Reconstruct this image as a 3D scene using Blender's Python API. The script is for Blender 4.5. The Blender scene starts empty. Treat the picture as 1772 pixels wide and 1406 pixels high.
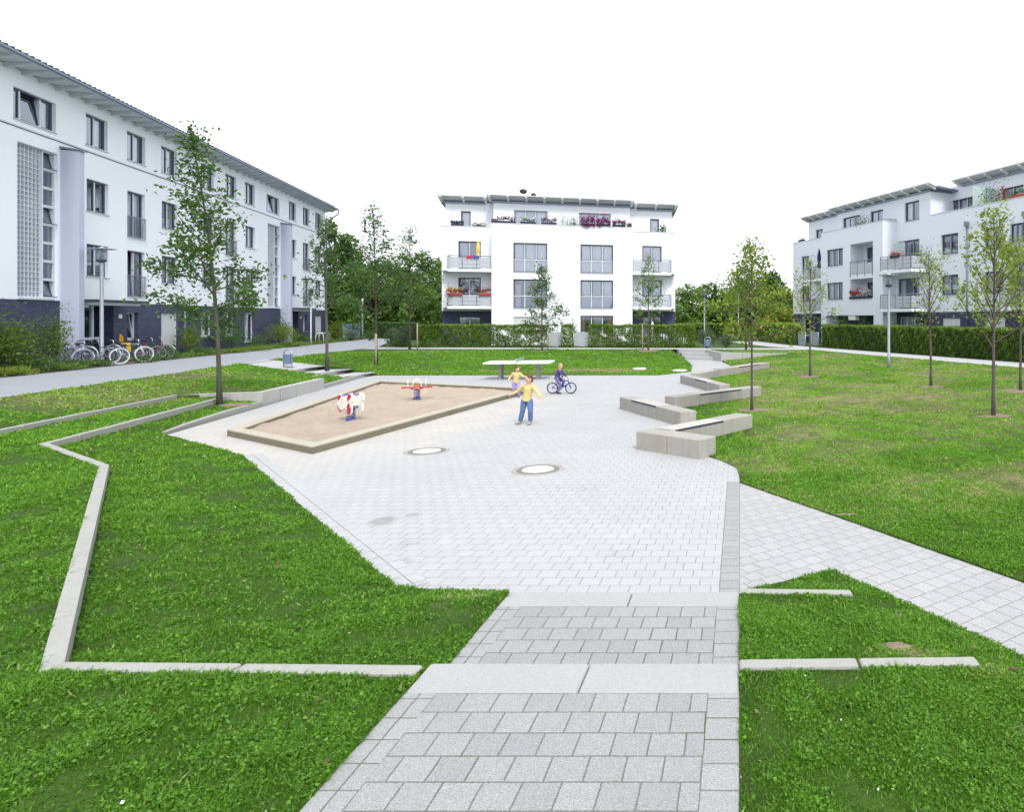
import bpy, bmesh, math, random
import numpy as np
from mathutils import Vector, Matrix
from mathutils.geometry import delaunay_2d_cdt

R = math.radians
scene = bpy.context.scene
COL = scene.collection
CAM_H = 2.65                      # camera height over the plaza, which lies at z = 0
F, CX, CY = 1150.0, 1280.0, 552.0  # focal length and principal point of the photograph (shift lens), in its pixels

def g(px, py, z=0.0):
    """Point of the level z seen at a pixel of the photograph."""
    Y = (CAM_H - z) * F / (py - CY)
    return ((px - CX) / F * Y, Y, z)

# ------------------------------------------------------------------ objects
def tag(o, label=None, cat=None, group=None, kind=None):
    if label: o['label'] = label
    if cat: o['category'] = cat
    if group: o['group'] = group
    if kind: o['kind'] = kind
    return o

def empty(name, loc=(0, 0, 0), rz=0.0, label=None, cat=None, group=None):
    o = bpy.data.objects.new(name, None)
    o.empty_display_size = 0.2
    COL.objects.link(o)
    o.location = loc
    o.rotation_euler = (0, 0, rz)
    return tag(o, label, cat, group)

def link(name, me, mats, parent=None):
    o = bpy.data.objects.new(name, me)
    COL.objects.link(o)
    if mats is not None:
        for m in (mats if isinstance(mats, (list, tuple)) else [mats]):
            me.materials.append(m)
    if parent is not None:
        o.parent = parent
    return o

def copy_tree(o, parent=None):
    c = o.copy()
    COL.objects.link(c)
    c.parent = parent
    for ch in list(o.children):
        copy_tree(ch, c)
    return c

def np_mesh(name, verts, k, idx=None, attr=None, smooth=False):
    """Mesh of faces with k corners each; idx None = consecutive vertices."""
    verts = np.asarray(verts, dtype=np.float32).reshape(-1, 3)
    n = len(verts)
    if idx is None:
        idx = np.arange(n, dtype=np.int32)
    idx = np.asarray(idx, dtype=np.int32).reshape(-1)
    nf = len(idx) // k
    me = bpy.data.meshes.new(name)
    me.vertices.add(n)
    me.vertices.foreach_set('co', verts.reshape(-1))
    me.loops.add(len(idx))
    me.loops.foreach_set('vertex_index', idx)
    me.polygons.add(nf)
    me.polygons.foreach_set('loop_start', np.arange(0, nf * k, k, dtype=np.int32))
    me.polygons.foreach_set('use_smooth', np.full(nf, smooth, dtype=bool))
    me.update(calc_edges=True)
    if attr is not None:
        a = me.attributes.new('tint', 'FLOAT', 'POINT')
        a.data.foreach_set('value', np.asarray(attr, dtype=np.float32).reshape(-1))
    me.validate()
    return me

class MB:
    """Collects boxes, tubes and sheets into one mesh."""
    def __init__(s):
        s.v = []; s.f = []; s.sm = []; s.mi = []
        s.cur = 0
    def mat(s, i):
        s.cur = i; return s
    def add(s, vs, fs, smooth=False):
        b = len(s.v)
        s.v += [tuple(p) for p in vs]
        for f in fs:
            s.f.append([b + i for i in f]); s.sm.append(smooth); s.mi.append(s.cur)
    def box(s, x0, x1, y0, y1, z0, z1):
        if x0 > x1: x0, x1 = x1, x0
        if y0 > y1: y0, y1 = y1, y0
        if z0 > z1: z0, z1 = z1, z0
        s.add([(x0,y0,z0),(x1,y0,z0),(x1,y1,z0),(x0,y1,z0),(x0,y0,z1),(x1,y0,z1),(x1,y1,z1),(x0,y1,z1)],
              [(0,3,2,1),(4,5,6,7),(0,1,5,4),(1,2,6,5),(2,3,7,6),(3,0,4,7)])
        return s
    def bbox(s, x0, x1, y0, y1, z0, z1, b=0.02):
        """Box with its upright and top edges chamfered."""
        p = [(x0+b,y0),(x1-b,y0),(x1,y0+b),(x1,y1-b),(x1-b,y1),(x0+b,y1),(x0,y1-b),(x0,y0+b)]
        cx, cy = (x0+x1)/2, (y0+y1)/2
        q = [(x - math.copysign(b, x-cx), y - math.copysign(b, y-cy)) for x, y in p]
        n = 8
        vs = [(x,y,z0) for x,y in p] + [(x,y,z1-b) for x,y in p] + [(x,y,z1) for x,y in q]
        fs = [tuple(range(n-1,-1,-1)), tuple(range(2*n,3*n))]
        for l in (0, n):
            for i in range(n):
                j = (i+1) % n
                fs.append((l+i, l+j, l+n+j, l+n+i))
        s.add(vs, fs); return s
    def prism(s, pts, z0, z1, cap=True):
        """Upright prism; pts counter-clockwise (x, y); z1 may be a list of heights."""
        n = len(pts)
        zt = z1 if isinstance(z1, (list, tuple)) else [z1]*n
        zb = z0 if isinstance(z0, (list, tuple)) else [z0]*n
        vs = [(p[0],p[1],zb[i]) for i,p in enumerate(pts)] + [(p[0],p[1],zt[i]) for i,p in enumerate(pts)]
        fs = [tuple(range(n-1,-1,-1)), tuple(range(n,2*n))] if cap else []
        fs += [(i,(i+1)%n,n+(i+1)%n,n+i) for i in range(n)]
        s.add(vs, fs); return s
    def extrude_xz(s, pts, y0, y1):
        """Outline in x, z pushed along y (pts counter-clockwise seen from -y)."""
        n = len(pts)
        vs = [(x,y0,z) for x,z in pts] + [(x,y1,z) for x,z in pts]
        fs = [tuple(range(n)), tuple(range(2*n-1,n-1,-1))] + [((i+1)%n,i,n+i,n+(i+1)%n) for i in range(n)]
        s.add(vs, fs); return s
    def tube(s, pts, r, n=8, cap=True, smooth=True):
        """Round bar through pts; r one radius or one per point."""
        pts = [Vector(p) for p in pts]
        rr = r if isinstance(r, (list, tuple)) else [r]*len(pts)
        rings = []
        up = None
        for i, p in enumerate(pts):
            t = (pts[min(i+1,len(pts)-1)] - pts[max(i-1,0)])
            if t.length < 1e-9: t = Vector((0,0,1))
            t.normalize()
            if up is None:
                up = Vector((0,0,1)) if abs(t.z) < 0.9 else Vector((1,0,0))
            a = t.cross(up)
            if a.length < 1e-4: a = t.cross(Vector((0,1,0.3)))
            a.normalize(); b = t.cross(a).normalized()
            up = -b if b.dot(up) < 0 else b
            b = up; a = t.cross(b).normalized()
            rings.append([p + (a*math.cos(2*math.pi*k/n) + b*math.sin(2*math.pi*k/n))*rr[i] for k in range(n)])
        vs = [v for ring in rings for v in ring]
        fs = []
        for i in range(len(rings)-1):
            for k in range(n):
                j = (k+1) % n
                fs.append((i*n+k, (i+1)*n+k, (i+1)*n+j, i*n+j))
        s.add(vs, fs, smooth)
        if cap:
            b0 = len(s.v) - len(vs)
            s.f.append([b0+k for k in range(n)]); s.sm.append(False); s.mi.append(s.cur)
            s.f.append([b0+(len(rings)-1)*n+k for k in range(n-1,-1,-1)]); s.sm.append(False); s.mi.append(s.cur)
        return s
    def lathe(s, prof, c=(0,0), n=20, smooth=True):
        """prof: (radius, z) from bottom to top around the upright axis through c."""
        vs = []
        for r, z in prof:
            for k in range(n):
                a = 2*math.pi*k/n
                vs.append((c[0]+r*math.cos(a), c[1]+r*math.sin(a), z))
        fs = []
        for i in range(len(prof)-1):
            for k in range(n):
                j = (k+1) % n
                fs.append((i*n+k, i*n+j, (i+1)*n+j, (i+1)*n+k))
        s.add(vs, fs, smooth)
        b0 = len(s.v) - len(vs)
        s.f.append([b0+k for k in range(n-1,-1,-1)]); s.sm.append(False); s.mi.append(s.cur)
        s.f.append([b0+(len(prof)-1)*n+k for k in range(n)]); s.sm.append(False); s.mi.append(s.cur)
        return s
    def ball(s, c, r, n=10, m=6):
        vs = []; fs = []
        rx, ry, rz = r if isinstance(r, (tuple, list)) else (r, r, r)
        for i in range(m+1):
            th = math.pi*i/m
            for k in range(n):
                a = 2*math.pi*k/n
                vs.append((c[0]+rx*math.sin(th)*math.cos(a), c[1]+ry*math.sin(th)*math.sin(a), c[2]-rz*math.cos(th)))
        for i in range(m):
            for k in range(n):
                j = (k+1) % n
                fs.append((i*n+k, i*n+j, (i+1)*n+j, (i+1)*n+k))
        s.add(vs, fs, True); return s
    def torus(s, c, R0, r, axis='z', n=28, m=8, squash=1.0):
        vs = []; fs = []
        for i in range(n):
            a = 2*math.pi*i/n
            for k in range(m):
                b = 2*math.pi*k/m
                d = R0 + r*math.cos(b); h = r*math.sin(b)*squash
                p = (d*math.cos(a), d*math.sin(a), h)
                if axis == 'y': p = (p[0], p[2], p[1])
                if axis == 'x': p = (p[2], p[0], p[1])
                vs.append((c[0]+p[0], c[1]+p[1], c[2]+p[2]))
        for i in range(n):
            for k in range(m):
                fs.append((i*m+k, ((i+1)%n)*m+k, ((i+1)%n)*m+(k+1)%m, i*m+(k+1)%m))
        s.add(vs, fs, True); return s
    def quad(s, a, b, c, d):
        s.add([a,b,c,d], [(0,1,2,3)]); return s
    def mesh(s, name):
        me = bpy.data.meshes.new(name)
        me.from_pydata(s.v, [], s.f)
        me.polygons.foreach_set('use_smooth', s.sm)
        me.polygons.foreach_set('material_index', s.mi)
        me.update()
        return me
    def build(s, name, mats, parent=None, fix=True):
        me = s.mesh(name)
        if fix:
            bm = bmesh.new(); bm.from_mesh(me)
            bmesh.ops.recalc_face_normals(bm, faces=bm.faces)
            bm.to_mesh(me); bm.free()
        return link(name, me, mats, parent)

# ------------------------------------------------------------------ materials
class NT:
    def __init__(s, name):
        s.m = bpy.data.materials.new(name)
        s.m.use_nodes = True
        s.t = s.m.node_tree
        s.t.nodes.clear()
        s.out = s.t.nodes.new('ShaderNodeOutputMaterial')
    def n(s, kind, ins=None, **props):
        nd = s.t.nodes.new('ShaderNode' + kind)
        for k, v in props.items():
            setattr(nd, k, v)
        for k, v in (ins or {}).items():
            sock = nd.inputs[k]
            if hasattr(v, 'is_linked') or isinstance(v, bpy.types.NodeSocket):
                s.t.links.new(v, sock)
            else:
                sock.default_value = v
        return nd
    def mix(s, fac, a, b, blend='MIX'):
        nd = s.t.nodes.new('ShaderNodeMix')
        nd.data_type = 'RGBA'; nd.blend_type = blend
        for i, v in ((0, fac), (6, a), (7, b)):
            if isinstance(v, bpy.types.NodeSocket): s.t.links.new(v, nd.inputs[i])
            else: nd.inputs[i].default_value = v if i == 0 else (*v[:3], 1.0)
        return nd.outputs[2]
    def math(s, op, a, b=0.0, c=0.0, clamp=False):
        nd = s.t.nodes.new('ShaderNodeMath'); nd.operation = op; nd.use_clamp = clamp
        for i, v in enumerate((a, b, c)):
            if isinstance(v, bpy.types.NodeSocket): s.t.links.new(v, nd.inputs[i])
            else: nd.inputs[i].default_value = v
        return nd.outputs[0]
    def ramp(s, fac, stops):
        nd = s.t.nodes.new('ShaderNodeValToRGB')
        s.t.links.new(fac, nd.inputs[0])
        e = nd.color_ramp.elements
        while len(e) < len(stops): e.new(0.5)
        for el, (p, c) in zip(e, stops):
            el.position = p
            el.color = (*c, 1.0) if isinstance(c, tuple) else (c, c, c, 1.0)
        return nd.outputs[0]
    def noise(s, vec, scale, detail=3.0, rough=0.55, out='Fac'):
        nd = s.n('TexNoise', {'Vector': vec, 'Scale': scale, 'Detail': detail, 'Roughness': rough})
        return nd.outputs[out]
    def coords(s, kind='Object'):
        return s.n('TexCoord').outputs[kind]
    def world(s):
        return s.n('NewGeometry').outputs['Position']
    def mapping(s, vec, loc=(0,0,0), rot=(0,0,0), scale=(1,1,1)):
        return s.n('Mapping', {'Vector': vec, 'Location': loc, 'Rotation': rot, 'Scale': scale}).outputs[0]
    def bump(s, h, strength=0.3, dist=0.01, normal=None):
        ins = {'Height': h, 'Strength': strength, 'Distance': dist}
        if normal is not None: ins['Normal'] = normal
        return s.n('Bump', ins).outputs[0]
    def principled(s, color, rough=0.8, spec=0.3, metal=0.0, normal=None, **ins):
        d = {'Base Color': color if isinstance(color, bpy.types.NodeSocket) else (*color[:3], 1.0),
             'Roughness': rough, 'Specular IOR Level': spec, 'Metallic': metal}
        if normal is not None: d['Normal'] = normal
        d.update(ins)
        nd = s.n('BsdfPrincipled', d)
        return nd
    def finish(s, shader):
        s.t.links.new(shader.outputs[0] if hasattr(shader, 'outputs') else shader, s.out.inputs['Surface'])
        return s.m

M = {}
def simple(name, color, rough=0.6, spec=0.4, metal=0.0, vary=0.12, scale=6.0, bump=0.0, bscale=60.0):
    t = NT(name)
    c = t.coords()
    nz = t.noise(c, scale, 4.0)
    a = tuple(max(0.0, v*(1-vary)) for v in color); b = tuple(min(1.0, v*(1+vary)) for v in color)
    col = t.mix(nz, a, b)
    nrm = t.bump(t.noise(c, bscale, 3.0), bump, 0.004) if bump > 0 else None
    M[name] = t.finish(t.principled(col, rough, spec, metal, nrm))
    return M[name]

def plaster(name, color, grime=0.10):
    t = NT(name)
    c = t.coords()
    big = t.noise(c, 0.35, 4.0, 0.6)
    streak = t.noise(t.mapping(c, scale=(2.2, 2.2, 0.10)), 1.6, 5.0, 0.65)
    fac = t.math('MULTIPLY', t.ramp(streak, [(0.55, 0.0), (0.9, 1.0)]), t.ramp(big, [(0.3, 0.3), (0.7, 1.0)]))
    dirty = tuple(v*(1-grime*2.2) for v in color)
    col = t.mix(t.math('MULTIPLY', fac, 0.45), color, dirty)
    col = t.mix(t.math('MULTIPLY', t.noise(c, 7.0, 3.0), 0.10), col, tuple(v*0.85 for v in color))
    nrm = t.bump(t.noise(c, 90.0, 3.0), 0.25, 0.004)
    M[name] = t.finish(t.principled(col, 0.9, 0.15, 0.0, nrm))
    return M[name]

def brickwork(name):
    t = NT(name)
    c = t.coords()
    sep = t.n('SeparateXYZ', {'Vector': c})
    u = t.math('ADD', sep.outputs[0], sep.outputs[1])
    v = t.n('CombineXYZ', {'X': u, 'Y': sep.outputs[2]}).outputs[0]
    b = t.n('TexBrick', {'Vector': v, 'Color1': (0.036,0.043,0.100,1), 'Color2': (0.075,0.085,0.165,1), 'Mortar': (0.022,0.026,0.05,1),
                         'Scale': 1.0, 'Mortar Size': 0.008, 'Mortar Smooth': 0.2, 'Bias': -0.1, 'Brick Width': 0.24, 'Row Height': 0.083})
    col = t.mix(t.math('MULTIPLY', t.noise(v, 3.0, 3.0), 0.5), b.outputs['Color'], (0.05, 0.05, 0.11))
    nrm = t.bump(b.outputs['Fac'], 0.7, -0.006)
    M[name] = t.finish(t.principled(col, 0.55, 0.4, 0.0, nrm))

def pavers(name, c1, c2, mortar, w, h, off, rot, loc=(0,0,0), msize=0.006, fine=1.0, sand=None, stains=(), green=0.7):
    """Concrete setts laid in world x, y turned by rot."""
    t = NT(name)
    p = t.world()
    v = t.mapping(p, loc=loc, rot=(0, 0, rot))
    wob = t.n('VectorMath', {0: t.noise(p, 4.0, 2.0, out='Color'), 1: (0.5, 0.5, 0.5)}, operation='SUBTRACT').outputs[0]
    wob = t.n('VectorMath', {0: wob, 'Scale': 0.008}, operation='SCALE').outputs[0]
    v = t.n('VectorMath', {0: v, 1: wob}, operation='ADD').outputs[0]
    br = t.n('TexBrick', {'Vector': v, 'Color1': (*c1,1), 'Color2': (*c2,1), 'Mortar': (*mortar,1), 'Scale': 1.0, 'Mortar Size': msize,
                          'Mortar Smooth': 0.3, 'Bias': 0.0, 'Brick Width': w, 'Row Height': h}, offset=off, offset_frequency=2, squash=1.0)
    stain = t.ramp(t.noise(p, 0.55, 6.0, 0.65), [(0.35, 0.0), (0.75, 1.0)])
    col = t.mix(t.math('MULTIPLY', stain, 0.24), br.outputs['Color'], tuple(x*0.55 for x in c1))
    blot = t.ramp(t.noise(p, 1.1, 6.0, 0.75), [(0.62, 0.0), (0.76, 1.0)])
    col = t.mix(t.math('MULTIPLY', blot, 0.38), col, (0.12, 0.115, 0.11))
    grain = t.ramp(t.n('TexVoronoi', {'Vector': p, 'Scale': 190.0}).outputs['Color'], [(0.2, 0.0), (0.8, 1.0)])
    col = t.mix(t.math('MULTIPLY', grain, 0.34*fine), col, tuple(x*0.45 for x in c1))
    dots = t.ramp(t.noise(p, 150.0, 3.0, 0.7), [(0.50, 0.0), (0.66, 1.0)])
    col = t.mix(t.math('MULTIPLY', dots, 0.75*fine), col, tuple(x*0.30 for x in c1))
    pale = t.ramp(t.noise(p, 110.0, 3.0, 0.7), [(0.56, 0.0), (0.68, 1.0)])
    col = t.mix(t.math('MULTIPLY', pale, 0.5*fine), col, (0.62, 0.62, 0.61))
    if sand:
        # sand carried out of the pit onto the setts round it
        d = t.n('VectorMath', {0: p, 1: (-9.6, 18.2, 0.0)}, operation='SUBTRACT').outputs[0]
        d = t.mapping(d, rot=(0, 0, -0.42), scale=(1/5.0, 1/9.0, 0.0))
        ln = t.n('VectorMath', {0: d}, operation='LENGTH').outputs['Value']
        fac = t.math('MULTIPLY', t.ramp(ln, [(0.55, 1.0), (1.0, 0.0)]), t.ramp(t.noise(p, 0.8, 5.0, 0.6), [(0.3, 0.2), (0.65, 1.0)]))
        col = t.mix(t.math('MULTIPLY', fac, 0.38), col, sand)
    # moss in the joints here and there
    moss = t.math('MULTIPLY', t.math('MULTIPLY', br.outputs['Fac'], t.ramp(t.noise(p, 1.3, 4.0), [(0.5, 0.0), (0.72, 1.0)])), green)
    col = t.mix(moss, col, (0.07, 0.085, 0.02))
    for (sx, sy, rx, ry, k) in stains:
        d = t.n('VectorMath', {0: p, 1: (sx, sy, 0.0)}, operation='SUBTRACT').outputs[0]
        d = t.mapping(d, scale=(1/rx, 1/ry, 0.0))
        ln = t.math('ADD', t.n('VectorMath', {0: d}, operation='LENGTH').outputs['Value'], t.math('MULTIPLY', t.math('SUBTRACT', t.noise(p, 5.0, 4.0), 0.5), 1.1))
        col = t.mix(t.math('MULTIPLY', t.ramp(ln, [(0.45, 1.0), (0.95, 0.0)]), k), col, (0.14, 0.13, 0.125))
    hgt = t.math('ADD', t.math('MULTIPLY', br.outputs['Fac'], -1.0), t.math('MULTIPLY', grain, 0.06*fine))
    nrm = t.bump(hgt, 0.6, 0.006)
    M[name] = t.finish(t.principled(col, 0.85, 0.25, 0.0, nrm))

def concrete(name, color, fine=1.0, rust=0.0, blot=0.35, streaks=0.28):
    t = NT(name)
    p = t.world()
    c = t.coords()
    col = t.mix(t.math('MULTIPLY', t.ramp(t.noise(p, 2.2, 6.0, 0.7), [(0.35, 0.0), (0.7, 1.0)]), blot), color, tuple(x*0.72 for x in color))
    streak = t.ramp(t.noise(t.mapping(p, scale=(9, 9, 0.35)), 1.3, 4.0, 0.6), [(0.5, 0.0), (0.75, 1.0)])
    col = t.mix(t.math('MULTIPLY', streak, streaks), col, (0.20, 0.185, 0.15))
    if rust:
        rs = t.ramp(t.noise(t.mapping(p, scale=(1.2, 1.2, 0.5)), 1.1, 3.0), [(0.58, 0.0), (0.7, 1.0)])
        col = t.mix(t.math('MULTIPLY', rs, rust), col, (0.36, 0.22, 0.10))
    gr = t.ramp(t.n('TexVoronoi', {'Vector': p, 'Scale': 150.0}).outputs['Color'], [(0.2, 0.0), (0.8, 1.0)])
    col = t.mix(t.math('MULTIPLY', gr, 0.38*fine), col, tuple(x*0.5 for x in color))
    nrm = t.bump(t.noise(p, 120.0, 3.0), 0.3, 0.004)
    M[name] = t.finish(t.principled(col, 0.85, 0.25, 0.0, nrm))

def foliage(name, dark, mid, light, trans=0.35, extra=None):
    """Leaf surface; the mesh attribute tint (0..1) picks its place on the leaf colour ramp."""
    t = NT(name)
    a = t.n('Attribute', attribute_name='tint').outputs['Fac']
    stops = [(0.0, dark), (0.5, mid), (1.0, light)]
    if extra: stops = [(0.0, dark), (0.45, mid), (0.86, light), (1.0, extra)]
    col = t.ramp(a, stops)
    p = t.principled(col, 0.5, 0.35)
    tr = t.n('BsdfTranslucent', {'Color': t.mix(0.5, col, tuple(min(1, x*1.3) for x in light))})
    M[name] = t.finish(t.n('MixShader', {0: trans, 1: p.outputs[0], 2: tr.outputs[0]}))

def glass(name, tint, refl=0.14):
    t = NT(name)
    fr = t.n('Fresnel', {'IOR': 1.5})
    fac = t.math('ADD', t.math('MULTIPLY', fr.outputs[0], 1.2), refl, clamp=True)
    nrm = t.bump(t.noise(t.coords(), 0.8, 2.0), 0.05, 0.02)
    gl = t.n('BsdfGlossy', {'Color': (0.82, 0.88, 1.0, 1), 'Roughness': 0.03, 'Normal': nrm})
    tr = t.n('BsdfTransparent', {'Color': (*tint, 1)})
    M[name] = t.finish(t.n('MixShader', {0: fac, 1: tr.outputs[0], 2: gl.outputs[0]}))

plaster('plaster_white', (0.80, 0.82, 0.87), 0.07)
plaster('plaster_cool', (0.83, 0.855, 0.925), 0.09)
plaster('plaster_grey', (0.50, 0.53, 0.62), 0.06)
brickwork('brick_blue')
simple('frame_dark', (0.055, 0.065, 0.105), 0.45)
simple('frame_grey', (0.30, 0.33, 0.40), 0.45)
simple('frame_light', (0.62, 0.65, 0.71), 0.45)
simple('sill_metal', (0.55, 0.58, 0.65), 0.4, vary=0.08)
simple('zinc', (0.22, 0.25, 0.33), 0.45, metal=0.5)
simple('galv', (0.42, 0.47, 0.55), 0.38, metal=0.65, vary=0.2, scale=14)
simple('galv_pole', (0.37, 0.41, 0.46), 0.45, metal=0.45, vary=0.25, scale=9)
simple('roof_tile', (0.06, 0.065, 0.085), 0.6)
simple('timber_grey', (0.33, 0.35, 0.36), 0.7, vary=0.2)
simple('soffit', (0.60, 0.62, 0.67), 0.8)
simple('soffit_dim', (0.58, 0.61, 0.68), 0.8)
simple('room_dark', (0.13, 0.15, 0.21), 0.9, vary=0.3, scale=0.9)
simple('curtain', (0.84, 0.85, 0.88), 0.9, vary=0.10, scale=3)
simple('curtain_grey', (0.55, 0.60, 0.70), 0.9, vary=0.10, scale=3)
simple('curtain_orange', (0.65, 0.28, 0.12), 0.9)
simple('shutter', (0.66, 0.68, 0.72), 0.6, vary=0.06)
simple('rail_panel', (0.44, 0.46, 0.52), 0.5, vary=0.12, scale=3)
simple('rail_metal', (0.20, 0.22, 0.29), 0.45, metal=0.4)
simple('door_white', (0.62, 0.67, 0.76), 0.5)
simple('canopy_dark', (0.035, 0.04, 0.055), 0.5)
simple('black', (0.015, 0.016, 0.02), 0.5)
simple('rubber', (0.02, 0.02, 0.023), 0.8)
simple('chrome', (0.7, 0.72, 0.76), 0.22, metal=0.9, vary=0.05)
simple('white_paint', (0.78, 0.78, 0.74), 0.45, vary=0.05)
simple('cream', (0.72, 0.70, 0.58), 0.5, vary=0.05)
simple('red_paint', (0.48, 0.025, 0.05), 0.4, vary=0.15)
simple('orange_paint', (0.62, 0.16, 0.04), 0.4, vary=0.1)
simple('yellow_paint', (0.80, 0.50, 0.03), 0.5, vary=0.1)
simple('blue_paint', (0.06, 0.08, 0.34), 0.4, vary=0.15)
simple('violet_paint', (0.14, 0.10, 0.42), 0.4, vary=0.15)
simple('navy_cloth', (0.03, 0.035, 0.11), 0.9)
simple('yellow_cloth', (0.78, 0.58, 0.16), 0.9, vary=0.12, bump=0.3)
simple('white_cloth', (0.72, 0.74, 0.80), 0.9)
simple('terracotta', (0.42, 0.06, 0.05), 0.7)
simple('planter_dark', (0.03, 0.03, 0.055), 0.7)
simple('planter_grey', (0.50, 0.50, 0.46), 0.8)
simple('soil', (0.20, 0.155, 0.115), 0.95, vary=0.35, scale=18, bump=0.6, bscale=40)
simple('stake_wood', (0.33, 0.28, 0.22), 0.8, vary=0.25, scale=12)
simple('bark_young', (0.105, 0.085, 0.085), 0.85, vary=0.35, scale=25, bump=0.5)
simple('bark_green', (0.085, 0.09, 0.06), 0.85, vary=0.35, scale=25, bump=0.5)
simple('bark_dark', (0.06, 0.05, 0.04), 0.9, vary=0.3, scale=10)
simple('skin', (0.60, 0.36, 0.26), 0.5, vary=0.06)
simple('hair_brown', (0.09, 0.05, 0.03), 0.6)
simple('hair_fair', (0.40, 0.25, 0.13), 0.6)
simple('shirt_yellow', (0.62, 0.47, 0.20), 0.9, vary=0.18, scale=14, bump=0.6, bscale=18)
simple('sleeve_pink', (0.66, 0.36, 0.38), 0.85)
simple('jeans', (0.10, 0.15, 0.30), 0.9, vary=0.35, scale=14, bump=0.6, bscale=18)
simple('leggings', (0.32, 0.28, 0.52), 0.85)
simple('jacket_navy', (0.06, 0.055, 0.20), 0.8, vary=0.3)
simple('shoe_dark', (0.03, 0.028, 0.035), 0.6)
simple('shoe_grey', (0.30, 0.29, 0.28), 0.7)
simple('hoop_white', (0.72, 0.74, 0.78), 0.5)
simple('cover_iron', (0.20, 0.185, 0.17), 0.6, metal=0.3)
simple('cover_concrete', (0.52, 0.51, 0.48), 0.85, vary=0.16, scale=14, bump=0.4, bscale=30)
simple('slat_dark', (0.045, 0.05, 0.085), 0.6)
glass('pane', (0.90, 0.93, 0.98), 0.19)
def milky():
    t = NT('pane_milky')
    d = t.n('BsdfPrincipled', {'Base Color': (0.62,0.72,0.70,1), 'Roughness': 0.25})
    tr = t.n('BsdfTranslucent', {'Color': (0.7,0.8,0.78,1)})
    m1 = t.n('MixShader', {0: 0.4, 1: d.outputs[0], 2: tr.outputs[0]})
    M['pane_milky'] = t.finish(m1)
milky()
pavers('pavers_plaza', (0.475, 0.482, 0.495), (0.445, 0.452, 0.465), (0.25, 0.25, 0.245), 0.20, 0.20, 0.42, 0.0, msize=0.0045, fine=0.8, sand=(0.62, 0.53, 0.42), stains=[(*g(663,902)[:2],0.22,0.28,0.42), (*g(716,892)[:2],0.14,0.13,0.34), (*g(700,972)[:2],0.16,0.13,0.25)])
pavers('pavers_walk', (0.36, 0.37, 0.375), (0.305, 0.313, 0.32), (0.13, 0.13, 0.105), 0.20, 0.20, 0.5, 0.0, loc=(0.0, 0.03, 0), msize=0.0055, green=0.95)
pavers('pavers_border', (0.37, 0.38, 0.385), (0.325, 0.333, 0.34), (0.13, 0.13, 0.105), 0.20, 0.20, 0.0, 0.0, loc=(0.0, 0.09, 0), msize=0.0055, green=0.95)
pavers('pavers_side', (0.465, 0.465, 0.48), (0.41, 0.41, 0.425), (0.16, 0.15, 0.135), 0.20, 0.20, 0.5, -math.atan2(2.84, 4.0), loc=(0.03, 0.02, 0), msize=0.0045)
pavers('pavers_edge', (0.475, 0.482, 0.495), (0.445, 0.452, 0.465), (0.17, 0.17, 0.16), 0.26, 0.26, 0.0, -math.atan2(12.8-6.51, -9.57+3.36), msize=0.005, fine=0.8)
pavers('pavers_far', (0.46, 0.48, 0.50), (0.40, 0.415, 0.44), (0.22, 0.22, 0.22), 0.30, 0.20, 0.5, 0.26, msize=0.005, fine=0.6)
concrete('slab', (0.385, 0.393, 0.392), 0.9, blot=0.15, streaks=0.08)
concrete('curb', (0.375, 0.375, 0.355), 0.85)
concrete('bench_concrete', (0.40, 0.385, 0.36), 1.0, rust=0.3, blot=0.45, streaks=0.4)
concrete('wall_concrete', (0.48, 0.475, 0.455), 0.6, rust=0.08)
foliage('leaf_oak', (0.028, 0.068, 0.013), (0.060, 0.135, 0.023), (0.115, 0.210, 0.037), 0.3)
foliage('leaf_fresh', (0.075, 0.125, 0.014), (0.185, 0.270, 0.030), (0.310, 0.390, 0.055), 0.38, extra=(0.36, 0.17, 0.045))
foliage('leaf_dark', (0.030, 0.070, 0.018), (0.066, 0.140, 0.031), (0.125, 0.220, 0.050), 0.32)
foliage('leaf_mid', (0.048, 0.100, 0.018), (0.108, 0.205, 0.034), (0.185, 0.300, 0.052), 0.34)
foliage('leaf_yellow', (0.040, 0.085, 0.010), (0.105, 0.175, 0.018), (0.220, 0.290, 0.032), 0.3)
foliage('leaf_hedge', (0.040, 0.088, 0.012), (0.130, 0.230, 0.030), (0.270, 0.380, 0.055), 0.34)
foliage('leaf_grey', (0.05, 0.085, 0.045), (0.09, 0.14, 0.07), (0.15, 0.21, 0.11), 0.25)
foliage('petal_magenta', (0.14, 0.008, 0.10), (0.26, 0.012, 0.19), (0.36, 0.03, 0.28), 0.3)
foliage('petal_red', (0.32, 0.010, 0.02), (0.50, 0.02, 0.05), (0.60, 0.06, 0.12), 0.3)
foliage('petal_white', (0.60, 0.60, 0.58), (0.75, 0.75, 0.72), (0.80, 0.80, 0.80), 0.3)
foliage('petal_orange', (0.55, 0.08, 0.01), (0.68, 0.20, 0.02), (0.75, 0.38, 0.04), 0.3)
foliage('grass_blade', (0.034, 0.098, 0.010), (0.112, 0.275, 0.020), (0.215, 0.425, 0.036), 0.38, extra=(0.50, 0.43, 0.22))
# ------------------------------------------------------------------ terrain
rng = np.random.default_rng(7)

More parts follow.
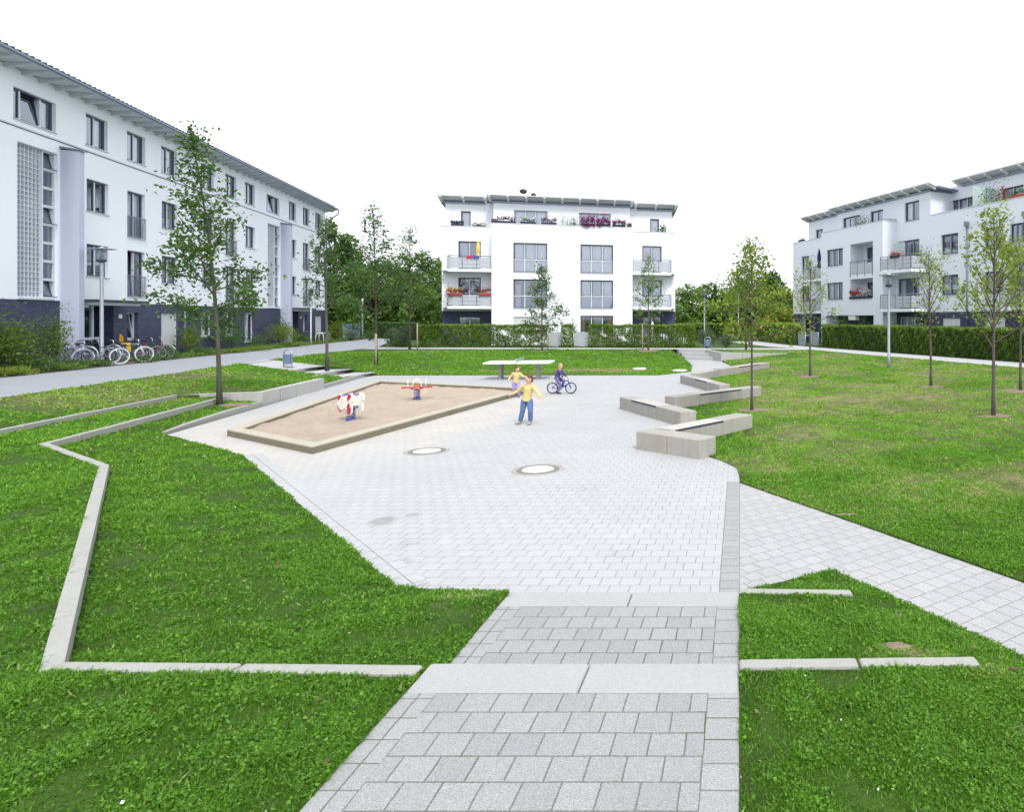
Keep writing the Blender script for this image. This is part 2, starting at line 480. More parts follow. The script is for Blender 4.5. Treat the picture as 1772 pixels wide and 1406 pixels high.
def mvc_height(poly, P):
    """Mean value interpolation of the boundary heights at points P (n, 2)."""
    poly = np.asarray(poly, float)
    P = np.asarray(P, float)
    d = poly[None, :, :2] - P[:, None, :]
    r = np.linalg.norm(d, axis=2) + 1e-7
    ang = np.arctan2(d[..., 1], d[..., 0])
    a = np.roll(ang, -1, axis=1) - ang
    a = (a + np.pi) % (2*np.pi) - np.pi
    t = np.tan(np.clip(a/2, -1.5607, 1.5607))
    w = (np.roll(t, 1, axis=1) + t) / r
    return (w * poly[None, :, 2]).sum(1) / w.sum(1)

def inside(poly, P):
    poly = np.asarray(poly, float)[:, :2]
    x, y = P[:, 0], P[:, 1]
    res = np.zeros(len(P), bool)
    n = len(poly)
    for i in range(n):
        x0, y0 = poly[i]; x1, y1 = poly[(i+1) % n]
        if y0 == y1: continue
        c = ((y0 > y) != (y1 > y)) & (x < (x1-x0)*(y-y0)/(y1-y0) + x0)
        res ^= c
    return res

def vnoise(x, y, size, seed):
    """Smooth value noise, about -1..1."""
    t = np.random.default_rng(seed).uniform(-1, 1, (256, 256))
    u, v = np.asarray(x, float)/size, np.asarray(y, float)/size
    i, j = np.floor(u).astype(int), np.floor(v).astype(int)
    f, h = u-i, v-j
    f = f*f*(3-2*f); h = h*h*(3-2*h)
    q = lambda a, b: t[a % 256, b % 256]
    return (q(i, j)*(1-f)+q(i+1, j)*f)*(1-h) + (q(i, j+1)*(1-f)+q(i+1, j+1)*f)*h

DRY = [(3.9, 20.0, 2.6, 2.8, 0.85), (5.6, 17.8, 2.6, 1.8, 0.45), (2.4, 16.0, 2.0, 1.5, 0.5), (5.5, 24.5, 3.5, 2.5, 0.5),
       (1.6, 23.5, 1.5, 3.0, 0.4), (-17.2, 17.5, 1.6, 4.5, 0.5), (-19.0, 23.0, 1.8, 3.0, 0.45), (-7.0, 33.2, 2.2, 0.9, 0.95),
       (-10.5, 32.4, 3.0, 0.6, 0.45), (8.0, 34.0, 2.5, 5.0, 0.5), (4.5, 11.5, 3.0, 2.0, 0.30), (0.6, 11.3, 0.8, 0.5, 0.6), (1.30, 4.95, 0.25, 0.12, 0.9),
       (-2.5, 6.2, 0.35, 0.15, 0.6), (1.7, 4.5, 0.35, 0.15, 0.55), (9.0, 27.0, 3.5, 3.0, 0.45), (-20.5, 42.0, 2.0, 1.2, 0.4)]
def dryness(x, y):
    x = np.asarray(x, float); y = np.asarray(y, float)
    d = np.where((x > -1.0) & (y > 7.0), 0.36, 0.0)*np.clip((x+1.0)/1.5, 0, 1)*np.clip((y-7.0)/3.0, 0, 1)
    for cx, cy, sx, sy, k in DRY:
        d = np.maximum(d, k*np.exp(-((x-cx)/sx)**2 - ((y-cy)/sy)**2))
    # worn blotches
    b = vnoise(x, y, 1.5, 3) + 0.7*vnoise(x, y, 0.6, 4)
    amp = np.where((x > -1.0) & (y > 8.0), 0.52, 0.06) + np.where((x < -14) & (y > 12), 0.14, 0)
    return np.clip(d + amp*b*0.6, 0, 1)

def lawn_material(name, base=1.0):
    t = NT(name)
    p = t.world()
    dry = t.n('Attribute', attribute_name='tint').outputs['Fac']
    big = t.noise(p, 0.5, 5.0, 0.6)
    mid = t.noise(p, 5.5, 5.0, 0.65)
    flat = t.mapping(p, scale=(1.0, 1.0, 0.2))
    tuft = t.noise(flat, 26.0, 4.0, 0.7)
    fine = t.noise(flat, 120.0, 2.0, 0.6)
    green = t.mix(t.ramp(mid, [(0.3, 0.0), (0.7, 1.0)]), (0.026, 0.062, 0.007), (0.052, 0.120, 0.011))
    green = t.mix(t.ramp(tuft, [(0.35, 0.0), (0.68, 1.0)]), t.mix(0.55, green, (0.014, 0.030, 0.004)), green)
    green = t.mix(t.math('MULTIPLY', t.ramp(fine, [(0.4, 0.0), (0.75, 1.0)]), 0.45), green, (0.11, 0.22, 0.02))
    patch_ = t.ramp(t.noise(p, 2.4, 6.0, 0.7), [(0.38, 0.0), (0.62, 1.0)])
    df = t.math('MULTIPLY', t.math('ADD', dry, t.math('MULTIPLY', t.ramp(big, [(0.5, 0.0), (0.75, 1.0)]), 0.10)), t.math('ADD', patch_, 0.25), clamp=True)
    straw = t.mix(tuft, (0.20, 0.165, 0.085), (0.34, 0.29, 0.15))
    col = t.mix(df, green, straw)
    nrm = t.bump(t.math('ADD', tuft, t.math('MULTIPLY', fine, 0.5)), 0.9, 0.03)
    M[name] = t.finish(t.principled(col, 0.75, 0.2, 0.0, nrm))
lawn_material('lawn')

def asphalt(name, color):
    t = NT(name)
    p = t.world()
    st = t.ramp(t.noise(p, 0.6, 6.0, 0.65), [(0.3, 0.0), (0.8, 1.0)])
    col = t.mix(t.math('MULTIPLY', st, 0.22), color, tuple(x*0.6 for x in color))
    gr = t.ramp(t.noise(p, 140.0, 3.0, 0.7), [(0.35, 0.0), (0.7, 1.0)])
    col = t.mix(t.math('MULTIPLY', gr, 0.35), col, tuple(x*0.55 for x in color))
    M[name] = t.finish(t.principled(col, 0.9, 0.2, 0.0, t.bump(gr, 0.4, 0.004)))
asphalt('path_grey', (0.33, 0.35, 0.385))
asphalt('path_pale', (0.47, 0.475, 0.485))

def sand_material():
    t = NT('sand')
    p = t.world()
    a = t.noise(p, 1.6, 6.0, 0.65); b = t.noise(p, 6.0, 6.0, 0.75); c = t.noise(p, 160.0, 2.0)
    col = t.mix(t.ramp(a, [(0.3, 0.0), (0.7, 1.0)]), (0.53, 0.435, 0.345), (0.67, 0.565, 0.46))
    col = t.mix(t.math('MULTIPLY', t.ramp(b, [(0.58, 0.0), (0.72, 1.0)]), 0.35), col, (0.26, 0.20, 0.145))
    col = t.mix(t.math('MULTIPLY', c, 0.35), col, (0.32, 0.25, 0.19))
    M['sand'] = t.finish(t.principled(col, 0.95, 0.1, 0.0, t.bump(t.math('ADD', b, t.math('MULTIPLY', c, 0.15)), 1.0, 0.12)))
sand_material()

def timber_material(name, top, dark):
    t = NT(name)
    p = t.world()
    gr = t.noise(t.mapping(p, scale=(3, 3, 14)), 3.0, 5.0, 0.7)
    blot = t.noise(p, 1.4, 5.0, 0.65)
    col = t.mix(t.ramp(gr, [(0.3, 0.0), (0.75, 1.0)]), top, tuple(x*0.75 for x in top))
    col = t.mix(t.math('MULTIPLY', t.ramp(blot, [(0.5, 0.0), (0.72, 1.0)]), 0.5), col, dark)
    M[name] = t.finish(t.principled(col, 0.85, 0.2, 0.0, t.bump(gr, 0.5, 0.008)))
timber_material('beam_timber', (0.21, 0.19, 0.14), (0.075, 0.07, 0.045))
timber_material('beam_cap', (0.47, 0.435, 0.36), (0.33, 0.295, 0.22))

LAWNS = []
def patch(name, bnd, mat, step=0.8, kind='structure', rough=0.0, dry=False, keep=False, seed=1, step_near=None):
    """Sheet over a polygon whose corners carry heights; smooth in between."""
    b = [tuple(map(float, p)) for p in bnd]
    area = sum(b[i][0]*b[(i+1) % len(b)][1] - b[(i+1) % len(b)][0]*b[i][1] for i in range(len(b)))
    if area < 0: b = b[::-1]
    dense = []
    for i in range(len(b)):
        p, q = np.array(b[i]), np.array(b[(i+1) % len(b)])
        L = np.linalg.norm(q[:2]-p[:2]); n = max(1, int(L/step))
        for k in range(n):
            dense.append(tuple(p + (q-p)*k/n))
    bb = np.array(dense)
    st = step
    xs = np.arange(bb[:,0].min()+st/2, bb[:,0].max(), st); ys = np.arange(bb[:,1].min()+st/2, bb[:,1].max(), st)
    gx, gy = np.meshgrid(xs, ys)
    rg = np.random.default_rng(seed)
    P = np.stack([gx.ravel(), gy.ravel()], 1) + rg.uniform(-0.2, 0.2, (gx.size, 2))*st
    P = P[inside(bb, P)]
    if len(P):
        A = bb[:, :2]; B = np.roll(A, -1, axis=0)
        dmin = np.full(len(P), 1e9)
        for a, c in zip(A, B):
            ab = c-a; tt = np.clip(((P-a) @ ab)/(ab@ab+1e-12), 0, 1)
            dmin = np.minimum(dmin, np.linalg.norm(P-(a+tt[:,None]*ab), axis=1))
        P = P[dmin > st*0.35]; dmin = dmin[dmin > st*0.35]
        z = mvc_height(bb, P)
        if rough:
            wob = np.sin(P[:,0]*1.3+seed)*np.sin(P[:,1]*1.1+2*seed) + 0.6*np.sin(P[:,0]*2.9+1)*np.sin(P[:,1]*2.3+seed)
            z = z + rough*wob*np.clip(dmin/1.2, 0, 1)
    else:
        z = np.zeros(0)
    co2 = [Vector(p[:2]) for p in dense] + [Vector(p) for p in P]
    zz = [p[2] for p in dense] + list(z)
    nb = len(dense)
    vo, eo, fo, ov, oe, of = delaunay_2d_cdt(co2, [(i, (i+1) % nb) for i in range(nb)], [list(range(nb))], 1, 1e-5)
    vs = []
    for v, src in zip(vo, ov):
        vs.append((v.x, v.y, zz[src[0]] if src else float(mvc_height(bb, [[v.x, v.y]])[0])))
    fs = []
    for f in fo:
        a, c, d = (vs[i] for i in f[:3])
        up = (c[0]-a[0])*(d[1]-a[1]) - (c[1]-a[1])*(d[0]-a[0])
        fs.append(list(f) if up > 0 else list(f)[::-1])
    nv, nf = len(vs), len(fs)
    if keep:                      # earth edge down to the paving
        ob = {}
        for i_, src in enumerate(ov):
            for q in src:
                if q < nb: ob[q] = i_
        for q in range(nb):
            vs.append((vs[ob[q]][0], vs[ob[q]][1], vs[ob[q]][2]-0.5))
        for q in range(nb):
            q2 = (q+1) % nb
            fs.append([ob[q2], ob[q], nv+q, nv+q2])
    me = bpy.data.meshes.new(name)
    me.from_pydata(vs, [], fs)
    me.polygons.foreach_set('use_smooth', [True]*nf + [False]*(len(fs)-nf))
    va = np.array(vs)
    at = me.attributes.new('tint', 'FLOAT', 'POINT')
    at.data.foreach_set('value', (dryness(va[:,0], va[:,1]) if dry else np.zeros(len(va))).astype(np.float32))
    me.update()
    o = link(name, me, M[mat])
    if kind: o['kind'] = kind
    if keep: LAWNS.append((bb, va[:nv], np.array([f[:3] for f in fs[:nf]])))
    return o

def lawn_z(x, y):
    """Height of the lawn at (x, y)."""
    P = np.array([[x, y]])
    for bb, va, ff in LAWNS:
        if inside(bb, P)[0]:
            return float(mvc_height(bb, P)[0])
    return 0.55

NL = Vector((0.9655, 0.2603)); DL = Vector((-0.2603, 0.9655))
def along_left(dot, Y):
    """Point on the line parallel to the left building at the given offset."""
    return ((dot - NL.y*Y)/NL.x, Y)
def L3(dot, Y, z):
    x, y = along_left(dot, Y)
    return (x, y, z)

# the land all around: one sheet to the horizon, hollowed out under the courtyard
def land_sheet():
    rs = [0, 8, 16, 24, 32, 40, 48, 56, 64, 74, 90, 120, 180, 300, 600, 1200, 2500]
    n = 72
    vs = [(-5, 25, -0.6)]; fs = []
    for r in rs[1:]:
        for k in range(n):
            a = 2*math.pi*k/n
            x, y = -5 + r*math.cos(a), 25 + r*math.sin(a)
            z = -0.6 if r <= 40 else (0.25 if r >= 56 else -0.6 + 0.85*(r-40)/16)
            if r > 120: z += 0.8*math.sin(3*a+r*0.01)
            vs.append((x, y, z))
    for k in range(n): fs.append((0, 1+k, 1+(k+1) % n))
    for i in range(len(rs)-2):
        for k in range(n):
            j = (k+1) % n
            fs.append((1+i*n+k, 1+(i+1)*n+k, 1+(i+1)*n+j, 1+i*n+j))
    me = bpy.data.meshes.new('ground'); me.from_pydata(vs, [], fs); me.update()
    o = link('ground', me, M['lawn']); o['kind'] = 'structure'
land_sheet()

# paved places
patch('plaza', [(0.02,6.02,0),(0.02,10.9,0),(0.3,11.6,0),(0.3,13.2,0),(0.2,15.6,0),(-0.4,22.2,0),(-0.3,36.0,0),(-0.9,40.4,0),(-1.45,42.6,0),(-3.55,42.6,0),
                (-2.9,37.7,0),(-2.55,33.2,0),(-3.78,31.3,0),(-17.4,31.3,0),L3(-8.66,31.0,0),L3(-8.66,15.2,0),(-13.6,15.2,0),(-9.7,12.6,0),(-3.4,6.3,0),(-2.3,6.02,0)], 'pavers_plaza', step=2.0)
patch('side_path', [(0.0,6.36,0.004),(0.97,6.95,0.004),(2.21,5.17,0.004),(5.5,0.45,0.004),(7.0,0.45,0.004),(2.86,6.62,0.004),(0.0,10.70,0.004),(0.0,6.5,0.004)], 'pavers_side', step=2.0)
patch('plaza_border', [(-0.20,6.10,0.004),(0.0,6.10,0.004),(0.0,10.72,0.008),(-0.20,10.85,0.004)], 'pavers_border', step=2.0)

a_, b_ = Vector((-3.30, 6.50)), Vector((-9.60, 12.90))
d_ = (b_-a_).normalized(); n_ = Vector((d_.y, -d_.x))*0.27
patch('plaza_border', [(a_.x-0.2*n_.x, a_.y-0.2*n_.y, 0.004), (a_.x+n_.x, a_.y+n_.y-0.02, 0.004), (b_.x+n_.x, b_.y+n_.y, 0.004), (b_.x-0.2*n_.x, b_.y-0.2*n_.y, 0.004)], 'pavers_edge', step=2.0)
# stepped walk in front of the camera
def slab_step(xs, y0, y1, ztop, depth=0.32):
    mb = MB()
    for a, b in zip(xs[:-1], xs[1:]):
        mb.bbox(a+0.004, b-0.004, y0, y1, ztop-depth, ztop, 0.012)
    o = mb.build('step_slab', M['slab']); return o
walk = patch('walkway', [(-1.9,-1.5,0.298),(-0.2,-1.5,0.298),(-0.2,4.17,0.298),(-1.9,4.17,0.298)], 'pavers_walk', step=2.0)
wb = patch('walkway_border', [(-0.2,-1.5,0.2985),(0.0,-1.5,0.2985),(0.0,4.17,0.2985),(-0.2,4.17,0.2985)], 'pavers_border', step=2.0)
wb2 = patch('walkway_border', [(-2.1,-1.5,0.2985),(-1.9,-1.5,0.2985),(-1.9,4.17,0.2985),(-2.1,4.17,0.2985)], 'pavers_border', step=2.0)
patch('walkway', [(-1.9,4.5,0.148),(-0.2,4.5,0.148),(-0.2,5.77,0.148),(-1.9,5.77,0.148)], 'pavers_walk', step=2.0)
patch('walkway_border', [(-0.2,4.5,0.1485),(0.0,4.5,0.1485),(0.0,5.77,0.1485),(-0.2,5.77,0.1485)], 'pavers_border', step=2.0)
patch('walkway_border', [(-2.1,4.5,0.1485),(-1.9,4.5,0.1485),(-1.9,5.77,0.1485),(-2.1,5.77,0.1485)], 'pavers_border', step=2.0)
s1 = slab_step([-2.11, -1.02, 0.0], 4.17, 4.53, 0.302); tag(s1, 'wide pale concrete step slab nearest the bottom of the walkway', 'step', 'steps of the front walkway')
s2 = slab_step([-2.11, -0.98, 0.0], 5.77, 6.08, 0.152); tag(s2, 'pale concrete step slab where the walkway meets the plaza', 'step', 'steps of the front walkway')

# left path, ring path, right path
patch('left_path', [L3(-12.9,-4,0.75),L3(-12.9,28,0.75),L3(-12.9,44.6,0.62),L3(-12.7,48,0.62),L3(-14.6,60,0.70),L3(-15.5,78,0.7),L3(-19.2,78,0.7),L3(-17.4,60,0.75),L3(-17.4,-4,0.75)], 'path_grey', step=3.0)
patch('ring_path', [(-25.4,44.75,0.616),(-4.6,44.75,0.6),(-2.3,44.75,0.6),(4.9,44.75,0.56),(4.0,47.3,0.56),(-26.0,47.3,0.62)], 'path_pale', step=3.0)
patch('right_path', [(4.9,44.9,0.556),(8.5,37.6,0.5),(12.45,29.1,0.5),(20.5,12.0,0.5),(23.0,13.2,0.5),(14.8,30.4,0.5),(10.2,40.4,0.5),(5.0,51.5,0.52),(2.2,62,0.55),(-1.4,62,0.55),(2.2,50,0.56),(4.1,47.0,0.558)], 'path_pale', step=3.0)

# stepped side walk up to the left path
patch('side_walk', [(-16.95,28.2,0.15),(-16.95,31.0,0.15),(-17.95,31.0,0.15),(-17.95,28.2,0.15)], 'path_pale', step=2.0)
patch('side_walk', [(-18.02,28.2,0.30),(-18.05,31.0,0.30),(-19.25,31.0,0.30),(-19.2,28.2,0.30)], 'path_pale', step=2.0)
patch('side_walk', [(-19.28,28.2,0.45),(-19.3,31.0,0.45),(-22.1,31.0,0.755),(-21.2,28.2,0.755)], 'path_pale', step=2.0)

# lawns
G = 0.018
l_left_in = [(-2.10,4.50,0.15),(-2.10,6.07,0.15),(-2.25,6.38,G),(-3.36,6.51,G),(-9.57,12.8,G),(-13.25,15.24,G),L3(-8.86,17.5,0.10),L3(-8.80,20.3,0.13),
             L3(-9.5,20.15,0.16),L3(-9.66,19.9,0.18),L3(-9.40,15.0,0.20),(-12.95,12.42,0.20),(-10.04,10.55,0.18),(-4.59,4.49,0.17)]
l_left_out = [(-2.10,-1.5,0.305),(-2.10,4.44,0.305),(-4.61,4.47,0.305),(-10.06,10.52,0.305),(-12.99,12.40,0.305),L3(-9.42,15.0,0.305),L3(-9.70,19.9,0.28),L3(-9.72,20.05,0.28),L3(-10.88,19.62,0.30),L3(-10.85,8.0,0.32),L3(-10.85,1.0,0.35),(-8.0,-1.5,0.32)]
l_left_up = [L3(-11.0,0.0,0.38),L3(-11.0,19.45,0.39),L3(-8.90,20.5,0.39),L3(-8.86,24.6,0.39),L3(-8.8,25.1,0.17),L3(-8.75,28.15,0.15),L3(-9.9,28.15,0.30),L3(-11.0,28.15,0.45),(-21.2,28.15,0.74),L3(-12.92,27.6,0.765),L3(-12.92,0.0,0.765)]
l_mid = [(-16.95,31.05,G),(-3.78,31.15,G),(-2.42,33.2,G),(-2.72,37.7,G),(-3.5,42.35,0.07),(-4.6,44.7,0.59),(-14,44.7,0.60),(-25.2,44.7,0.615),L3(-12.92,44.6,0.63),L3(-12.92,31.4,0.75),(-22.1,31.05,0.74),(-19.3,31.05,0.44),(-18.1,31.05,0.29)]
l_right_up = [(-2.3,44.6,0.59),(-1.02,41.35,0.53),(2.75,40.65,0.52),(6.2,42.1,0.52),(4.9,44.7,0.55)]
l_right = [(0.0,10.72,G),(0.0,11.05,G),(-0.04,11.75,G),(-0.35,12.4,G),(-0.58,12.72,0.02),(-0.45,13.05,0.03),(-1.32,13.55,0.02),(-0.62,14.62,0.03),(0.36,15.85,0.06),(0.1,16.2,0.05),(-1.0,16.5,0.03),(-1.35,16.7,0.03),(-1.72,19.6,0.02),
           (0.72,22.46,0.04),(0.4,22.9,0.04),(-0.45,23.4,0.02),(-0.5,24.2,0.02),(-1.15,26.2,0.02),(-1.28,29.2,0.02),(-0.75,30.5,0.02),(1.55,34.75,0.09),(1.2,35.0,0.08),(-0.33,36.35,G),(-0.96,40.15,0.04),(-1.1,41.15,0.05),
           (0.6,40.85,0.24),(2.75,40.55,0.50),(6.2,42.0,0.51),(8.45,37.6,0.51),(12.4,29.1,0.51),(20.4,12.0,0.51),(14.0,4.0,0.4),(7.2,0.6,0.06),(5.0,3.5,G),(2.86,6.64,G)]
l_low_a = [(0.0,-1.5,0.305),(0.0,4.46,0.305),(1.60,4.48,0.305),(1.95,4.62,0.24),(2.56,4.66,0.03),(5.4,0.55,0.04),(6.2,-0.6,0.1),(4,-1.5,0.25)]
l_low_b = [(0.0,4.46,0.17),(1.60,4.48,0.23),(1.95,4.62,0.24),(2.56,4.66,0.03),(2.2,5.16,0.03),(1.42,6.28,0.03),(1.2,6.12,0.09),(1.02,6.09,0.10),(0.0,6.05,0.155)]
l_low_c = [(0.0,6.05,0.05),(1.02,6.09,0.08),(1.2,6.12,0.09),(1.42,6.28,0.03),(0.97,6.94,0.03),(0.0,6.37,0.03)]
patch('lawn', l_left_in, 'lawn', 0.45, rough=0.02, dry=True, keep=True, seed=2)
patch('lawn', l_left_out, 'lawn', 0.45, rough=0.015, dry=True, keep=True, seed=3)
patch('lawn', l_left_up, 'lawn', 0.7, rough=0.03, dry=True, keep=True, seed=4)
patch('lawn', l_mid, 'lawn', 0.8, rough=0.03, dry=True, keep=True, seed=5)
patch('lawn', l_right_up, 'lawn', 0.7, rough=0.02, dry=True, keep=True, seed=6)
patch('lawn', l_right, 'lawn', 0.6, rough=0.045, dry=True, keep=True, seed=7)
for i_, b_ in enumerate((l_low_a, l_low_b, l_low_c)):
    patch('lawn', b_, 'lawn', 0.3, rough=0.015, dry=True, keep=True, seed=8+i_)
# triangle of grass and bushes between left path and ring path
patch('lawn', [(-26.2,47.25,0.615),(-24.3,47.25,0.615),(-24.3,49.0,0.6),L3(-12.75,49.6,0.62)], 'lawn', 0.8, dry=True)
# gardens in front of and behind the houses, planting bed by the left house
patch('garden_ground', [(-24.6,47.4,0.58),(4.0,47.4,0.56),(2.0,50,0.55),(-1.6,62,0.55),(-1.6,80,0.55),(-24.5,80,0.6),(-24.6,60,0.6)], 'lawn', step=4.0)
patch('garden_ground', [(5.1,51.4,0.52),(14.85,30.5,0.5),(23.1,13.3,0.5),(32,18,0.5),(20,48,0.5),(8,80,0.5),(2.3,62,0.55)], 'lawn', step=4.0)
patch('planting_bed', [L3(-17.42,-4,0.77),L3(-17.42,60,0.77),L3(-20.5,60,0.8),L3(-20.5,-4,0.8)], 'soil', step=3.0)
patch('garden_ground', [L3(-12.8,50,0.61),L3(-14.55,60,0.69),L3(-15.4,78,0.69),(-24.7,78,0.6),(-24.7,47.6,0.6)], 'lawn', step=4.0)

# ------------------------------------------------------------------ kerbs, low walls
KERBS = []
def strip(pts, w, ztop, depth, jl=1.0, side=1.0, gap=0.022):
    """Kerb stones laid along a polyline; pts lie on one edge, w is the width to its left (side 1) or right (-1).
    The corners are mitred, the stones are separated by narrow joints."""
    P = [Vector(p[:2]) for p in pts]
    zt = [p[2] if len(p) > 2 else ztop for p in pts]
    off = []
    for i, p in enumerate(P):
        d0 = (P[i]-P[i-1]).normalized() if i > 0 else (P[1]-P[0]).normalized()
        d1 = (P[i+1]-P[i]).normalized() if i < len(P)-1 else d0
        n0 = Vector((-d0.y, d0.x)); n1 = Vector((-d1.y, d1.x))
        m = (n0+n1)
        m = m/ max(0.35, m.length_squared) * 2.0 if m.length > 1e-6 else n0
        off.append(p + m*w*side)
    for i in range(len(P)-1): KERBS.append((P[i], P[i+1], off[i+1], off[i]))
    mb = MB()
    for i in range(len(P)-1):
        L = (P[i+1]-P[i]).length
        n = max(1, round(L/jl))
        for k in range(n):
            a, b = k/n, (k+1)/n
            ga = gap/L*0.5 if k > 0 else 0.0; gb = gap/L*0.5 if k < n-1 else 0.0
            a += ga; b -= gb
            q = [P[i].lerp(P[i+1], a), P[i].lerp(P[i+1], b), off[i].lerp(off[i+1], b), off[i].lerp(off[i+1], a)]
            zz = [zt[i]+(zt[i+1]-zt[i])*a, zt[i]+(zt[i+1]-zt[i])*b]
            jit = random.uniform(-0.003, 0.003)
            z4 = [zz[0]+jit, zz[1]+jit, zz[1]+jit, zz[0]+jit]
            if side < 0: q = q[::-1]; z4 = z4[::-1]
            c = sum(q, Vector((0, 0)))/4
            e = 0.010
            qi = [p + (c-p).normalized()*e*1.4 for p in q]
            vs = [(p.x,p.y,z-depth) for p,z in zip(q,z4)] + [(p.x,p.y,z-e) for p,z in zip(q,z4)] + [(p.x,p.y,z) for p,z in zip(qi,z4)]
            fs = [(3,2,1,0),(8,9,10,11)]
            for l in (0, 4):
                fs += [(l+m_, l+(m_+1) % 4, l+4+(m_+1) % 4, l+4+m_) for m_ in range(4)]
            mb.add(vs, fs)
    return mb

random.seed(3)
def kerb(pts, w, ztop, depth, label, mat='curb', jl=1.0, side=1.0, group='concrete edging strips in the lawns', name='kerb', cat='kerb'):
    o = strip(pts, w, ztop, depth, jl, side).build(name, M[mat])
    return tag(o, label, cat, group)

kerb([(-2.13,4.46),(-4.57,4.50),(-10.02,10.56),(-12.92,12.42)]+[L3(-9.37,15.0,0.325),L3(-9.66,19.9,0.325)], 0.12, 0.325, 0.45, 'long zigzag concrete kerb running from the walkway round the left lawn to the leafy tree', side=1.0, jl=1.05)
kerb([L3(-11.0,-2.0,0.41),L3(-11.0,19.55,0.41)], 0.13, 0.41, 0.4, 'straight concrete kerb along the upper left lawn meeting the low wall', side=-1.0, jl=1.2)
kerb([(-13.22,15.22,0.03),L3(-8.80,16.4,0.08),L3(-8.74,18.0,0.14),L3(-8.70,20.1,0.15)], 0.14, 0.14, 0.3, 'short concrete kerb rising from the plaza corner to the low wall', side=1.0, jl=1.3)
kerb([(0.0,4.42,0.325),(1.62,4.46,0.325)], 0.11, 0.325, 0.4, 'straight concrete kerb in the grass beside the nearest step slab', side=1.0, jl=1.0)
kerb([(0.0,6.02,0.165),(1.04,6.10,0.12)], 0.10, 0.165, 0.4, 'short concrete kerb in the grass at the plaza corner by the side path', side=1.0, jl=1.0)
kerb([L3(-8.62,25.15,0.15),L3(-8.60,31.0,0.15),L3(-8.57,38.1,0.17)], 0.14, 0.15, 0.3, 'concrete step kerb edging the plaza behind the sandpit', side=1.0, jl=1.5)
kerb([L3(-9.70,26.9,0.30),L3(-9.68,31.0,0.305),L3(-9.75,39.7,0.32)], 0.14, 0.30, 0.3, 'concrete step kerb passing the staked tree in the middle of three', side=1.0, jl=1.5)
kerb([L3(-10.95,24.4,0.45),L3(-10.97,31.0,0.455),L3(-11.0,41.5,0.47)], 0.14, 0.45, 0.3, 'concrete step kerb nearest the litter bin and the grey path', side=1.0, jl=1.5)

# low retaining wall beside the sandpit
low = strip([L3(-10.85,19.62,0.41),(-14.55,20.25,0.41),L3(-8.58,25.0,0.41)], 0.22, 0.41, 0.62, jl=1.25, side=1.0).build('retaining_wall', M['wall_concrete'])
tag(low, 'low pale concrete retaining wall with a bend beside the sandpit', 'wall')
# wall beside the far stairs
h = strip([(-2.50,44.75,0.60),(-1.15,41.2,0.56),(2.9,40.55,0.53)], 0.22, 0.56, 0.75, jl=1.3, side=1.0).build('retaining_wall', M['wall_concrete'])
tag(h, 'low concrete retaining wall with a bend beside the far stairs', 'wall')
# far stairs: three risers
st = empty('stairs', (-2.5, 42.6, 0), 0.0, 'three pale concrete steps leading up to the path before the middle house', 'stairs')
for i in range(3):
    y0 = 42.45 + i*0.85; sx = -0.30*i*0.85/0.85
    mb = MB()
    x0, x1 = -3.50 + 2.5 - 0.27*i, -1.57 + 2.5 - 0.26*i
    y1 = 45.0 if i == 2 else y0+1.2
    mb.prism([(x0, y0-42.6), (x1, y0-42.6), (x1-0.28, y1-42.6), (x0-0.28, y1-42.6)], -0.1, 0.02+0.19*(i+1))
    mb.build('stair_tread', M['slab'], st)

# ------------------------------------------------------------------ concrete benches
def bench(p, q, w, h, label, nseg, slat=None, z0=-0.1):
    """Block bench from p to q along its front edge, w to the left of p->q."""
    p, q = Vector(p), Vector(q)
    d = q-p; L = d.length
    root = empty('concrete_bench', (p.x, p.y, 0), math.atan2(d.y, d.x), label, 'bench', 'concrete benches along the lawn edge')
    cuts = [0.0] + nseg + [L]
    mb = MB()
    for a, b in zip(cuts[:-1], cuts[1:]):
        lower = 0.035 if slat and a >= slat[0]-0.01 and b <= slat[1]+0.01 else 0.0
        mb.bbox(a+0.004, b-0.004, 0, w, z0, h-lower, 0.014)
    mb.build('block', M['bench_concrete'], root)
    if slat:
        sb = MB()
        n = 4
        sw = (w-0.02)/n
        for k in range(n):
            sb.bbox(slat[0]+0.012, slat[1]-0.012, 0.006+k*sw, 0.006+(k+1)*sw-0.014, h-0.034, h+0.004, 0.006)
        sb.build('seat_slats', M['seat_wood'], root)
        fb = MB(); fb.box(slat[0]+0.01, slat[1]-0.01, -0.008, 0.004, h-0.045, h-0.006)
        fb.build('front_rail', M['slat_dark'], root)
    return root
simple('seat_wood', (0.44, 0.42, 0.40), 0.75, vary=0.2, scale=14)
bench((-2.11,13.48), (-0.747,12.49), 0.50, 0.37, 'short concrete block bench nearest to the viewer', [0.84])
bench((-1.42,13.52), (0.31,15.83), 0.46, 0.37, 'slatted concrete bench butting against the nearest block bench', [0.95,1.75], (0.15,1.75))
bench((-3.53,19.51), (-1.45,16.30), 0.45, 0.36, 'slatted concrete bench on the plaza, third one from the viewer', [0.85,1.65,2.45], (0.85,2.45))
bench((-1.90,19.45), (0.74,22.46), 0.45, 0.36, 'rust stained slatted concrete bench beside the young tree with yellow leaves', [1.05,2.0,2.95], (1.05,2.95))
bench((-2.46,27.4), (-0.72,23.25), 0.42, 0.34, 'concrete bench with a slatted middle behind the rust stained one', [0.9,1.9,3.2], (1.9,3.2))
bench((-1.72,27.98), (-0.97,30.1), 0.42, 0.34, 'small plain concrete bench at the foot of the far walk', [1.5])
bench((-0.81,30.35), (1.57,34.75), 0.45, 0.36, 'farthest slatted concrete bench below the retaining wall of the stairs', [1.6,2.7,3.8], (1.6,3.8))

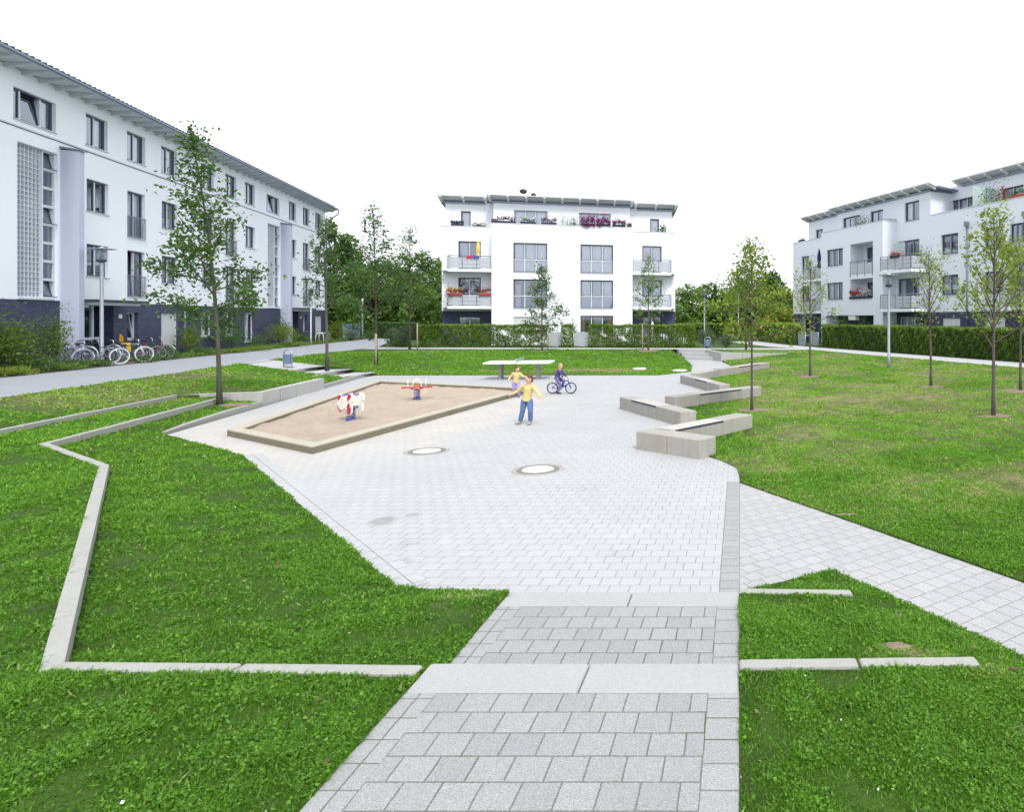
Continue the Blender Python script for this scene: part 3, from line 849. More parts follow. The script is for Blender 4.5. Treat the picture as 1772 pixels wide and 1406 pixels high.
# ------------------------------------------------------------------ sandpit
N, Lc, Fc, Rc = Vector((-8.35,12.98)), Vector((-11.57,15.0)), Vector((-14.75,27.0)), Vector((-7.5,24.1))
ring = [N, Rc, Fc, Lc]
def inset(poly, w):
    out = []
    for i, p in enumerate(poly):
        a, c = poly[i-1], poly[(i+1) % len(poly)]
        d0 = (p-a).normalized(); d1 = (c-p).normalized()
        n0, n1 = Vector((-d0.y, d0.x)), Vector((-d1.y, d1.x))
        m = n0+n1
        out.append(p + m/m.length_squared*2*w)
    return out
inner = inset(ring, 0.27)
pit = empty('sandpit', (N.x, N.y, 0), 0, 'four cornered sandpit of pale sand framed by weathered timber beams', 'sandpit')
for i in range(4):
    mb = MB(); cap = MB()
    a, b, c, d = ring[i]-N, ring[(i+1) % 4]-N, inner[(i+1) % 4]-N, inner[i]-N
    L = (b-a).length; n = max(1, round(L/2.4))
    for k in range(n):
        s, e = k/n + (0.003/L if k else 0), (k+1)/n - (0.003/L if k < n-1 else 0)
        q = [a.lerp(b, s), a.lerp(b, e), d.lerp(c, e), d.lerp(c, s)]
        mb.prism(q, -0.15, 0.125)
        ctr = sum(q, Vector((0,0)))/4
        qc = [p+(ctr-p)*0.002 for p in q]
        cap.prism(qc, 0.126, 0.150)
    o = mb.build('beam', M['beam_timber'], pit)
    cap.build('beam_top', M['beam_cap'], o)
def sand_sheet():
    poly = [(p.x-N.x, p.y-N.y, 0.0) for p in inset(ring, 0.2)]
    bb = np.array(poly)
    xs = np.arange(bb[:,0].min(), bb[:,0].max(), 0.16); ys = np.arange(bb[:,1].min(), bb[:,1].max(), 0.16)
    gx, gy = np.meshgrid(xs, ys)
    P = np.stack([gx.ravel(), gy.ravel()], 1) + rng.uniform(-0.05, 0.05, (gx.size, 2))
    P = P[inside(bb, P)]
    def hz(x, y):
        z = 0.062 + 0.018*np.sin(x*3.1+1)*np.sin(y*2.7) + 0.012*np.sin(x*7.3)*np.sin(y*6.1+2) + rng.normal(0, 0.013, len(x))
        return z + 0.045*np.exp(-((x+2.9)/1.0)**2-((y-3.1)/0.6)**2) + 0.05*np.exp(-((x+3.6)/0.5)**2-((y-8.0)/1.5)**2)
    allp = np.vstack([bb[:, :2], P])
    z = hz(allp[:,0], allp[:,1]); z[:4] = 0.07
    vo, eo, fo, *_ = delaunay_2d_cdt([Vector(p) for p in allp], [(0,1),(1,2),(2,3),(3,0)], [[0,1,2,3]], 1, 1e-5)
    vs = [(v.x, v.y, z[min(i, len(z)-1)]) for i, v in enumerate(vo)]
    me = bpy.data.meshes.new('sand'); me.from_pydata(vs, [], [list(f) for f in fo])
    me.polygons.foreach_set('use_smooth', [True]*len(me.polygons)); me.update()
    bm = bmesh.new(); bm.from_mesh(me); bmesh.ops.recalc_face_normals(bm, faces=bm.faces)
    if sum(f.normal.z for f in bm.faces) < 0: bmesh.ops.reverse_faces(bm, faces=bm.faces)
    bm.to_mesh(me); bm.free()
    link('sand', me, M['sand'], pit)
sand_sheet()

# ------------------------------------------------------------------ manhole covers and lids
simple('sett_ring', (0.34, 0.32, 0.30), 0.9, vary=0.35, scale=22, bump=0.6, bscale=30)
def manhole(x, y, z, r, label, group='round covers in the ground'):
    o = empty('manhole_cover', (x, y, z), 0, label, 'manhole cover', group)
    mb = MB(); mb.lathe([(r*1.0,-0.02),(r*1.0,0.008),(r*0.985,0.012),(r*0.80,0.012),(r*0.79,0.0)], n=40); mb.build('ring', M['cover_iron'], o)
    mb = MB(); mb.lathe([(r*1.22,-0.02),(r*1.22,0.004),(r*1.005,0.005),(r*1.0,-0.02)], n=40); mb.build('sett_ring', M['sett_ring'], o)
    mb = MB(); mb.lathe([(r*0.765,-0.02),(r*0.765,0.010),(r*0.74,0.016)], n=40); mb.build('lid', M['cover_concrete'], o)
    return o
manhole(*g(739,782,0)[:2], 0.004, 0.34, 'round manhole cover with pale lid nearer the sandpit corner')
manhole(*g(931,814,0)[:2], 0.004, 0.36, 'round manhole cover with pale lid in the open middle of the plaza')
def lid(px, py, z, r, label):
    x, y, _ = g(px, py, z)
    mb = MB(); mb.lathe([(r,-0.1),(r,0.05),(r*0.9,0.075)], n=28)
    o = mb.build('inspection_lid', M['cover_concrete']); o.location = (x, y, lawn_z(x, y))
    tag(o, label, 'lid', 'pale round lids in the middle lawn')
lid(1107, 637, 0.15, 0.36, 'pale round lid in the grass farther from the stairs')
lid(1176, 641, 0.08, 0.38, 'pale round lid in the grass close to the far walk')
# ------------------------------------------------------------------ houses
class House:
    """Local frame of a facade: x along it, y inward, z up from the ground beside it."""
    def __init__(s, name, origin, direction, label, gz):
        d = Vector(direction).normalized()
        s.o = Vector((origin[0], origin[1])); s.d = d; s.nin = Vector((-d.y, d.x)); s.gz = gz
        s.root = empty(name, (origin[0], origin[1], gz), math.atan2(d.y, d.x), label, 'apartment house')
    def u(s, px, off=0.0):
        """Place along the facade seen at column px of the photograph, for a plane off metres inward."""
        k = (px-CX)/F
        o = s.o + s.nin*off
        # o.x + u d.x = k (o.y + u d.y)
        return (k*o.y - o.x)/(s.d.x - k*s.d.y)
    def Y(s, px, off=0.0):
        return (s.o + s.nin*off + s.d*s.u(px, off)).y
    def z(s, px, py, off=0.0):
        return CAM_H + (CY-py)*s.Y(px, off)/F - s.gz
    def pt(s, u, y, z):
        p = s.o + s.d*u + s.nin*y
        return (p.x, p.y, s.gz+z)

def wall_sheet(mb, x0, x1, z0, z1, y, holes, reveal=0.20):
    """Upright wall with rectangular openings and their reveals; faces -y."""
    xs = sorted({x0, x1} | {min(max(h[i], x0), x1) for h in holes for i in (0, 1)})
    zs = sorted({z0, z1} | {min(max(h[i], z0), z1) for h in holes for i in (2, 3)})
    for i in range(len(xs)-1):
        for j in range(len(zs)-1):
            cx, cz = (xs[i]+xs[i+1])/2, (zs[j]+zs[j+1])/2
            if any(h[0] < cx < h[1] and h[2] < cz < h[3] for h in holes): continue
            mb.quad((xs[i],y,zs[j]), (xs[i+1],y,zs[j]), (xs[i+1],y,zs[j+1]), (xs[i],y,zs[j+1]))
    for h in holes:
        a, b, c, d = max(h[0],x0), min(h[1],x1), max(h[2],z0), min(h[3],z1)
        if a >= b or c >= d: continue
        r = h[4] if len(h) > 4 else reveal
        mb.quad((a,y,c),(a,y+r,c),(a,y+r,d),(a,y,d)); mb.quad((b,y,c),(b,y,d),(b,y+r,d),(b,y+r,c))
        mb.quad((a,y,d),(a,y+r,d),(b,y+r,d),(b,y,d)); mb.quad((a,y,c),(b,y,c),(b,y+r,c),(a,y+r,c))

wrand = random.Random(11)
def window(root, x0, x1, z0, z1, y, cols=2, sub=None, sill=True, curtain=None, tilt=None, style='dark', depth=0.13, half=None, mid='frame_light'):
    """A window set into an opening: frame, panes, sill, and a curtain where one hangs."""
    yf = y+depth
    w = x1-x0
    fr = MB()
    e = 0.055
    fr.mat(0)
    fr.box(x0, x0+e, yf, yf+0.07, z0, z1); fr.box(x1-e, x1, yf, yf+0.07, z0, z1)
    fr.box(x0+e, x1-e, yf, yf+0.07, z0, z0+e); fr.box(x0+e, x1-e, yf, yf+0.07, z1-e, z1)
    edges = [x0+e] + ([x0+w*c for c in cols] if isinstance(cols, (list, tuple)) else [x0+w*i/cols for i in range(1, cols)]) + [x1-e]
    fr.mat(1)
    for c in edges[1:-1]:
        fr.box(c-0.035, c+0.035, yf-0.012, yf+0.068, z0+e+0.002, z1-e-0.002)
    if sub:
        zc = z0 + (z1-z0)*sub
        for a, b in zip(edges[:-1], edges[1:]):
            fr.box(a+(0.036 if a > x0+e else 0.001), b-(0.036 if b < x1-e else 0.001), yf-0.008, yf+0.066, zc-0.035, zc+0.035)
    # casements inside the fixed frame
    fr.mat(0)
    pn = MB()
    for i, (a, b) in enumerate(zip(edges[:-1], edges[1:])):
        a2 = a + (0.037 if a > x0+e else 0.002); b2 = b - (0.037 if b < x1-e else 0.002)
        zb, zt = z0+e+0.002, z1-e-0.002
        if sub: zb = z0+(z1-z0)*sub+0.037
        cw = 0.04
        lean = 0.0
        if tilt is not None and i == tilt: lean = 0.16
        def P(xx, yy, zz):
            return (xx, yy+lean*(zz-zb)/(zt-zb), zz)
        for (p, q, r_, s_) in ((a2, a2+cw, zb, zt), (b2-cw, b2, zb, zt), (a2+cw, b2-cw, zb, zb+cw), (a2+cw, b2-cw, zt-cw, zt)):
            vs = [P(p,yf+0.008,r_),P(q,yf+0.008,r_),P(q,yf+0.06,r_),P(p,yf+0.06,r_),P(p,yf+0.008,s_),P(q,yf+0.008,s_),P(q,yf+0.06,s_),P(p,yf+0.06,s_)]
            fr.add(vs, [(0,3,2,1),(4,5,6,7),(0,1,5,4),(1,2,6,5),(2,3,7,6),(3,0,4,7)])
        pn.quad(P(a2+cw,yf+0.034,zb+cw), P(b2-cw,yf+0.034,zb+cw), P(b2-cw,yf+0.034,zt-cw), P(a2+cw,yf+0.034,zt-cw))
        if sub:
            z_b, z_t = z0+e+0.002, z0+(z1-z0)*sub-0.037
            pn.quad((a2,yf+0.034,z_b), (b2,yf+0.034,z_b), (b2,yf+0.034,z_t), (a2,yf+0.034,z_t))
    main = {'dark': 'frame_dark', 'grey': 'frame_grey', 'light': 'frame_light'}[style]
    o = fr.build('window', [M[main], M[mid]], root)
    pn.build('pane', M['pane'], o, fix=False)
    if sill:
        sb = MB(); sb.box(x0-0.04, x1+0.04, y-0.055, y+depth-0.002, z0-0.035, z0-0.004)
        sb.build('sill', M['sill_metal'], o)
    if curtain:
        for (fa, fb, za, zb, mat) in curtain:
            cb = MB()
            xa, xb = x0+0.03+(w-0.06)*fa, x0+0.03+(w-0.06)*fb
            n = max(6, int((xb-xa)/0.035))
            ph = wrand.uniform(0, 6)
            pts = [(xa+(xb-xa)*k/n, yf+0.20+0.022*math.sin(k*1.45+ph)+0.012*math.sin(k*0.6+ph)) for k in range(n+1)]
            zl, zh = z0+(z1-z0)*za, z0+(z1-z0)*zb
            cb.add([(p[0],p[1],zl) for p in pts]+[(p[0],p[1],zh) for p in pts], [(k,k+1,n+2+k,n+1+k) for k in range(n)], True)
            cb.build('curtain', M[mat], o, fix=False)
    return o

def rnd_curtain(kind=None):
    r = wrand.random() if kind is None else kind
    m = 'curtain' if wrand.random() < 0.6 else 'curtain_grey'
    if r < 0.30: return [(0,0.48,0.0,1,m),(0.52,1,0.0,1,m)]
    if r < 0.45: return [(0,1,0,1,m)]
    if r < 0.62: return [(0,0.25,0,1,m),(0.75,1,0,1,m)]
    if r < 0.80: return [(0,1,0.0,0.42,m)]
    if r < 0.90: return [(0,0.3,0,1,m)]
    return None

def bars(root, x0, x1, z0, z1, y, name='railing', step=0.115):
    """Upright bar railing before a french window."""
    mb = MB()
    mb.box(x0-0.03, x1+0.03, y-0.05, y-0.015, z1-0.04, z1)
    mb.box(x0-0.03, x1+0.03, y-0.045, y-0.02, z0+0.05, z0+0.08)
    n = int((x1-x0)/step)
    for k in range(n+1):
        x = x0 + (x1-x0)*k/n
        mb.box(x-0.008, x+0.008, y-0.041, y-0.025, z0+0.08, z1-0.04)
    return mb.build(name, M['rail_metal'], root)

def shutter_box(root, x0, x1, z0, z1, y, drop):
    """Roller shutter let down over an opening to the height drop."""
    mb = MB()
    n = max(3, int((z1-drop)/0.055))
    for k in range(n):
        a = drop+(z1-drop)*k/n; b = drop+(z1-drop)*(k+1)/n
        mb.extrude_xz([(x0+0.03, a+0.004), (x1-0.03, a+0.004), (x1-0.03, b-0.002), (x0+0.03, b-0.002)], y+0.075, y+0.095)
    mb.box(x0, x0+0.028, y+0.06, y+0.11, z0, z1); mb.box(x1-0.028, x1, y+0.06, y+0.11, z0, z1)
    return mb.build('roller_shutter', M['shutter'], root)

def roof_slab(root, pts, zin, zout, th, mats, rafter=None, name='roof', ysplit=0.0):
    """Overhanging eaves: pts = [x0, x1, y_in, y_out]; rises (or falls) from zin at y_in to zout at y_out."""
    x0, x1, yi, yo = pts
    mb = MB()
    mb.mat(0)
    mb.add([(x0,yo,zout),(x1,yo,zout),(x1,yi,zin),(x0,yi,zin),(x0,yo,zout+th),(x1,yo,zout+th),(x1,yi,zin+th),(x0,yi,zin+th)],
           [(0,3,2,1),(4,5,6,7),(0,1,5,4),(1,2,6,5),(2,3,7,6),(3,0,4,7)])
    o = mb.build(name, mats[0], root)
    if rafter:
        step, hw, hh, tail = rafter
        n = int((x1-x0)/step)
        for k in range(n+1):
            rb = MB()
            x = x0+0.2+(x1-x0-0.4)*k/n
            ye = yo+tail
            t = (ye-yi)/(yo-yi); ze = zin+(zout-zin)*t
            rb.add([(x-hw,ye,ze-hh*0.55),(x+hw,ye,ze-hh*0.55),(x+hw,yi,zin-hh),(x-hw,yi,zin-hh),(x-hw,ye,ze-0.003),(x+hw,ye,ze-0.003),(x+hw,yi,zin-0.003),(x-hw,yi,zin-0.003)],
                   [(0,3,2,1),(4,5,6,7),(0,1,5,4),(1,2,6,5),(2,3,7,6),(3,0,4,7)])
            rb.build('rafter', mats[1], o)
    return o

def balcony(root, x0, x1, y0, y1, zs, th=0.2, rail=1.0, posts=4, left=True, right=True, panel=True, curved=False):
    """Projecting slab with sheet panels between posts. y0 (outer) < y1 (wall)."""
    mb = MB()
    mb.box(x0, x1, y0, y1, zs-th, zs)
    o = mb.build('balcony', M['plaster_white'], root)
    r = MB(); p = MB()
    def run(a, b, n):
        a, b = Vector(a), Vector(b)
        for k in range(n+1):
            q = a.lerp(b, k/n)
            r.box(q.x-0.022, q.x+0.022, q.y-0.022, q.y+0.022, zs-th-0.03, zs+rail)
        r.tube([(a.x,a.y,zs+rail+0.02),(b.x,b.y,zs+rail+0.02)], 0.028, 8)
        dd = (b-a).normalized(); nn = Vector((-dd.y, dd.x))*0.012
        for k in range(n):
            q0 = a.lerp(b, k/n)+dd*0.03; q1 = a.lerp(b, (k+1)/n)-dd*0.03
            for zz0, zz1 in ((zs+0.07, zs+0.37), (zs+0.39, zs+0.66), (zs+0.68, zs+rail-0.13)):
                p.prism([q0-nn, q1-nn, q1+nn, q0+nn], zz0, zz1)
        r.tube([(a.x,a.y,zs+rail-0.10),(b.x,b.y,zs+rail-0.10)], 0.012, 6)
    run((x0+0.03,y0+0.03), (x1-0.03,y0+0.03), posts)
    if left: run((x0+0.03,y1-0.04), (x0+0.03,y0+0.03), 1)
    if right: run((x1-0.03,y0+0.03), (x1-0.03,y1-0.04), 1)
    r.build('railing', M['rail_metal'], o); p.build('railing_panel', M['rail_panel'], o)
    return o

# ================================================================== left house
LH = House('apartment_house', (-26.35, 23.66), DL, 'long white four storey house with a dark brick ground floor and lattice glass stairwells', 0.75)
lu0, lu1 = -13.0, 33.85
FL = [0.0, 2.80, 5.56, 8.32]                 # storey floors above the ground
ZB = 2.62                                     # top of the brickwork
ZT = 11.10                                    # top of the wall
def left_house():
    r = LH.root
    holes_w, holes_b = [], []
    todo = []
    sections = [-21.65, 0.0, 21.65]
    for s0 in sections:
        cols = [4.45, 7.2, 9.92, 13.75, 16.5, 19.05]
        for ci, c in enumerate(cols):
            a = s0+c
            w = 1.40
            if a < lu0+0.3 or a+w > lu1-0.3: continue
            near = a < 12.5
            # top storey
            todo.append(('w', a, a+w, FL[3]+0.94, FL[3]+2.28, 2))
            fr_col = ci in (1, 4)
            for f in (1, 2):
                if fr_col: todo.append(('f', a+0.03, a+w-0.03, FL[f]+0.14, FL[f]+2.28, 2))
                else: todo.append(('w', a+0.05, a+w+0.05, FL[f]+0.92, FL[f]+2.28, 2))
        # windows over the stairwell
        a = s0+0.62
        if lu0+0.3 < a and a+2.1 < lu1: todo.append(('t', a, a+2.12, FL[3]+0.94, FL[3]+2.10, 3))
        # stairwell glazing
        a = s0+0.80
        if lu0+0.3 < a < lu1-4: todo.append(('g', a, a+2.05, ZB+0.10, 8.45, 0))
    # ground floor openings
    gf = []
    for s0 in sections:
        for (c, w, zb, zt, kind) in ((7.25,0.82,0.92,2.20,'n'), (9.95,1.45,0.50,2.18,'s'), (13.75,1.35,0.88,2.30,'k'), (16.5,1.35,0.88,2.30,'c'), (19.05,1.45,0.42,2.30,'k'), (3.55,2.72,0.0,2.58,'d')):
            a = s0+c
            if a < lu0+0.3 or a+w > lu1-0.4: continue
            gf.append((a, a+w, zb, zt, kind))
    for (k, a, b, c, d, n) in todo:
        if k == 'g': holes_w.append((a, b, c, d, 0.32))
        else: holes_w.append((a, b, c, d))
    for (a, b, c, d, k) in gf: holes_b.append((a, b, c, d, 0.75 if k == 'd' else 0.22))
    wl = MB(); wall_sheet(wl, lu0, lu1, ZB, ZT, 0.0, holes_w)
    wl.quad((lu1,0,ZB),(lu1,11.5,ZB),(lu1,11.5,ZT+0.8),(lu1,0,ZT)); wl.quad((lu0,0,ZB),(lu0,0,ZT),(lu0,11.5,ZT),(lu0,11.5,ZB))
    wl.quad((lu1,11.5,ZB),(lu0,11.5,ZB),(lu0,11.5,ZT),(lu1,11.5,ZT))
    # string course
    wl.build('wall', M['plaster_cool'], r, fix=False)
    bw = MB(); wall_sheet(bw, lu0, lu1, -0.3, ZB-0.003, 0.012, holes_b)
    bw.quad((lu1-0.012,0,-0.3),(lu1-0.012,11.5,-0.3),(lu1-0.012,11.5,ZB-0.003),(lu1-0.012,0,ZB-0.003)); bw.quad((lu0,0,-0.3),(lu0,0,ZB),(lu0,11.5,ZB),(lu0,11.5,-0.3))
    bw.build('brick_base', M['brick_blue'], r, fix=False)
    sc = MB(); sc.box(lu0, lu1+0.02, -0.035, 0.004, 8.98, 9.03); sc.mat(1); sc.box(lu0, lu1+0.01, -0.03, -0.002, 8.955, 8.978)
    sc.build('string_course', [M['sill_metal'], M['frame_dark']], r)
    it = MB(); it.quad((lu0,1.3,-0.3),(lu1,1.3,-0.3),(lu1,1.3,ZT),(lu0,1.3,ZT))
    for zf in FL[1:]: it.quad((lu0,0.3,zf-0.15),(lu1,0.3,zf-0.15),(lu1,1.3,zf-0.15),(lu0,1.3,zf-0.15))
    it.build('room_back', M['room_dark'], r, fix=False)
    # roof: eaves with brackets, gutter, tiles rising behind
    ro = roof_slab(r, (lu0-0.5, lu1+0.30, 0.05, -0.85), ZT+0.03, ZT+0.10, 0.08, [M['soffit_dim'], M['soffit_dim']], (0.85, 0.05, 0.20, 0.10), 'eaves')
    tb = MB()
    tb.add([(lu0-0.5,-0.90,ZT+0.19),(lu1+0.35,-0.90,ZT+0.19),(lu1+0.35,11.6,ZT+2.0),(lu0-0.5,11.6,ZT+2.0),(lu0-0.5,-0.90,ZT+0.25),(lu1+0.35,-0.90,ZT+0.25),(lu1+0.35,11.6,ZT+2.12),(lu0-0.5,11.6,ZT+2.12)],
           [(0,3,2,1),(4,5,6,7),(0,1,5,4),(1,2,6,5),(2,3,7,6),(3,0,4,7)])
    n = int((lu1-lu0)/0.3)
    for k in range(n):
        x = lu0-0.4+0.3*k
        tb.tube([(x,-0.93,ZT+0.25),(x,0.8,ZT+0.51)], 0.045, 6)
    tb.build('roof', M['roof_tile'], r)
    gt = MB(); gt.tube([(lu0-0.5,-0.94,ZT+0.13),(lu1+0.36,-0.94,ZT+0.13)], 0.06, 10)
    gt.tube([(lu1+0.28,-0.94,ZT+0.10),(lu1+0.28,-0.90,ZT-0.25),(lu1+0.12,-0.45,ZT-0.65),(lu1+0.08,-0.09,ZT-1.05),(lu1+0.08,-0.09,ZT-1.5),(lu1+0.08,-0.09,0)], 0.055, 10)
    gt.tube([(11.9,-0.09,ZB+0.3),(11.9,-0.09,0)], 0.05, 10)
    gt.build('gutter', M['zinc'], r)
    for i, (k, a, b, c, d, n) in enumerate(todo):
        if k == 'w':
            window(r, a, b, c, d, 0.0, 2, curtain=rnd_curtain(), tilt=(0 if i == 3 else None))
        elif k == 'f':
            window(r, a, b, c, d, 0.0, 2, curtain=rnd_curtain(), tilt=(0 if i % 5 == 1 else None))
            bars(r, a, b, c-0.02, c+0.98, 0.0)
        elif k == 't':
            window(r, a, b, c, d, 0.0, [0.22, 0.70], tilt=1, curtain=[(0,0.2,0,1,'curtain_grey'),(0.72,1,0,1,'curtain')])
        elif k == 'g':
            # lattice of glass blocks and a strip of panes beside it
            gx1 = a+1.36
            lb = MB()
            nx, nz = 7, 30
            for q in range(nx+1):
                x = a+0.02+(gx1-a-0.04)*q/nx
                lb.box(x-0.012, x+0.012, 0.15, 0.22, c, d)
            for q in range(nz+1):
                z = c+0.02+(d-c-0.04)*q/nz
                lb.box(a, gx1, 0.155, 0.215, z-0.012, z+0.012)
            o = lb.build('glass_block_lattice', M['frame_light'], r)
            pb = MB(); pb.quad((a,0.20,c),(gx1,0.20,c),(gx1,0.20,d),(a,0.20,d)); pb.build('glass_blocks', M['glass_block'], o, fix=False)
            sb = MB(); sb.box(a-0.03, gx1+0.4, -0.07, 0.08, c-0.09, c-0.02); sb.build('sill', M['sill_metal'], o)
            x0, x1 = gx1+0.07, b-0.04
            fb = MB(); pn = MB()
            nz = 8
            z0 = 0.9
            fb.box(x0-0.06, x0, 0.10, 0.26, c, d); fb.box(x1, x1+0.05, 0.10, 0.26, c, d)
            for q in range(nz+1):
                z = c+(d-c)*q/nz
                fb.box(x0, x1, 0.12, 0.24, max(c, z-0.05), min(d, z+0.05))
            for q in range(nz):
                za, zb = c+(d-c)*q/nz+0.05, c+(d-c)*(q+1)/nz-0.05
                if q in (0, 4, 7):     # tilted casements
                    fb.mat(1)
                    for (p1, p2, q1, q2) in ((x0,x0+0.05,za,zb),(x1-0.05,x1,za,zb),(x0+0.05,x1-0.05,za,za+0.05),(x0+0.05,x1-0.05,zb-0.05,zb)):
                        s_ = lambda z_: 0.02+0.14*(z_-za)/(zb-za)
                        fb.add([(p1,0.13+s_(q1),q1),(p2,0.13+s_(q1),q1),(p2,0.18+s_(q1),q1),(p1,0.18+s_(q1),q1),(p1,0.13+s_(q2),q2),(p2,0.13+s_(q2),q2),(p2,0.18+s_(q2),q2),(p1,0.18+s_(q2),q2)],
                               [(0,3,2,1),(4,5,6,7),(0,1,5,4),(1,2,6,5),(2,3,7,6),(3,0,4,7)])
                    fb.box(x0-0.02, x1+0.10, 0.02, 0.05, za-0.015, za+0.015)
                    fb.mat(0)
                    pn.quad((x0+0.05,0.17,za+0.05),(x1-0.05,0.17,za+0.05),(x1-0.05,0.29,zb-0.05),(x0+0.05,0.29,zb-0.05))
                else:
                    pn.quad((x0,0.18,za),(x1,0.18,za),(x1,0.18,zb),(x0,0.18,zb))
            w = fb.build('stair_window', [M['frame_light'], M['frame_dark']], r); pn.build('pane', M['pane'], w, fix=False)
            # upright fin beside the entrance, capped with a sloping sheet
            f0 = a+2.17; 
            fn = MB(); fn.box(f0, f0+0.30, -0.62, 0.012, -0.3, 8.66); fn.build('stair_fin', M['plaster_fin'], r)
            fc = MB(); fc.add([(f0-0.06,-0.70,8.66),(f0+0.36,-0.70,8.66),(f0+0.36,0.0,8.72),(f0-0.06,0.0,8.72),(f0-0.06,-0.70,8.70),(f0+0.36,-0.70,8.70),(f0+0.36,0.0,8.80),(f0-0.06,0.0,8.80)],
                              [(0,3,2,1),(4,5,6,7),(0,1,5,4),(1,2,6,5),(2,3,7,6),(3,0,4,7)]); fc.build('fin_cap', M['zinc'], r)
    for (a, b, c, d, k) in gf:
        if k == 'd':
            fb = MB(); pn = MB()
            y = 0.35
            # white frame of the entrance with side light, door and letter boxes
            z1 = d-0.02
            xs = [a+0.02, a+0.30, a+0.95, a+1.10, a+1.95, a+2.05, a+2.68]
            fb.box(xs[0], xs[1], y-0.02, y+0.12, 0.0, z1)
            for (p, q) in ((xs[2]-0.05, xs[2]+0.07), (xs[3], xs[3]+0.12), (xs[4]-0.04, xs[4]+0.08), (xs[6]-0.12, xs[6])):
                fb.box(p, q, y, y+0.10, 0.0, z1)
            fb.box(xs[1], xs[6]-0.12, y+0.002, y+0.098, z1-0.09, z1); fb.box(xs[1], xs[2]-0.05, y+0.01, y+0.09, 2.02, 2.12)
            fb.box(xs[3]+0.12, xs[6]-0.12, y+0.012, y+0.092, 0.98, 1.10); fb.box(xs[3]+0.12, xs[6]-0.12, y+0.011, y+0.091, 0.34, 0.44)
            fb.box(xs[1], xs[6]-0.12, y+0.013, y+0.093, 0.0, 0.10)
            o = fb.build('entrance_door', M['door_white'], r)
            pn.quad((xs[1],y+0.05,0.1),(xs[6],y+0.05,0.1),(xs[6],y+0.05,z1),(xs[1],y+0.05,z1)); pn.build('pane', M['pane'], o, fix=False)
            lbx = MB()
            for q in range(2):
                for p in range(3):
                    lbx.box(xs[4]-0.75+0.27*p, xs[4]-0.51+0.27*p, y-0.03, y+0.012, 0.50+0.22*q, 0.69+0.22*q)
            lbx.build('letter_box', M['slat_dark'], o)
            hd = MB(); hd.tube([(xs[3]+0.14,y-0.05,0.9),(xs[3]+0.14,y-0.05,1.4)], 0.018, 8); hd.build('handle', M['chrome'], o)
            cb = MB(); cb.box(a-0.25, b+0.55, -1.05, 0.0, d+0.02, d+0.12); cn = cb.build('canopy', M['canopy_dark'], r)
            ub = MB(); ub.box(a-0.1, b+0.3, -0.85, -0.03, d-0.10, d+0.017); ub.build('canopy_soffit', M['door_white'], cn)
            nb = MB(); nb.bbox(b+0.28, b+0.50, -0.05, 0.01, 1.92, 2.10, 0.008); nb.build('number_lamp', M['white_paint'], r)
        elif k == 'n':
            window(r, a, b, c, d, 0.012, 1, tilt=0, curtain=[(0,0.5,0,0.5,'curtain')], style='light', depth=0.16)
        elif k == 's':
            shutter_box(r, a, b, c, d, 0.012, c+0.05)
        elif k == 'k':
            window(r, a, b, c, d, 0.012, 2, tilt=0, curtain=[(0.5,1,0,1,'curtain')], style='light', depth=0.16)
        else:
            window(r, a, b, c, d, 0.012, 2, curtain=[(0.1,0.9,0,0.5,'curtain')], style='light', depth=0.16)
plaster('plaster_fin', (0.46, 0.49, 0.62), 0.05)
def glass_block():
    t = NT('glass_block')
    c = t.coords()
    nz = t.noise(c, 1.4, 3.0)
    fine = t.noise(c, 9.0, 2.0)
    col = t.mix(t.ramp(nz, [(0.35, 0.0), (0.7, 1.0)]), (0.17, 0.215, 0.27), (0.33, 0.40, 0.45))
    col = t.mix(t.math('MULTIPLY', fine, 0.5), col, (0.42, 0.50, 0.52))
    M['glass_block'] = t.finish(t.principled(col, 0.18, 0.6, 0.0, t.bump(fine, 0.4, 0.02)))
glass_block()
left_house()

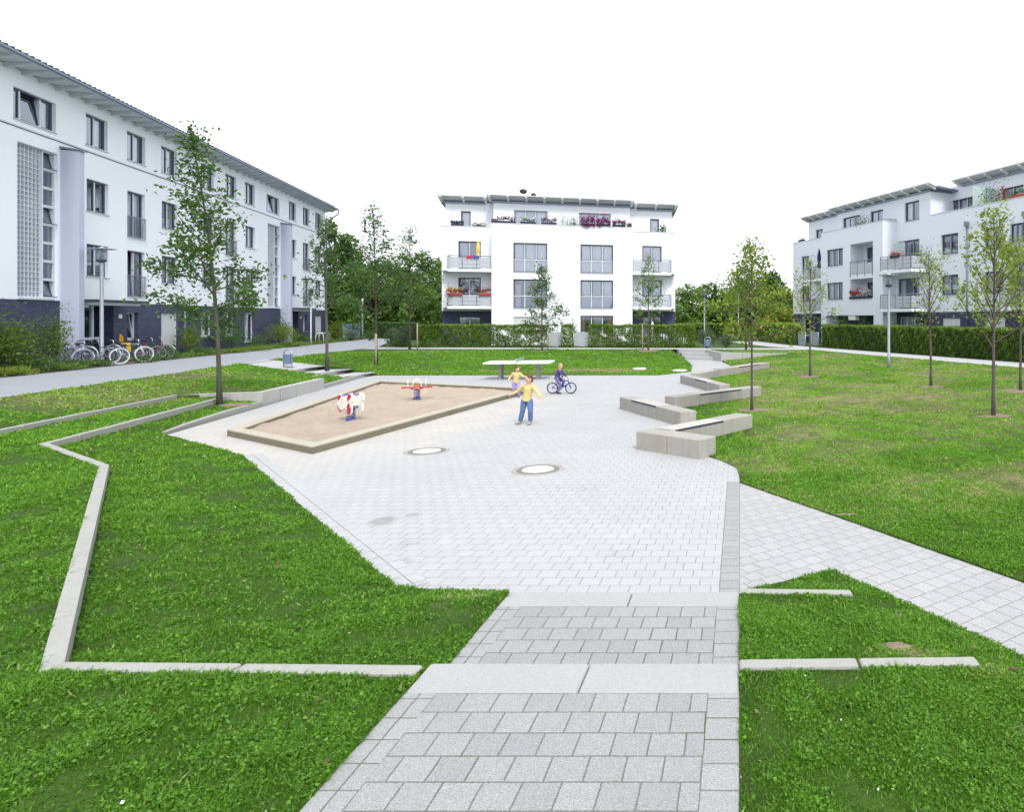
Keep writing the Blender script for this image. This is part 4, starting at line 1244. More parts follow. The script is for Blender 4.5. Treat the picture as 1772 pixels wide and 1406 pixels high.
# ================================================================== middle house
kC = (918-CX)/F
CO = (kC*52.9, 52.9)
DC = Vector((0.9716, 0.2367))
MH = House('apartment_house', CO, DC, 'white house facing the plaza with balconies in both wings and a long roof terrace', 0.60)
def mid_house():
    r = MH.root
    U = MH.u
    b0, b1 = U(850.5), U(1094.5)
    rec = 1.15
    w0 = MH.u(764.5, rec); w1 = MH.u(1168.4, rec)
    F2, F3, F4 = 3.05, 5.95, 8.85
    zp = MH.z(900, 388.0); zw = zp-0.18
    # block
    hl = (U(888.3), U(947.0)); hr = (U(1004.5), U(1061.0))
    rows = [(MH.z(918,470.5), MH.z(918,420.7)), (MH.z(918,532.8), MH.z(918,483.6))]
    holes = [(h[0],h[1],a,b) for h in (hl, hr) for (a, b) in rows] + [(hl[0],hl[1],0.9,2.20), (hr[0],hr[1],0.05,2.30)]
    wb = MB(); wall_sheet(wb, b0, b1, -0.3, zp, 0.0, holes)
    wb.quad((b0,0,-0.3),(b0,0,zp),(b0,rec+0.001,zp),(b0,rec+0.001,-0.3)); wb.quad((b1,0,-0.3),(b1,rec+0.001,-0.3),(b1,rec+0.001,zp),(b1,0,zp))
    wb.box(b0, b1, 0.004, 0.22, zp-0.9, zp-0.002)
    wings = []
    zs2, zs3 = MH.z(812,474.0)+0.22, None
    holes_l, holes_r, hb_l, hb_r = [], [], [], []
    lw = (MH.u(793,rec), MH.u(832,rec)); rw = (MH.u(1111.5,rec), MH.u(1145,rec))
    zr = [(F3+0.05, F3+2.28), (F2+0.05, F2+2.28)]
    for a, b in zr: holes_l.append((lw[0],lw[1],a,b)); holes_r.append((rw[0],rw[1],a,b))
    hb_l.append((lw[0],lw[1],0.1,2.25)); hb_r.append((rw[0],rw[1],0.1,2.25))
    zbk = MH.z(800,538.5,rec)
    wall_sheet(wb, w0, b0, zbk, zw, rec, holes_l); wall_sheet(wb, b1, w1, zbk, zw, rec, holes_r)
    wb.box(w0, b0-0.003, rec+0.004, rec+0.22, zw-0.9, zw-0.002); wb.box(b1+0.003, w1, rec+0.004, rec+0.22, zw-0.9, zw-0.002)
    for x in (w0, w1):
        wb.quad((x,rec,zbk),(x,rec,zw),(x,12,zw),(x,12,zbk))
    wb.quad((w1,12,-0.3),(w0,12,-0.3),(w0,12,zw),(w1,12,zw))
    wb.build('wall', M['plaster_white'], r, fix=False)
    for (xa, xb, xe, hb) in ((w0+0.01, b0, w0+0.01, hb_l), (b1, w1-0.01, w1-0.01, hb_r)):
        bk = MB(); wall_sheet(bk, xa, xb, -0.3, zbk-0.004, rec+0.012, hb)
        bk.quad((xe,rec+0.012,-0.3),(xe,rec+0.012,zbk-0.004),(xe,12,zbk-0.004),(xe,12,-0.3))
        bk.build('brick_base', M['brick_blue'], r, fix=False)
    ft = MB(); ft.quad((w0,rec,zw-0.85),(w1,rec,zw-0.85),(w1,12,zw-0.85),(w0,12,zw-0.85)); ft.quad((b0,0.1,zw-0.849),(b1,0.1,zw-0.849),(b1,rec+0.1,zw-0.849),(b0,rec+0.1,zw-0.849))
    ft.build('roof_terrace', M['slab'], r, fix=False)
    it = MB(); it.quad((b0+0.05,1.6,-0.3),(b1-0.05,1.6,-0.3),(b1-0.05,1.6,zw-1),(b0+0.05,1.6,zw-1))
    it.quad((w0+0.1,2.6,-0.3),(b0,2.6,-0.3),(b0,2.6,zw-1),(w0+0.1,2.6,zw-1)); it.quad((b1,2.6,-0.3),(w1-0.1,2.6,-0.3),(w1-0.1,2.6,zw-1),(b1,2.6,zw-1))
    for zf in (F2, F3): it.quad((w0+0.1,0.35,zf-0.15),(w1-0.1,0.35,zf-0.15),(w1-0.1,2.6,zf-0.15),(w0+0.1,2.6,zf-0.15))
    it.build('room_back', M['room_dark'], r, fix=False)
    # parapet caps
    cp = MB(); cp.box(b0-0.03, b1+0.03, -0.03, 0.25, zp, zp+0.05); cp.box(w0-0.03, b0-0.034, rec-0.03, rec+0.25, zw, zw+0.05); cp.box(b1+0.034, w1+0.03, rec-0.03, rec+0.25, zw, zw+0.05)
    cp.build('parapet_cap', M['sill_metal'], r)
    # block windows
    cc = 'curtain'; cg = 'curtain_grey'
    window(r, hl[0], hl[1], *rows[0], 0.0, 3, sub=0.42, curtain=[(0,1,0.0,1,cc)])
    window(r, hl[0], hl[1], *rows[1], 0.0, 3, sub=0.42, curtain=[(0.05,0.2,0,0.8,cg)])
    window(r, hr[0], hr[1], *rows[0], 0.0, 3, sub=0.42, curtain=[(0,1,0,1,cc)])
    window(r, hr[0], hr[1], *rows[1], 0.0, 3, sub=0.42, curtain=[(0,0.3,0.3,1,cc),(0.38,0.62,0.2,1,cg),(0.7,1,0.3,1,cc),(0,1,0,0.36,cg)])
    window(r, hl[0], hl[1], 0.9, 2.20, 0.0, 3)
    shutter_box(r, hl[0], hl[1], 0.9, 2.20, 0.0, 1.15)
    window(r, hr[0], hr[1], 0.05, 2.30, 0.0, 3, sill=False, curtain=[(0.02,0.12,0,1,'curtain_orange'),(0.4,0.66,0,1,cg),(0.84,0.98,0,1,'curtain_orange')])
    for (ww, cur) in ((lw, [[(0,0.4,0,1,cg)], None]), (rw, [[(0,0.45,0.3,1,cc),(0.55,1,0.3,1,cc)], [(0.5,1,0,1,cg)]])):
        for (a, b), c in zip(zr, cur): window(r, ww[0], ww[1], a, b, rec, 2, sill=False, curtain=c)
        window(r, ww[0], ww[1], 0.1, 2.25, rec, 2, sill=False, curtain=[(0.0,0.3,0,1,cg)])
    # balconies
    for zf in (F3, F2):
        balcony(r, MH.u(774,0), b0-0.02, 0.02, rec-0.003, zf, 0.22, 1.0, 3, left=True, right=False)
        balcony(r, b1+0.02, MH.u(1162,0), 0.02, rec-0.003, zf-0.03, 0.22, 1.0, 3, left=False, right=True)
    # set-back top storey
    sb = 2.1
    t0, t1 = MH.u(853.8, sb), MH.u(1090.5, sb)
    swl = sb+0.9
    s0, s1 = MH.u(770.5, swl), MH.u(1163.0, swl)
    ztop = MH.z(880, 348.5, sb); zwt = MH.z(800, 349.5, swl)
    zf = zw-0.85
    tw = MB()
    tl = (MH.u(889.5,sb), MH.u(947.5,sb), zf+0.05, MH.z(900,363.8,sb)); tr = (MH.u(1002,sb), MH.u(1057,sb), zf+0.05, MH.z(1030,369,sb))
    wall_sheet(tw, t0, t1, zf, ztop, sb, [tl, tr])
    tw.quad((t0,sb,zf),(t0,sb,ztop),(t0,swl,ztop),(t0,swl,zf)); tw.quad((t1,sb,zf),(t1,swl,zf),(t1,swl,ztop),(t1,sb,ztop))
    a1 = (MH.u(797.5,swl), MH.u(814.5,swl), zf+0.05, MH.z(805,365.5,swl)); a2 = (MH.u(1125,swl), MH.u(1140.5,swl), zf+0.05, MH.z(1132,379,swl))
    wall_sheet(tw, s0, t0, zf, zwt, swl, [a1]); wall_sheet(tw, t1, s1, zf, zwt, swl, [a2])
    for x in (s0, s1): tw.quad((x,swl,zf),(x,swl,zwt),(x,12,zwt),(x,12,zf))
    tw.quad((s1,12,zf),(s0,12,zf),(s0,12,zwt),(s1,12,zwt))
    tw.build('top_storey_wall', M['plaster_white'], r, fix=False)
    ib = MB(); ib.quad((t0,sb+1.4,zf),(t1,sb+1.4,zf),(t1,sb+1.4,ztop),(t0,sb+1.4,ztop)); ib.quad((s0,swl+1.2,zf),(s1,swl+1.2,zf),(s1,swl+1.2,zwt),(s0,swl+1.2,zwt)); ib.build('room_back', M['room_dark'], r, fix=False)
    for i, w in enumerate((tl, tr)): window(r, *w, sb, [0.34,0.64], sill=False, curtain=[(0,0.33,0,1,cc),(0.36,0.64,0,1,cg),(0.67,1,0,1,cc)], style='grey')
    for w in (a1, a2): window(r, *w, swl, 1, sill=False, curtain=[(0,1,0,1,cc)])
    # roofs tip up towards the plaza
    for (x0, x1, yw, zt, nm) in ((t0-0.45, t1+0.30, sb, ztop, 'roof'), (s0-0.45, t0-0.47, swl, zwt, 'roof'), (t1+0.32, s1+0.45, swl, zwt, 'roof')):
        o = roof_slab(r, (x0, x1, yw+0.02, yw-0.85), zt+0.10, zt+0.33, 0.07, [M['soffit'], M['white_paint']], (1.32, 0.09, 0.16, 0.03), nm)
        bk_ = MB(); bk_.add([(x0,yw+0.02,zt+0.06),(x1,yw+0.02,zt+0.06),(x1,12,zt-0.9),(x0,12,zt-0.9),(x0,yw+0.02,zt+0.2),(x1,yw+0.02,zt+0.2),(x1,12,zt-0.78),(x0,12,zt-0.78)],
            [(0,3,2,1),(4,5,6,7),(0,1,5,4),(1,2,6,5),(2,3,7,6),(3,0,4,7)]); bk_.build('roof_sheet', M['zinc'], o)
        cr = MB(); cr.box(x0+0.3, x1-0.3, yw-0.07, yw+0.015, zt-0.16, zt-0.02); cr.build('cornice', M['zinc'], o)
    # glass screen between the terraces, antennas
    gs = MB(); x = MH.u(974.5, 0.9); gs.box(x-0.02, x+0.02, 0.3, sb-0.01, zf+0.05, zf+2.1); gs.build('terrace_screen', M['pane_milky'], r)
    an = MB()
    xa = MH.u(906, sb)
    an.tube([(xa,sb+0.6,ztop),(xa,sb+0.6,ztop+0.95)], 0.025, 6); an.tube([(xa+0.7,sb+0.6,ztop),(xa+0.7,sb+0.6,ztop+0.65)], 0.025, 6)
    an.ball((xa-0.05,sb+0.45,ztop+0.95), (0.30,0.08,0.22)); an.ball((xa+0.75,sb+0.5,ztop+0.68), (0.22,0.07,0.2)); an.tube([(xa-0.4,sb+0.3,ztop+1.05),(xa+0.2,sb+0.45,ztop+0.85)], 0.03, 6)
    an.build('dish_antenna', M['black'], r)
    return dict(zp=zp, zw=zw, rec=rec, F2=F2, F3=F3)
MHD = mid_house()

# ================================================================== right house
kR = (1628-CX)/F
DR = Vector((0.441, -0.8975))
RH = House('apartment_house', (kR*45.5, 45.5), DR, 'white house behind the long hedge with loggias, downpipes and a stepped roof terrace', 0.50)
def right_house():
    r = RH.root
    U, Z = RH.u, RH.z
    bo = -1.30                                  # face of the projecting loggia block
    x0 = U(1372.5); xb0, xb1 = U(1421, bo), U(1527.5, bo); x1 = U(1772)+15.0
    F2, F3, F4 = 2.85, 5.62, 8.40
    zbr = 2.62
    xc = U(1610.3)                              # where the roof terrace begins
    zpr = Z(1700, 355.0)
    zt4 = 11.2
    zpw = Z(1373, 421.5); zpb = Z(1421, 404, bo)
    wn = []                                     # white wall openings, main plane
    def w4(pa, pb, za, zb): return (U(pa), U(pb), za, zb)
    win = []
    for f in (F2, F3):
        win.append((*w4(1387.0,1400.5, f+0.85, f+2.30), 2))
        win.append((*w4(1628.5,1658.0, f+0.90, f+2.26), 2))
        win.append((*w4(1704.0,1737.0, f+0.90, f+2.26), 2))
        win.append((U(1772)+2.6, U(1772)+4.1, f+0.9, f+2.26, 2)); win.append((U(1772)+6.5, U(1772)+8.0, f+0.9, f+2.26, 2))
        win.append((*w4(1553.5,1591.0, f+0.04, f+2.26), 3))
        win.append((*w4(1748,1775, f+0.04, f+2.26), 3))
    win.append((*w4(1565.5,1590.5, F4+0.88, F4+2.26), 2))
    gfw = [(U(1631),U(1661),0.9,2.20,'s'), (U(1704),U(1739),0.7,2.25,'s2'), (U(1556),U(1592),0.05,2.3,'d'), (U(1772)+2.6,U(1772)+4.1,0.9,2.2,'w'), (U(1378),U(1403),0.6,2.2,'w')]
    holes = [w[:4] for w in win]
    wl = MB()
    # far wing, main part up to the roof, part below the roof terrace
    xw = xb0+0.02
    lg0, lg1 = U(1471,bo), U(1510.5,bo)
    wall_sheet(wl, x0, xw, zbr, zpw, 0.0, [h for h in holes if h[1] < xw])
    xm = U(1449)                                # far end of the top storey proper
    mid_h = [h for h in holes if xw < h[0] and h[1] < xc+0.1]
    t_w = [(U(1458.5),U(1487.5),F4+0.04,F4+2.2), (U(1506),U(1528),F4+0.04,F4+2.2)]
    ld = [(a_,b_,f+0.02,f+2.2) for f in (F2, F3) for (a_, b_) in ((lg0+0.42,lg0+1.42),(lg1-0.30,lg1+0.6))]
    wall_sheet(wl, xw, xc, zbr, F4, 0.0, [h for h in mid_h if h[3] < F4+0.3 and not xw < h[0] < U(1500)] + ld)
    wall_sheet(wl, xm, xc, F4, zt4, 0.0, t_w+[h for h in holes if h[2] > F4])
    wall_sheet(wl, xc, x1, zbr, zpr, 0.0, [h for h in holes if h[0] > xc])
    wl.box(xc+0.002, x1, 0.004, 0.22, zpr-0.9, zpr-0.002)
    wl.box(x0, xw-0.002, 0.004, 0.22, zpw-0.9, zpw-0.002)
    wl.quad((x0,0,zbr),(x0,0,zpw),(x0,12,zpw),(x0,12,zbr)); wl.quad((x1,0,zbr),(x1,12,zbr),(x1,12,zpr),(x1,0,zpr)); wl.quad((x1,12,0),(x0,12,0),(x0,12,zpr),(x1,12,zpr))
    # return and recessed top storey on the right, and on the far left
    sbk = 1.95
    zt5 = Z(1641.4, 325.5, sbk) - 0.12
    # loggia block follows
    wl.quad((xc,0,zpr),(xc,sbk,zpr),(xc,sbk,zt4),(xc,0,zt4))
    rt = [(U(1643.5,sbk),U(1686.5,sbk),F4+0.04,F4+2.15), (U(1733,sbk),U(1771,sbk),F4+0.04,F4+2.2)]
    wall_sheet(wl, xc, x1, F4, zt5+0.15, sbk, rt)
    fbk = 1.55
    xf0 = U(1399.3, fbk)
    lt = [(U(1411.5,fbk),U(1424,fbk),F4+0.04,F4+2.1)]
    zt3 = Z(1420, 378.0, fbk)
    wall_sheet(wl, xf0, xm, F4-0.4, zt3, fbk, lt)
    wl.quad((xf0,fbk,F4-0.4),(xf0,fbk,zt3),(xf0,12,zt3),(xf0,12,F4-0.4)); wl.quad((xm,0,F4-0.4),(xm,0,zt4),(xm,fbk,zt4),(xm,fbk,F4-0.4))
    bw0, bw1 = U(1430.5,bo), U(1458.5,bo)
    bh = [(lg0,lg1,F2+0.02+0.85,F2+2.42,1.3),(lg0,lg1,F3+0.02-0.0,F3+2.42,1.3),(U(1429.5,bo),U(1511.8,bo),-0.3,2.42,1.3)]
    bh += [(bw0,bw1,F2+0.90,F2+2.28),(bw0,bw1,F3+0.90,F3+2.28)]
    wall_sheet(wl, xb0, xb1, -0.3, zpb, bo, bh)
    wl.quad((xb0,bo,-0.3),(xb0,bo,zpb),(xb0,0.02,zpb),(xb0,0.02,-0.3)); wl.quad((xb1,bo,-0.3),(xb1,0.0,-0.3),(xb1,0.0,zpb),(xb1,bo,zpb))
    wl.box(xb0+0.003, xb1-0.003, bo+0.004, bo+0.22, zpb-0.9, zpb-0.003)
    # loggia back wall with doors
    for f in (F2, F3):
        wl.box(lg0-0.02, lg1+0.02, bo+0.02, -0.01, f-0.2, f-0.002)
    wl.build('wall', M['plaster_right'], r, fix=False)
    bk = MB(); wall_sheet(bk, x0+0.01, xb0, -0.3, zbr-0.004, 0.012, [(g_[0],g_[1],g_[2],g_[3]) for g_ in gfw if g_[1] < xb0])
    wall_sheet(bk, xb0, x1, -0.3, zbr-0.004, 0.012, [(g_[0],g_[1],g_[2],g_[3]) for g_ in gfw if g_[0] > xb0])
    bk.quad((x0+0.01,0,-0.3),(x0+0.01,0,zbr-0.004),(x0+0.01,12,zbr-0.004),(x0+0.01,12,-0.3))
    bk.build('brick_base', M['brick_blue'], r, fix=False)
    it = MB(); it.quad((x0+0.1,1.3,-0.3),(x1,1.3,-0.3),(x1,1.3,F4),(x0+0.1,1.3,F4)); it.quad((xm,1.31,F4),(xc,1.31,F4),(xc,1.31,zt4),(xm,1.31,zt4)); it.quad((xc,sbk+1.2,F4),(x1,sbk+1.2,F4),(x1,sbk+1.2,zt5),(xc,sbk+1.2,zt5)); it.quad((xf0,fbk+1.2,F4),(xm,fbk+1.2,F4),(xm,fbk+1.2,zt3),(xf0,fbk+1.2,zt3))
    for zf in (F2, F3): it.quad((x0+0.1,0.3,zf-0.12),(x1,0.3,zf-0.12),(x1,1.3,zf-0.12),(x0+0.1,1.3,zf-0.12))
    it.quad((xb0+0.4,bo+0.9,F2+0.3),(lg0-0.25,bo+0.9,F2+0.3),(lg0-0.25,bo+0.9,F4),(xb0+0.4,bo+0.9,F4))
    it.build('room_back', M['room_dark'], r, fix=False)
    ft = MB(); ft.quad((x0,0.1,F4-0.02),(xm,0.1,F4-0.02),(xm,12,F4-0.02),(x0,12,F4-0.02)); ft.quad((xb0,bo+0.1,F4-0.01),(xb1,bo+0.1,F4-0.01),(xb1,0.0,F4-0.01),(xb0,0.0,F4-0.01)); ft.quad((xc,0.1,F4-0.02),(x1,0.1,F4-0.02),(x1,sbk,F4-0.02),(xc,sbk,F4-0.02)); ft.build('roof_terrace', M['slab'], r, fix=False)
    cp = MB(); cp.box(x0-0.03, xb0-0.034, -0.03, 0.25, zpw, zpw+0.05); cp.box(xb0-0.03, xb1+0.03, bo-0.03, bo+0.25, zpb, zpb+0.05); cp.box(xb1-0.22, xb1+0.03, bo+0.252, 0.0, zpb, zpb+0.05); cp.box(xc+0.02, x1, -0.03, 0.25, zpr, zpr+0.05)
    cp.build('parapet_cap', M['sill_metal'], r)
    for i, w in enumerate(win):
        window(r, *w[:4], 0.0, w[4], sill=w[2] % 1 > -1 and w[4] == 2, curtain=rnd_curtain(0.2 if i in (1, 8) else None), mid='frame_grey')
    for f in (F2, F3):
        window(r, bw0, bw1, f+0.90, f+2.28, bo, 3, curtain=[(0,0.3,0,1,'curtain'),(0.34,0.64,0,1,'curtain_grey'),(0.8,1,0,1,'curtain')], mid='frame_light')
        window(r, lg0+0.42, lg0+1.42, f+0.02, f+2.2, 0.0, 1, sill=False)
        window(r, lg1-0.30, lg1+0.6, f+0.02, f+2.2, 0.0, 1, sill=False, curtain=[(0,1,0,1,'curtain_grey')])
    for w in t_w: window(r, *w, 0.0, 2 if w is t_w[1] else 3, sill=False, curtain=[(0,0.45,0,1,'curtain'),(0.55,1,0,1,'curtain_grey')])
    for w in rt: window(r, *w, sbk, 3 if w is rt[0] else 2, sill=False, curtain=[(0.4,0.6,0,1,'curtain_grey')], mid='frame_light')
    for w in lt: window(r, *w, fbk, 2, sill=False)
    for (a, b, c, d, k) in gfw:
        if k in ('s', 's2'):
            window(r, a, b, c, d, 0.012, 2, style='light'); shutter_box(r, a, b, c, d, 0.012, c+(0.75 if k == 's' else 0.3))
        elif k == 'd': window(r, a, b, c, d, 0.012, 3, sill=False, curtain=[(0,0.5,0,1,'curtain_grey')], style='light')
        else: window(r, a, b, c, d, 0.012, 2, style='light', curtain=[(0,0.4,0,1,'curtain')])
    # balconies
    for f in (F3, F2):
        balcony(r, U(1523,-1.6), U(1600,-0.4), -1.62, -0.003, f+0.02, 0.22, 1.0, 4, left=False, right=True)
        balcony(r, U(1731,-1.3), U(1731,-1.3)+3.6, -1.4, -0.003, f+0.02, 0.22, 1.0, 3)
        balcony(r, U(1390.5,-1.2), xb0-0.02, -1.25, -0.003, f-0.02, 0.22, 1.0, 3, left=True, right=False)
    # loggia parapet rail on the upper storey
    rl = MB(); pl = MB()
    for k in range(4):
        x = lg0+0.04+(lg1-lg0-0.08)*k/3
        rl.box(x-0.02, x+0.02, bo-0.045, bo-0.005, F3-0.18, F3+1.0)
    rl.tube([(lg0,bo-0.03,F3+1.02),(lg1,bo-0.03,F3+1.02)], 0.028, 8)
    pl.box(lg0+0.03, lg1-0.03, bo-0.03, bo-0.012, F3+0.05, F3+0.84)
    o = rl.build('loggia_railing', M['rail_metal'], r); pl.build('railing_panel', M['rail_panel'], o)
    # rail on the roof terrace return
    tr_ = MB(); 
    for y in (bo+0.3, bo/2, -0.05): tr_.box(xb1-0.06, xb1-0.02, y-0.02, y+0.02, zpb-0.55, zpb+0.12)
    tr_.tube([(xb1-0.04,bo+0.2,zpb+0.14),(xb1-0.04,0,zpb+0.14)], 0.025, 6); tr_.build('terrace_railing', M['rail_metal'], r)
    # roofs
    for (a, b, yw, zt, yb) in ((xm-0.45, xc+0.62, 0.0, zt4, 12), (xc+0.64, x1+0.4, sbk, zt5+0.10, 12), (xf0-0.45, xm-0.47, fbk, zt3, 12)):
        o = roof_slab(r, (a, b, yw+0.02, yw-0.70), zt+0.08, zt+0.27, 0.07, [M['soffit'], M['white_paint']], (1.35, 0.09, 0.17, 0.03), 'roof')
        q = MB(); q.add([(a,yw+0.02,zt+0.06),(b,yw+0.02,zt+0.06),(b,yb,zt-0.9),(a,yb,zt-0.9),(a,yw+0.02,zt+0.19),(b,yw+0.02,zt+0.19),(b,yb,zt-0.78),(a,yb,zt-0.78)],
            [(0,3,2,1),(4,5,6,7),(0,1,5,4),(1,2,6,5),(2,3,7,6),(3,0,4,7)]); q.build('roof_sheet', M['zinc'], o)
        c = MB(); c.box(a+0.42, b-(0.60 if yw == 0 else 0.4), yw-0.08, yw+0.015, zt-0.14, zt+0.0)
        if yw == 0: c.box(xc-0.06, xc+0.07, 0.017, sbk, zt-0.14, zt)
        c.build('cornice', M['zinc'], o)
    # downpipes with hoppers
    for px, py in ((1674.5, 384), (1775, 366)):
        x = U(px); zt = Z(px, py)
        dp = MB(); dp.tube([(x,-0.09,0),(x,-0.09,zt-0.35)], 0.05, 10)
        dp.prism([(x-0.13,-0.22),(x+0.13,-0.22),(x+0.13,-0.003),(x-0.13,-0.003)], zt-0.28, zt)
        dp.prism([(x-0.07,-0.15),(x+0.07,-0.15),(x+0.07,-0.03),(x-0.07,-0.03)], zt-0.42, zt-0.281)
        dp.build('downpipe', M['zinc'], r)
    gp = MB(); x = U(1704, 0.9); gp.box(U(1687,0.3), U(1687,0.3)+0.03, 0.1, sbk-0.01, F4+0.1, F4+2.35)
    gp.build('terrace_screen', M['pane_milky'], r)
    ac = MB(); ac.bbox(U(1466.5,bo), U(1479,bo), bo+0.05, bo+0.45, 2.05, 2.40, 0.02); ac.build('vent_box', M['white_paint'], r)
    sc = MB(); xs = U(1531); sc.box(xb1+0.35, xb1+1.5, -0.55, -0.52, F3+0.1, F3+2.1); sc.build('balcony_screen', M['pane_milky'], r)
    return dict(bo=bo, zpw=zpw, zpb=zpb, zpr=zpr, F2=F2, F3=F3, F4=F4, lg0=lg0, lg1=lg1, xb0=xb0, xb1=xb1, sbk=sbk)
plaster('plaster_right', (0.76, 0.785, 0.87), 0.07)
RHD = right_house()
# ------------------------------------------------------------------ leaves
def rot_frames(n, rg, up_bias=0.0, droop=0.0):
    """Random leaf axes: a (along the leaf), b (across)."""
    a = rg.normal(size=(n, 3)); a[:, 2] = a[:, 2]*(1-droop) - droop*1.2
    a /= np.linalg.norm(a, axis=1, keepdims=True) + 1e-9
    nrm = rg.normal(size=(n, 3)); nrm[:, 2] += up_bias*2.0
    b = np.cross(nrm, a)
    b /= np.linalg.norm(b, axis=1, keepdims=True) + 1e-9
    return a, b

def leaf_mesh(name, centers, size, rg, tint, width=0.55, up_bias=0.6, droop=0.15, fold=0.12, size_var=0.35):
    """One four cornered leaf per centre."""
    c = np.asarray(centers, float)
    n = len(c)
    a, b = rot_frames(n, rg, up_bias, droop)
    s = size*(1+size_var*rg.normal(size=n)).clip(0.35, 2.0)
    if np.ndim(size) > 0: s = np.asarray(size)*(1+size_var*rg.normal(size=n)).clip(0.35, 2.0)
    nn = np.cross(a, b)
    l = (a.T*s).T; w = (b.T*s*width*0.5).T; fz = (nn.T*s*fold).T
    v = np.empty((n, 4, 3))
    v[:, 0] = c - l*0.5; v[:, 1] = c - l*0.05 + w + fz; v[:, 2] = c + l*0.5; v[:, 3] = c - l*0.05 - w + fz
    return np_mesh(name, v, 4, attr=np.repeat(np.clip(tint, 0, 1), 4))

def limb_pts(p0, d, L, rg, up=0.25, wig=0.10, n=5):
    pts = [Vector(p0)]
    d = Vector(d).normalized()
    for i in range(n):
        d = (d + Vector((rg.normal()*wig, rg.normal()*wig, rg.normal()*wig*0.6 + up/n))).normalized()
        pts.append(pts[-1] + d*(L/n))
    return pts

def young_tree(x, y, z, h, z0, r, label, leaf_n=3500, leaf=0.10, mat='leaf_oak', bark='bark_young', tr=0.05, nl=22, seed=1, lean=(0, 0), shape='cone', upr=0.5,
               group='young trees planted in the courtyard', spread=0.17, tint=(0.5, 0.22), name='young_tree', bare=0.15, wind=0.0, droop=0.15, thin_top=1.0):
    rg = np.random.default_rng(seed)
    root = empty(name, (x, y, z), 0, label, 'tree', group)
    mb = MB()
    n = 9
    tp = []; trr = []
    for i in range(n+1):
        t = i/n
        tp.append(Vector((lean[0]*t*t*h + 0.025*math.sin(3*t+seed)*t, lean[1]*t*t*h + 0.025*math.cos(4*t+seed)*t, h*0.97*t - (0.15 if i == 0 else 0))))
        trr.append(max(0.006, tr*(1.45 if i == 0 else 1.0)*(1-t)**0.85 + 0.006))
    mb.tube(tp, trr, 9)
    def trunk_at(zz):
        t = min(1, max(0, zz/(h*0.97)))*n
        i = min(n-1, int(t)); f = t-i
        return tp[i].lerp(tp[i+1], f), trr[i]*(1-f)+trr[i+1]*f
    cen = []; wts = []
    az = rg.uniform(0, 6.28)
    for k in range(nl):
        t = (k+0.5)/nl
        t = t**0.9
        zz = z0 + (h*0.95-z0)*t
        az += 2.4 + rg.normal()*0.35
        if shape == 'cone': L = r*(0.45+0.55*math.sin(math.pi*min(1, 0.28+0.62*t)))*(1-t*0.80)*1.35
        elif shape == 'round': L = r*math.sqrt(max(0.05, 1-(2*t-0.9)**2))
        else: L = r*(0.75-0.5*t)                     # slim
        L *= rg.uniform(0.7, 1.2)
        p, pr = trunk_at(zz)
        el = upr*rg.uniform(0.5, 1.3)+0.3*t
        d = Vector((math.cos(az)*math.cos(el), math.sin(az)*math.cos(el), math.sin(el)))
        pts = limb_pts(p, d, L, rg, 0.2-droop*0.6)
        rr = [max(0.004, min(pr*0.6, 0.007+0.012*L)*(1-i/len(pts))+0.003) for i in range(len(pts))]
        mb.tube(pts, rr, 5, cap=False)
        ntw = max(2, int(L*3.2))
        for q in range(ntw):
            f = 0.30+0.70*(q+rg.uniform(0.2, 0.9))/ntw
            i = min(len(pts)-2, int(f*(len(pts)-1))); b0 = pts[i].lerp(pts[i+1], f*(len(pts)-1)-i)
            side = Vector(rg.normal(size=3)); side.z = abs(side.z)*0.5+0.1-droop
            tl = L*rg.uniform(0.14, 0.36)*(1.15-0.5*f)+0.06
            tw = limb_pts(b0, (side.normalized()+d*0.9), tl, rg, 0.1-droop*0.5, 0.15, 3)
            mb.tube(tw, [0.006, 0.005, 0.004, 0.003], 4, cap=False)
            if rg.uniform() < bare: continue
            for w in tw[1:]:
                cen.append(w); wts.append(tl+0.1)
        cen.append(pts[-1]); wts.append(0.3)
    for q in range(4):
        p, _ = trunk_at(h*(0.86+0.04*q)); cen.append(p); wts.append(0.2*thin_top)
    cen = np.array([tuple(c) for c in cen]); wts = np.array(wts); wts = wts/wts.sum()
    idx = rg.choice(len(cen), leaf_n, p=wts)
    sp = spread*rg.uniform(0.4, 1.5, size=(leaf_n, 1))
    P = cen[idx] + rg.normal(size=(leaf_n, 3))*sp
    P[:, 2] -= np.abs(rg.normal(size=leaf_n))*spread*0.3
    ct = rg.normal(size=len(cen))*0.12
    tt = tint[0] + tint[1]*rg.normal(size=leaf_n) + ct[idx]
    mb.build('trunk', M[bark], root)
    me = leaf_mesh('crown', P, leaf, rg, tt, droop=0.2+droop)
    link('crown', me, M[mat], root)
    return root

def stake(x, y, z, h, label, r=0.035, tie=None):
    o = empty('tree_stake', (x, y, z), 0, label, 'stake', 'wooden stakes beside young trees')
    mb = MB(); mb.tube([(0,0,-0.2),(0,0,h)], r, 8); mb.build('post', M['stake_wood'], o)
    if tie:
        tb = MB(); tb.tube([(0,0,h-0.08),(tie[0],tie[1],h-0.10)], 0.02, 6); tb.build('tie', M['rubber'], o)
    return o

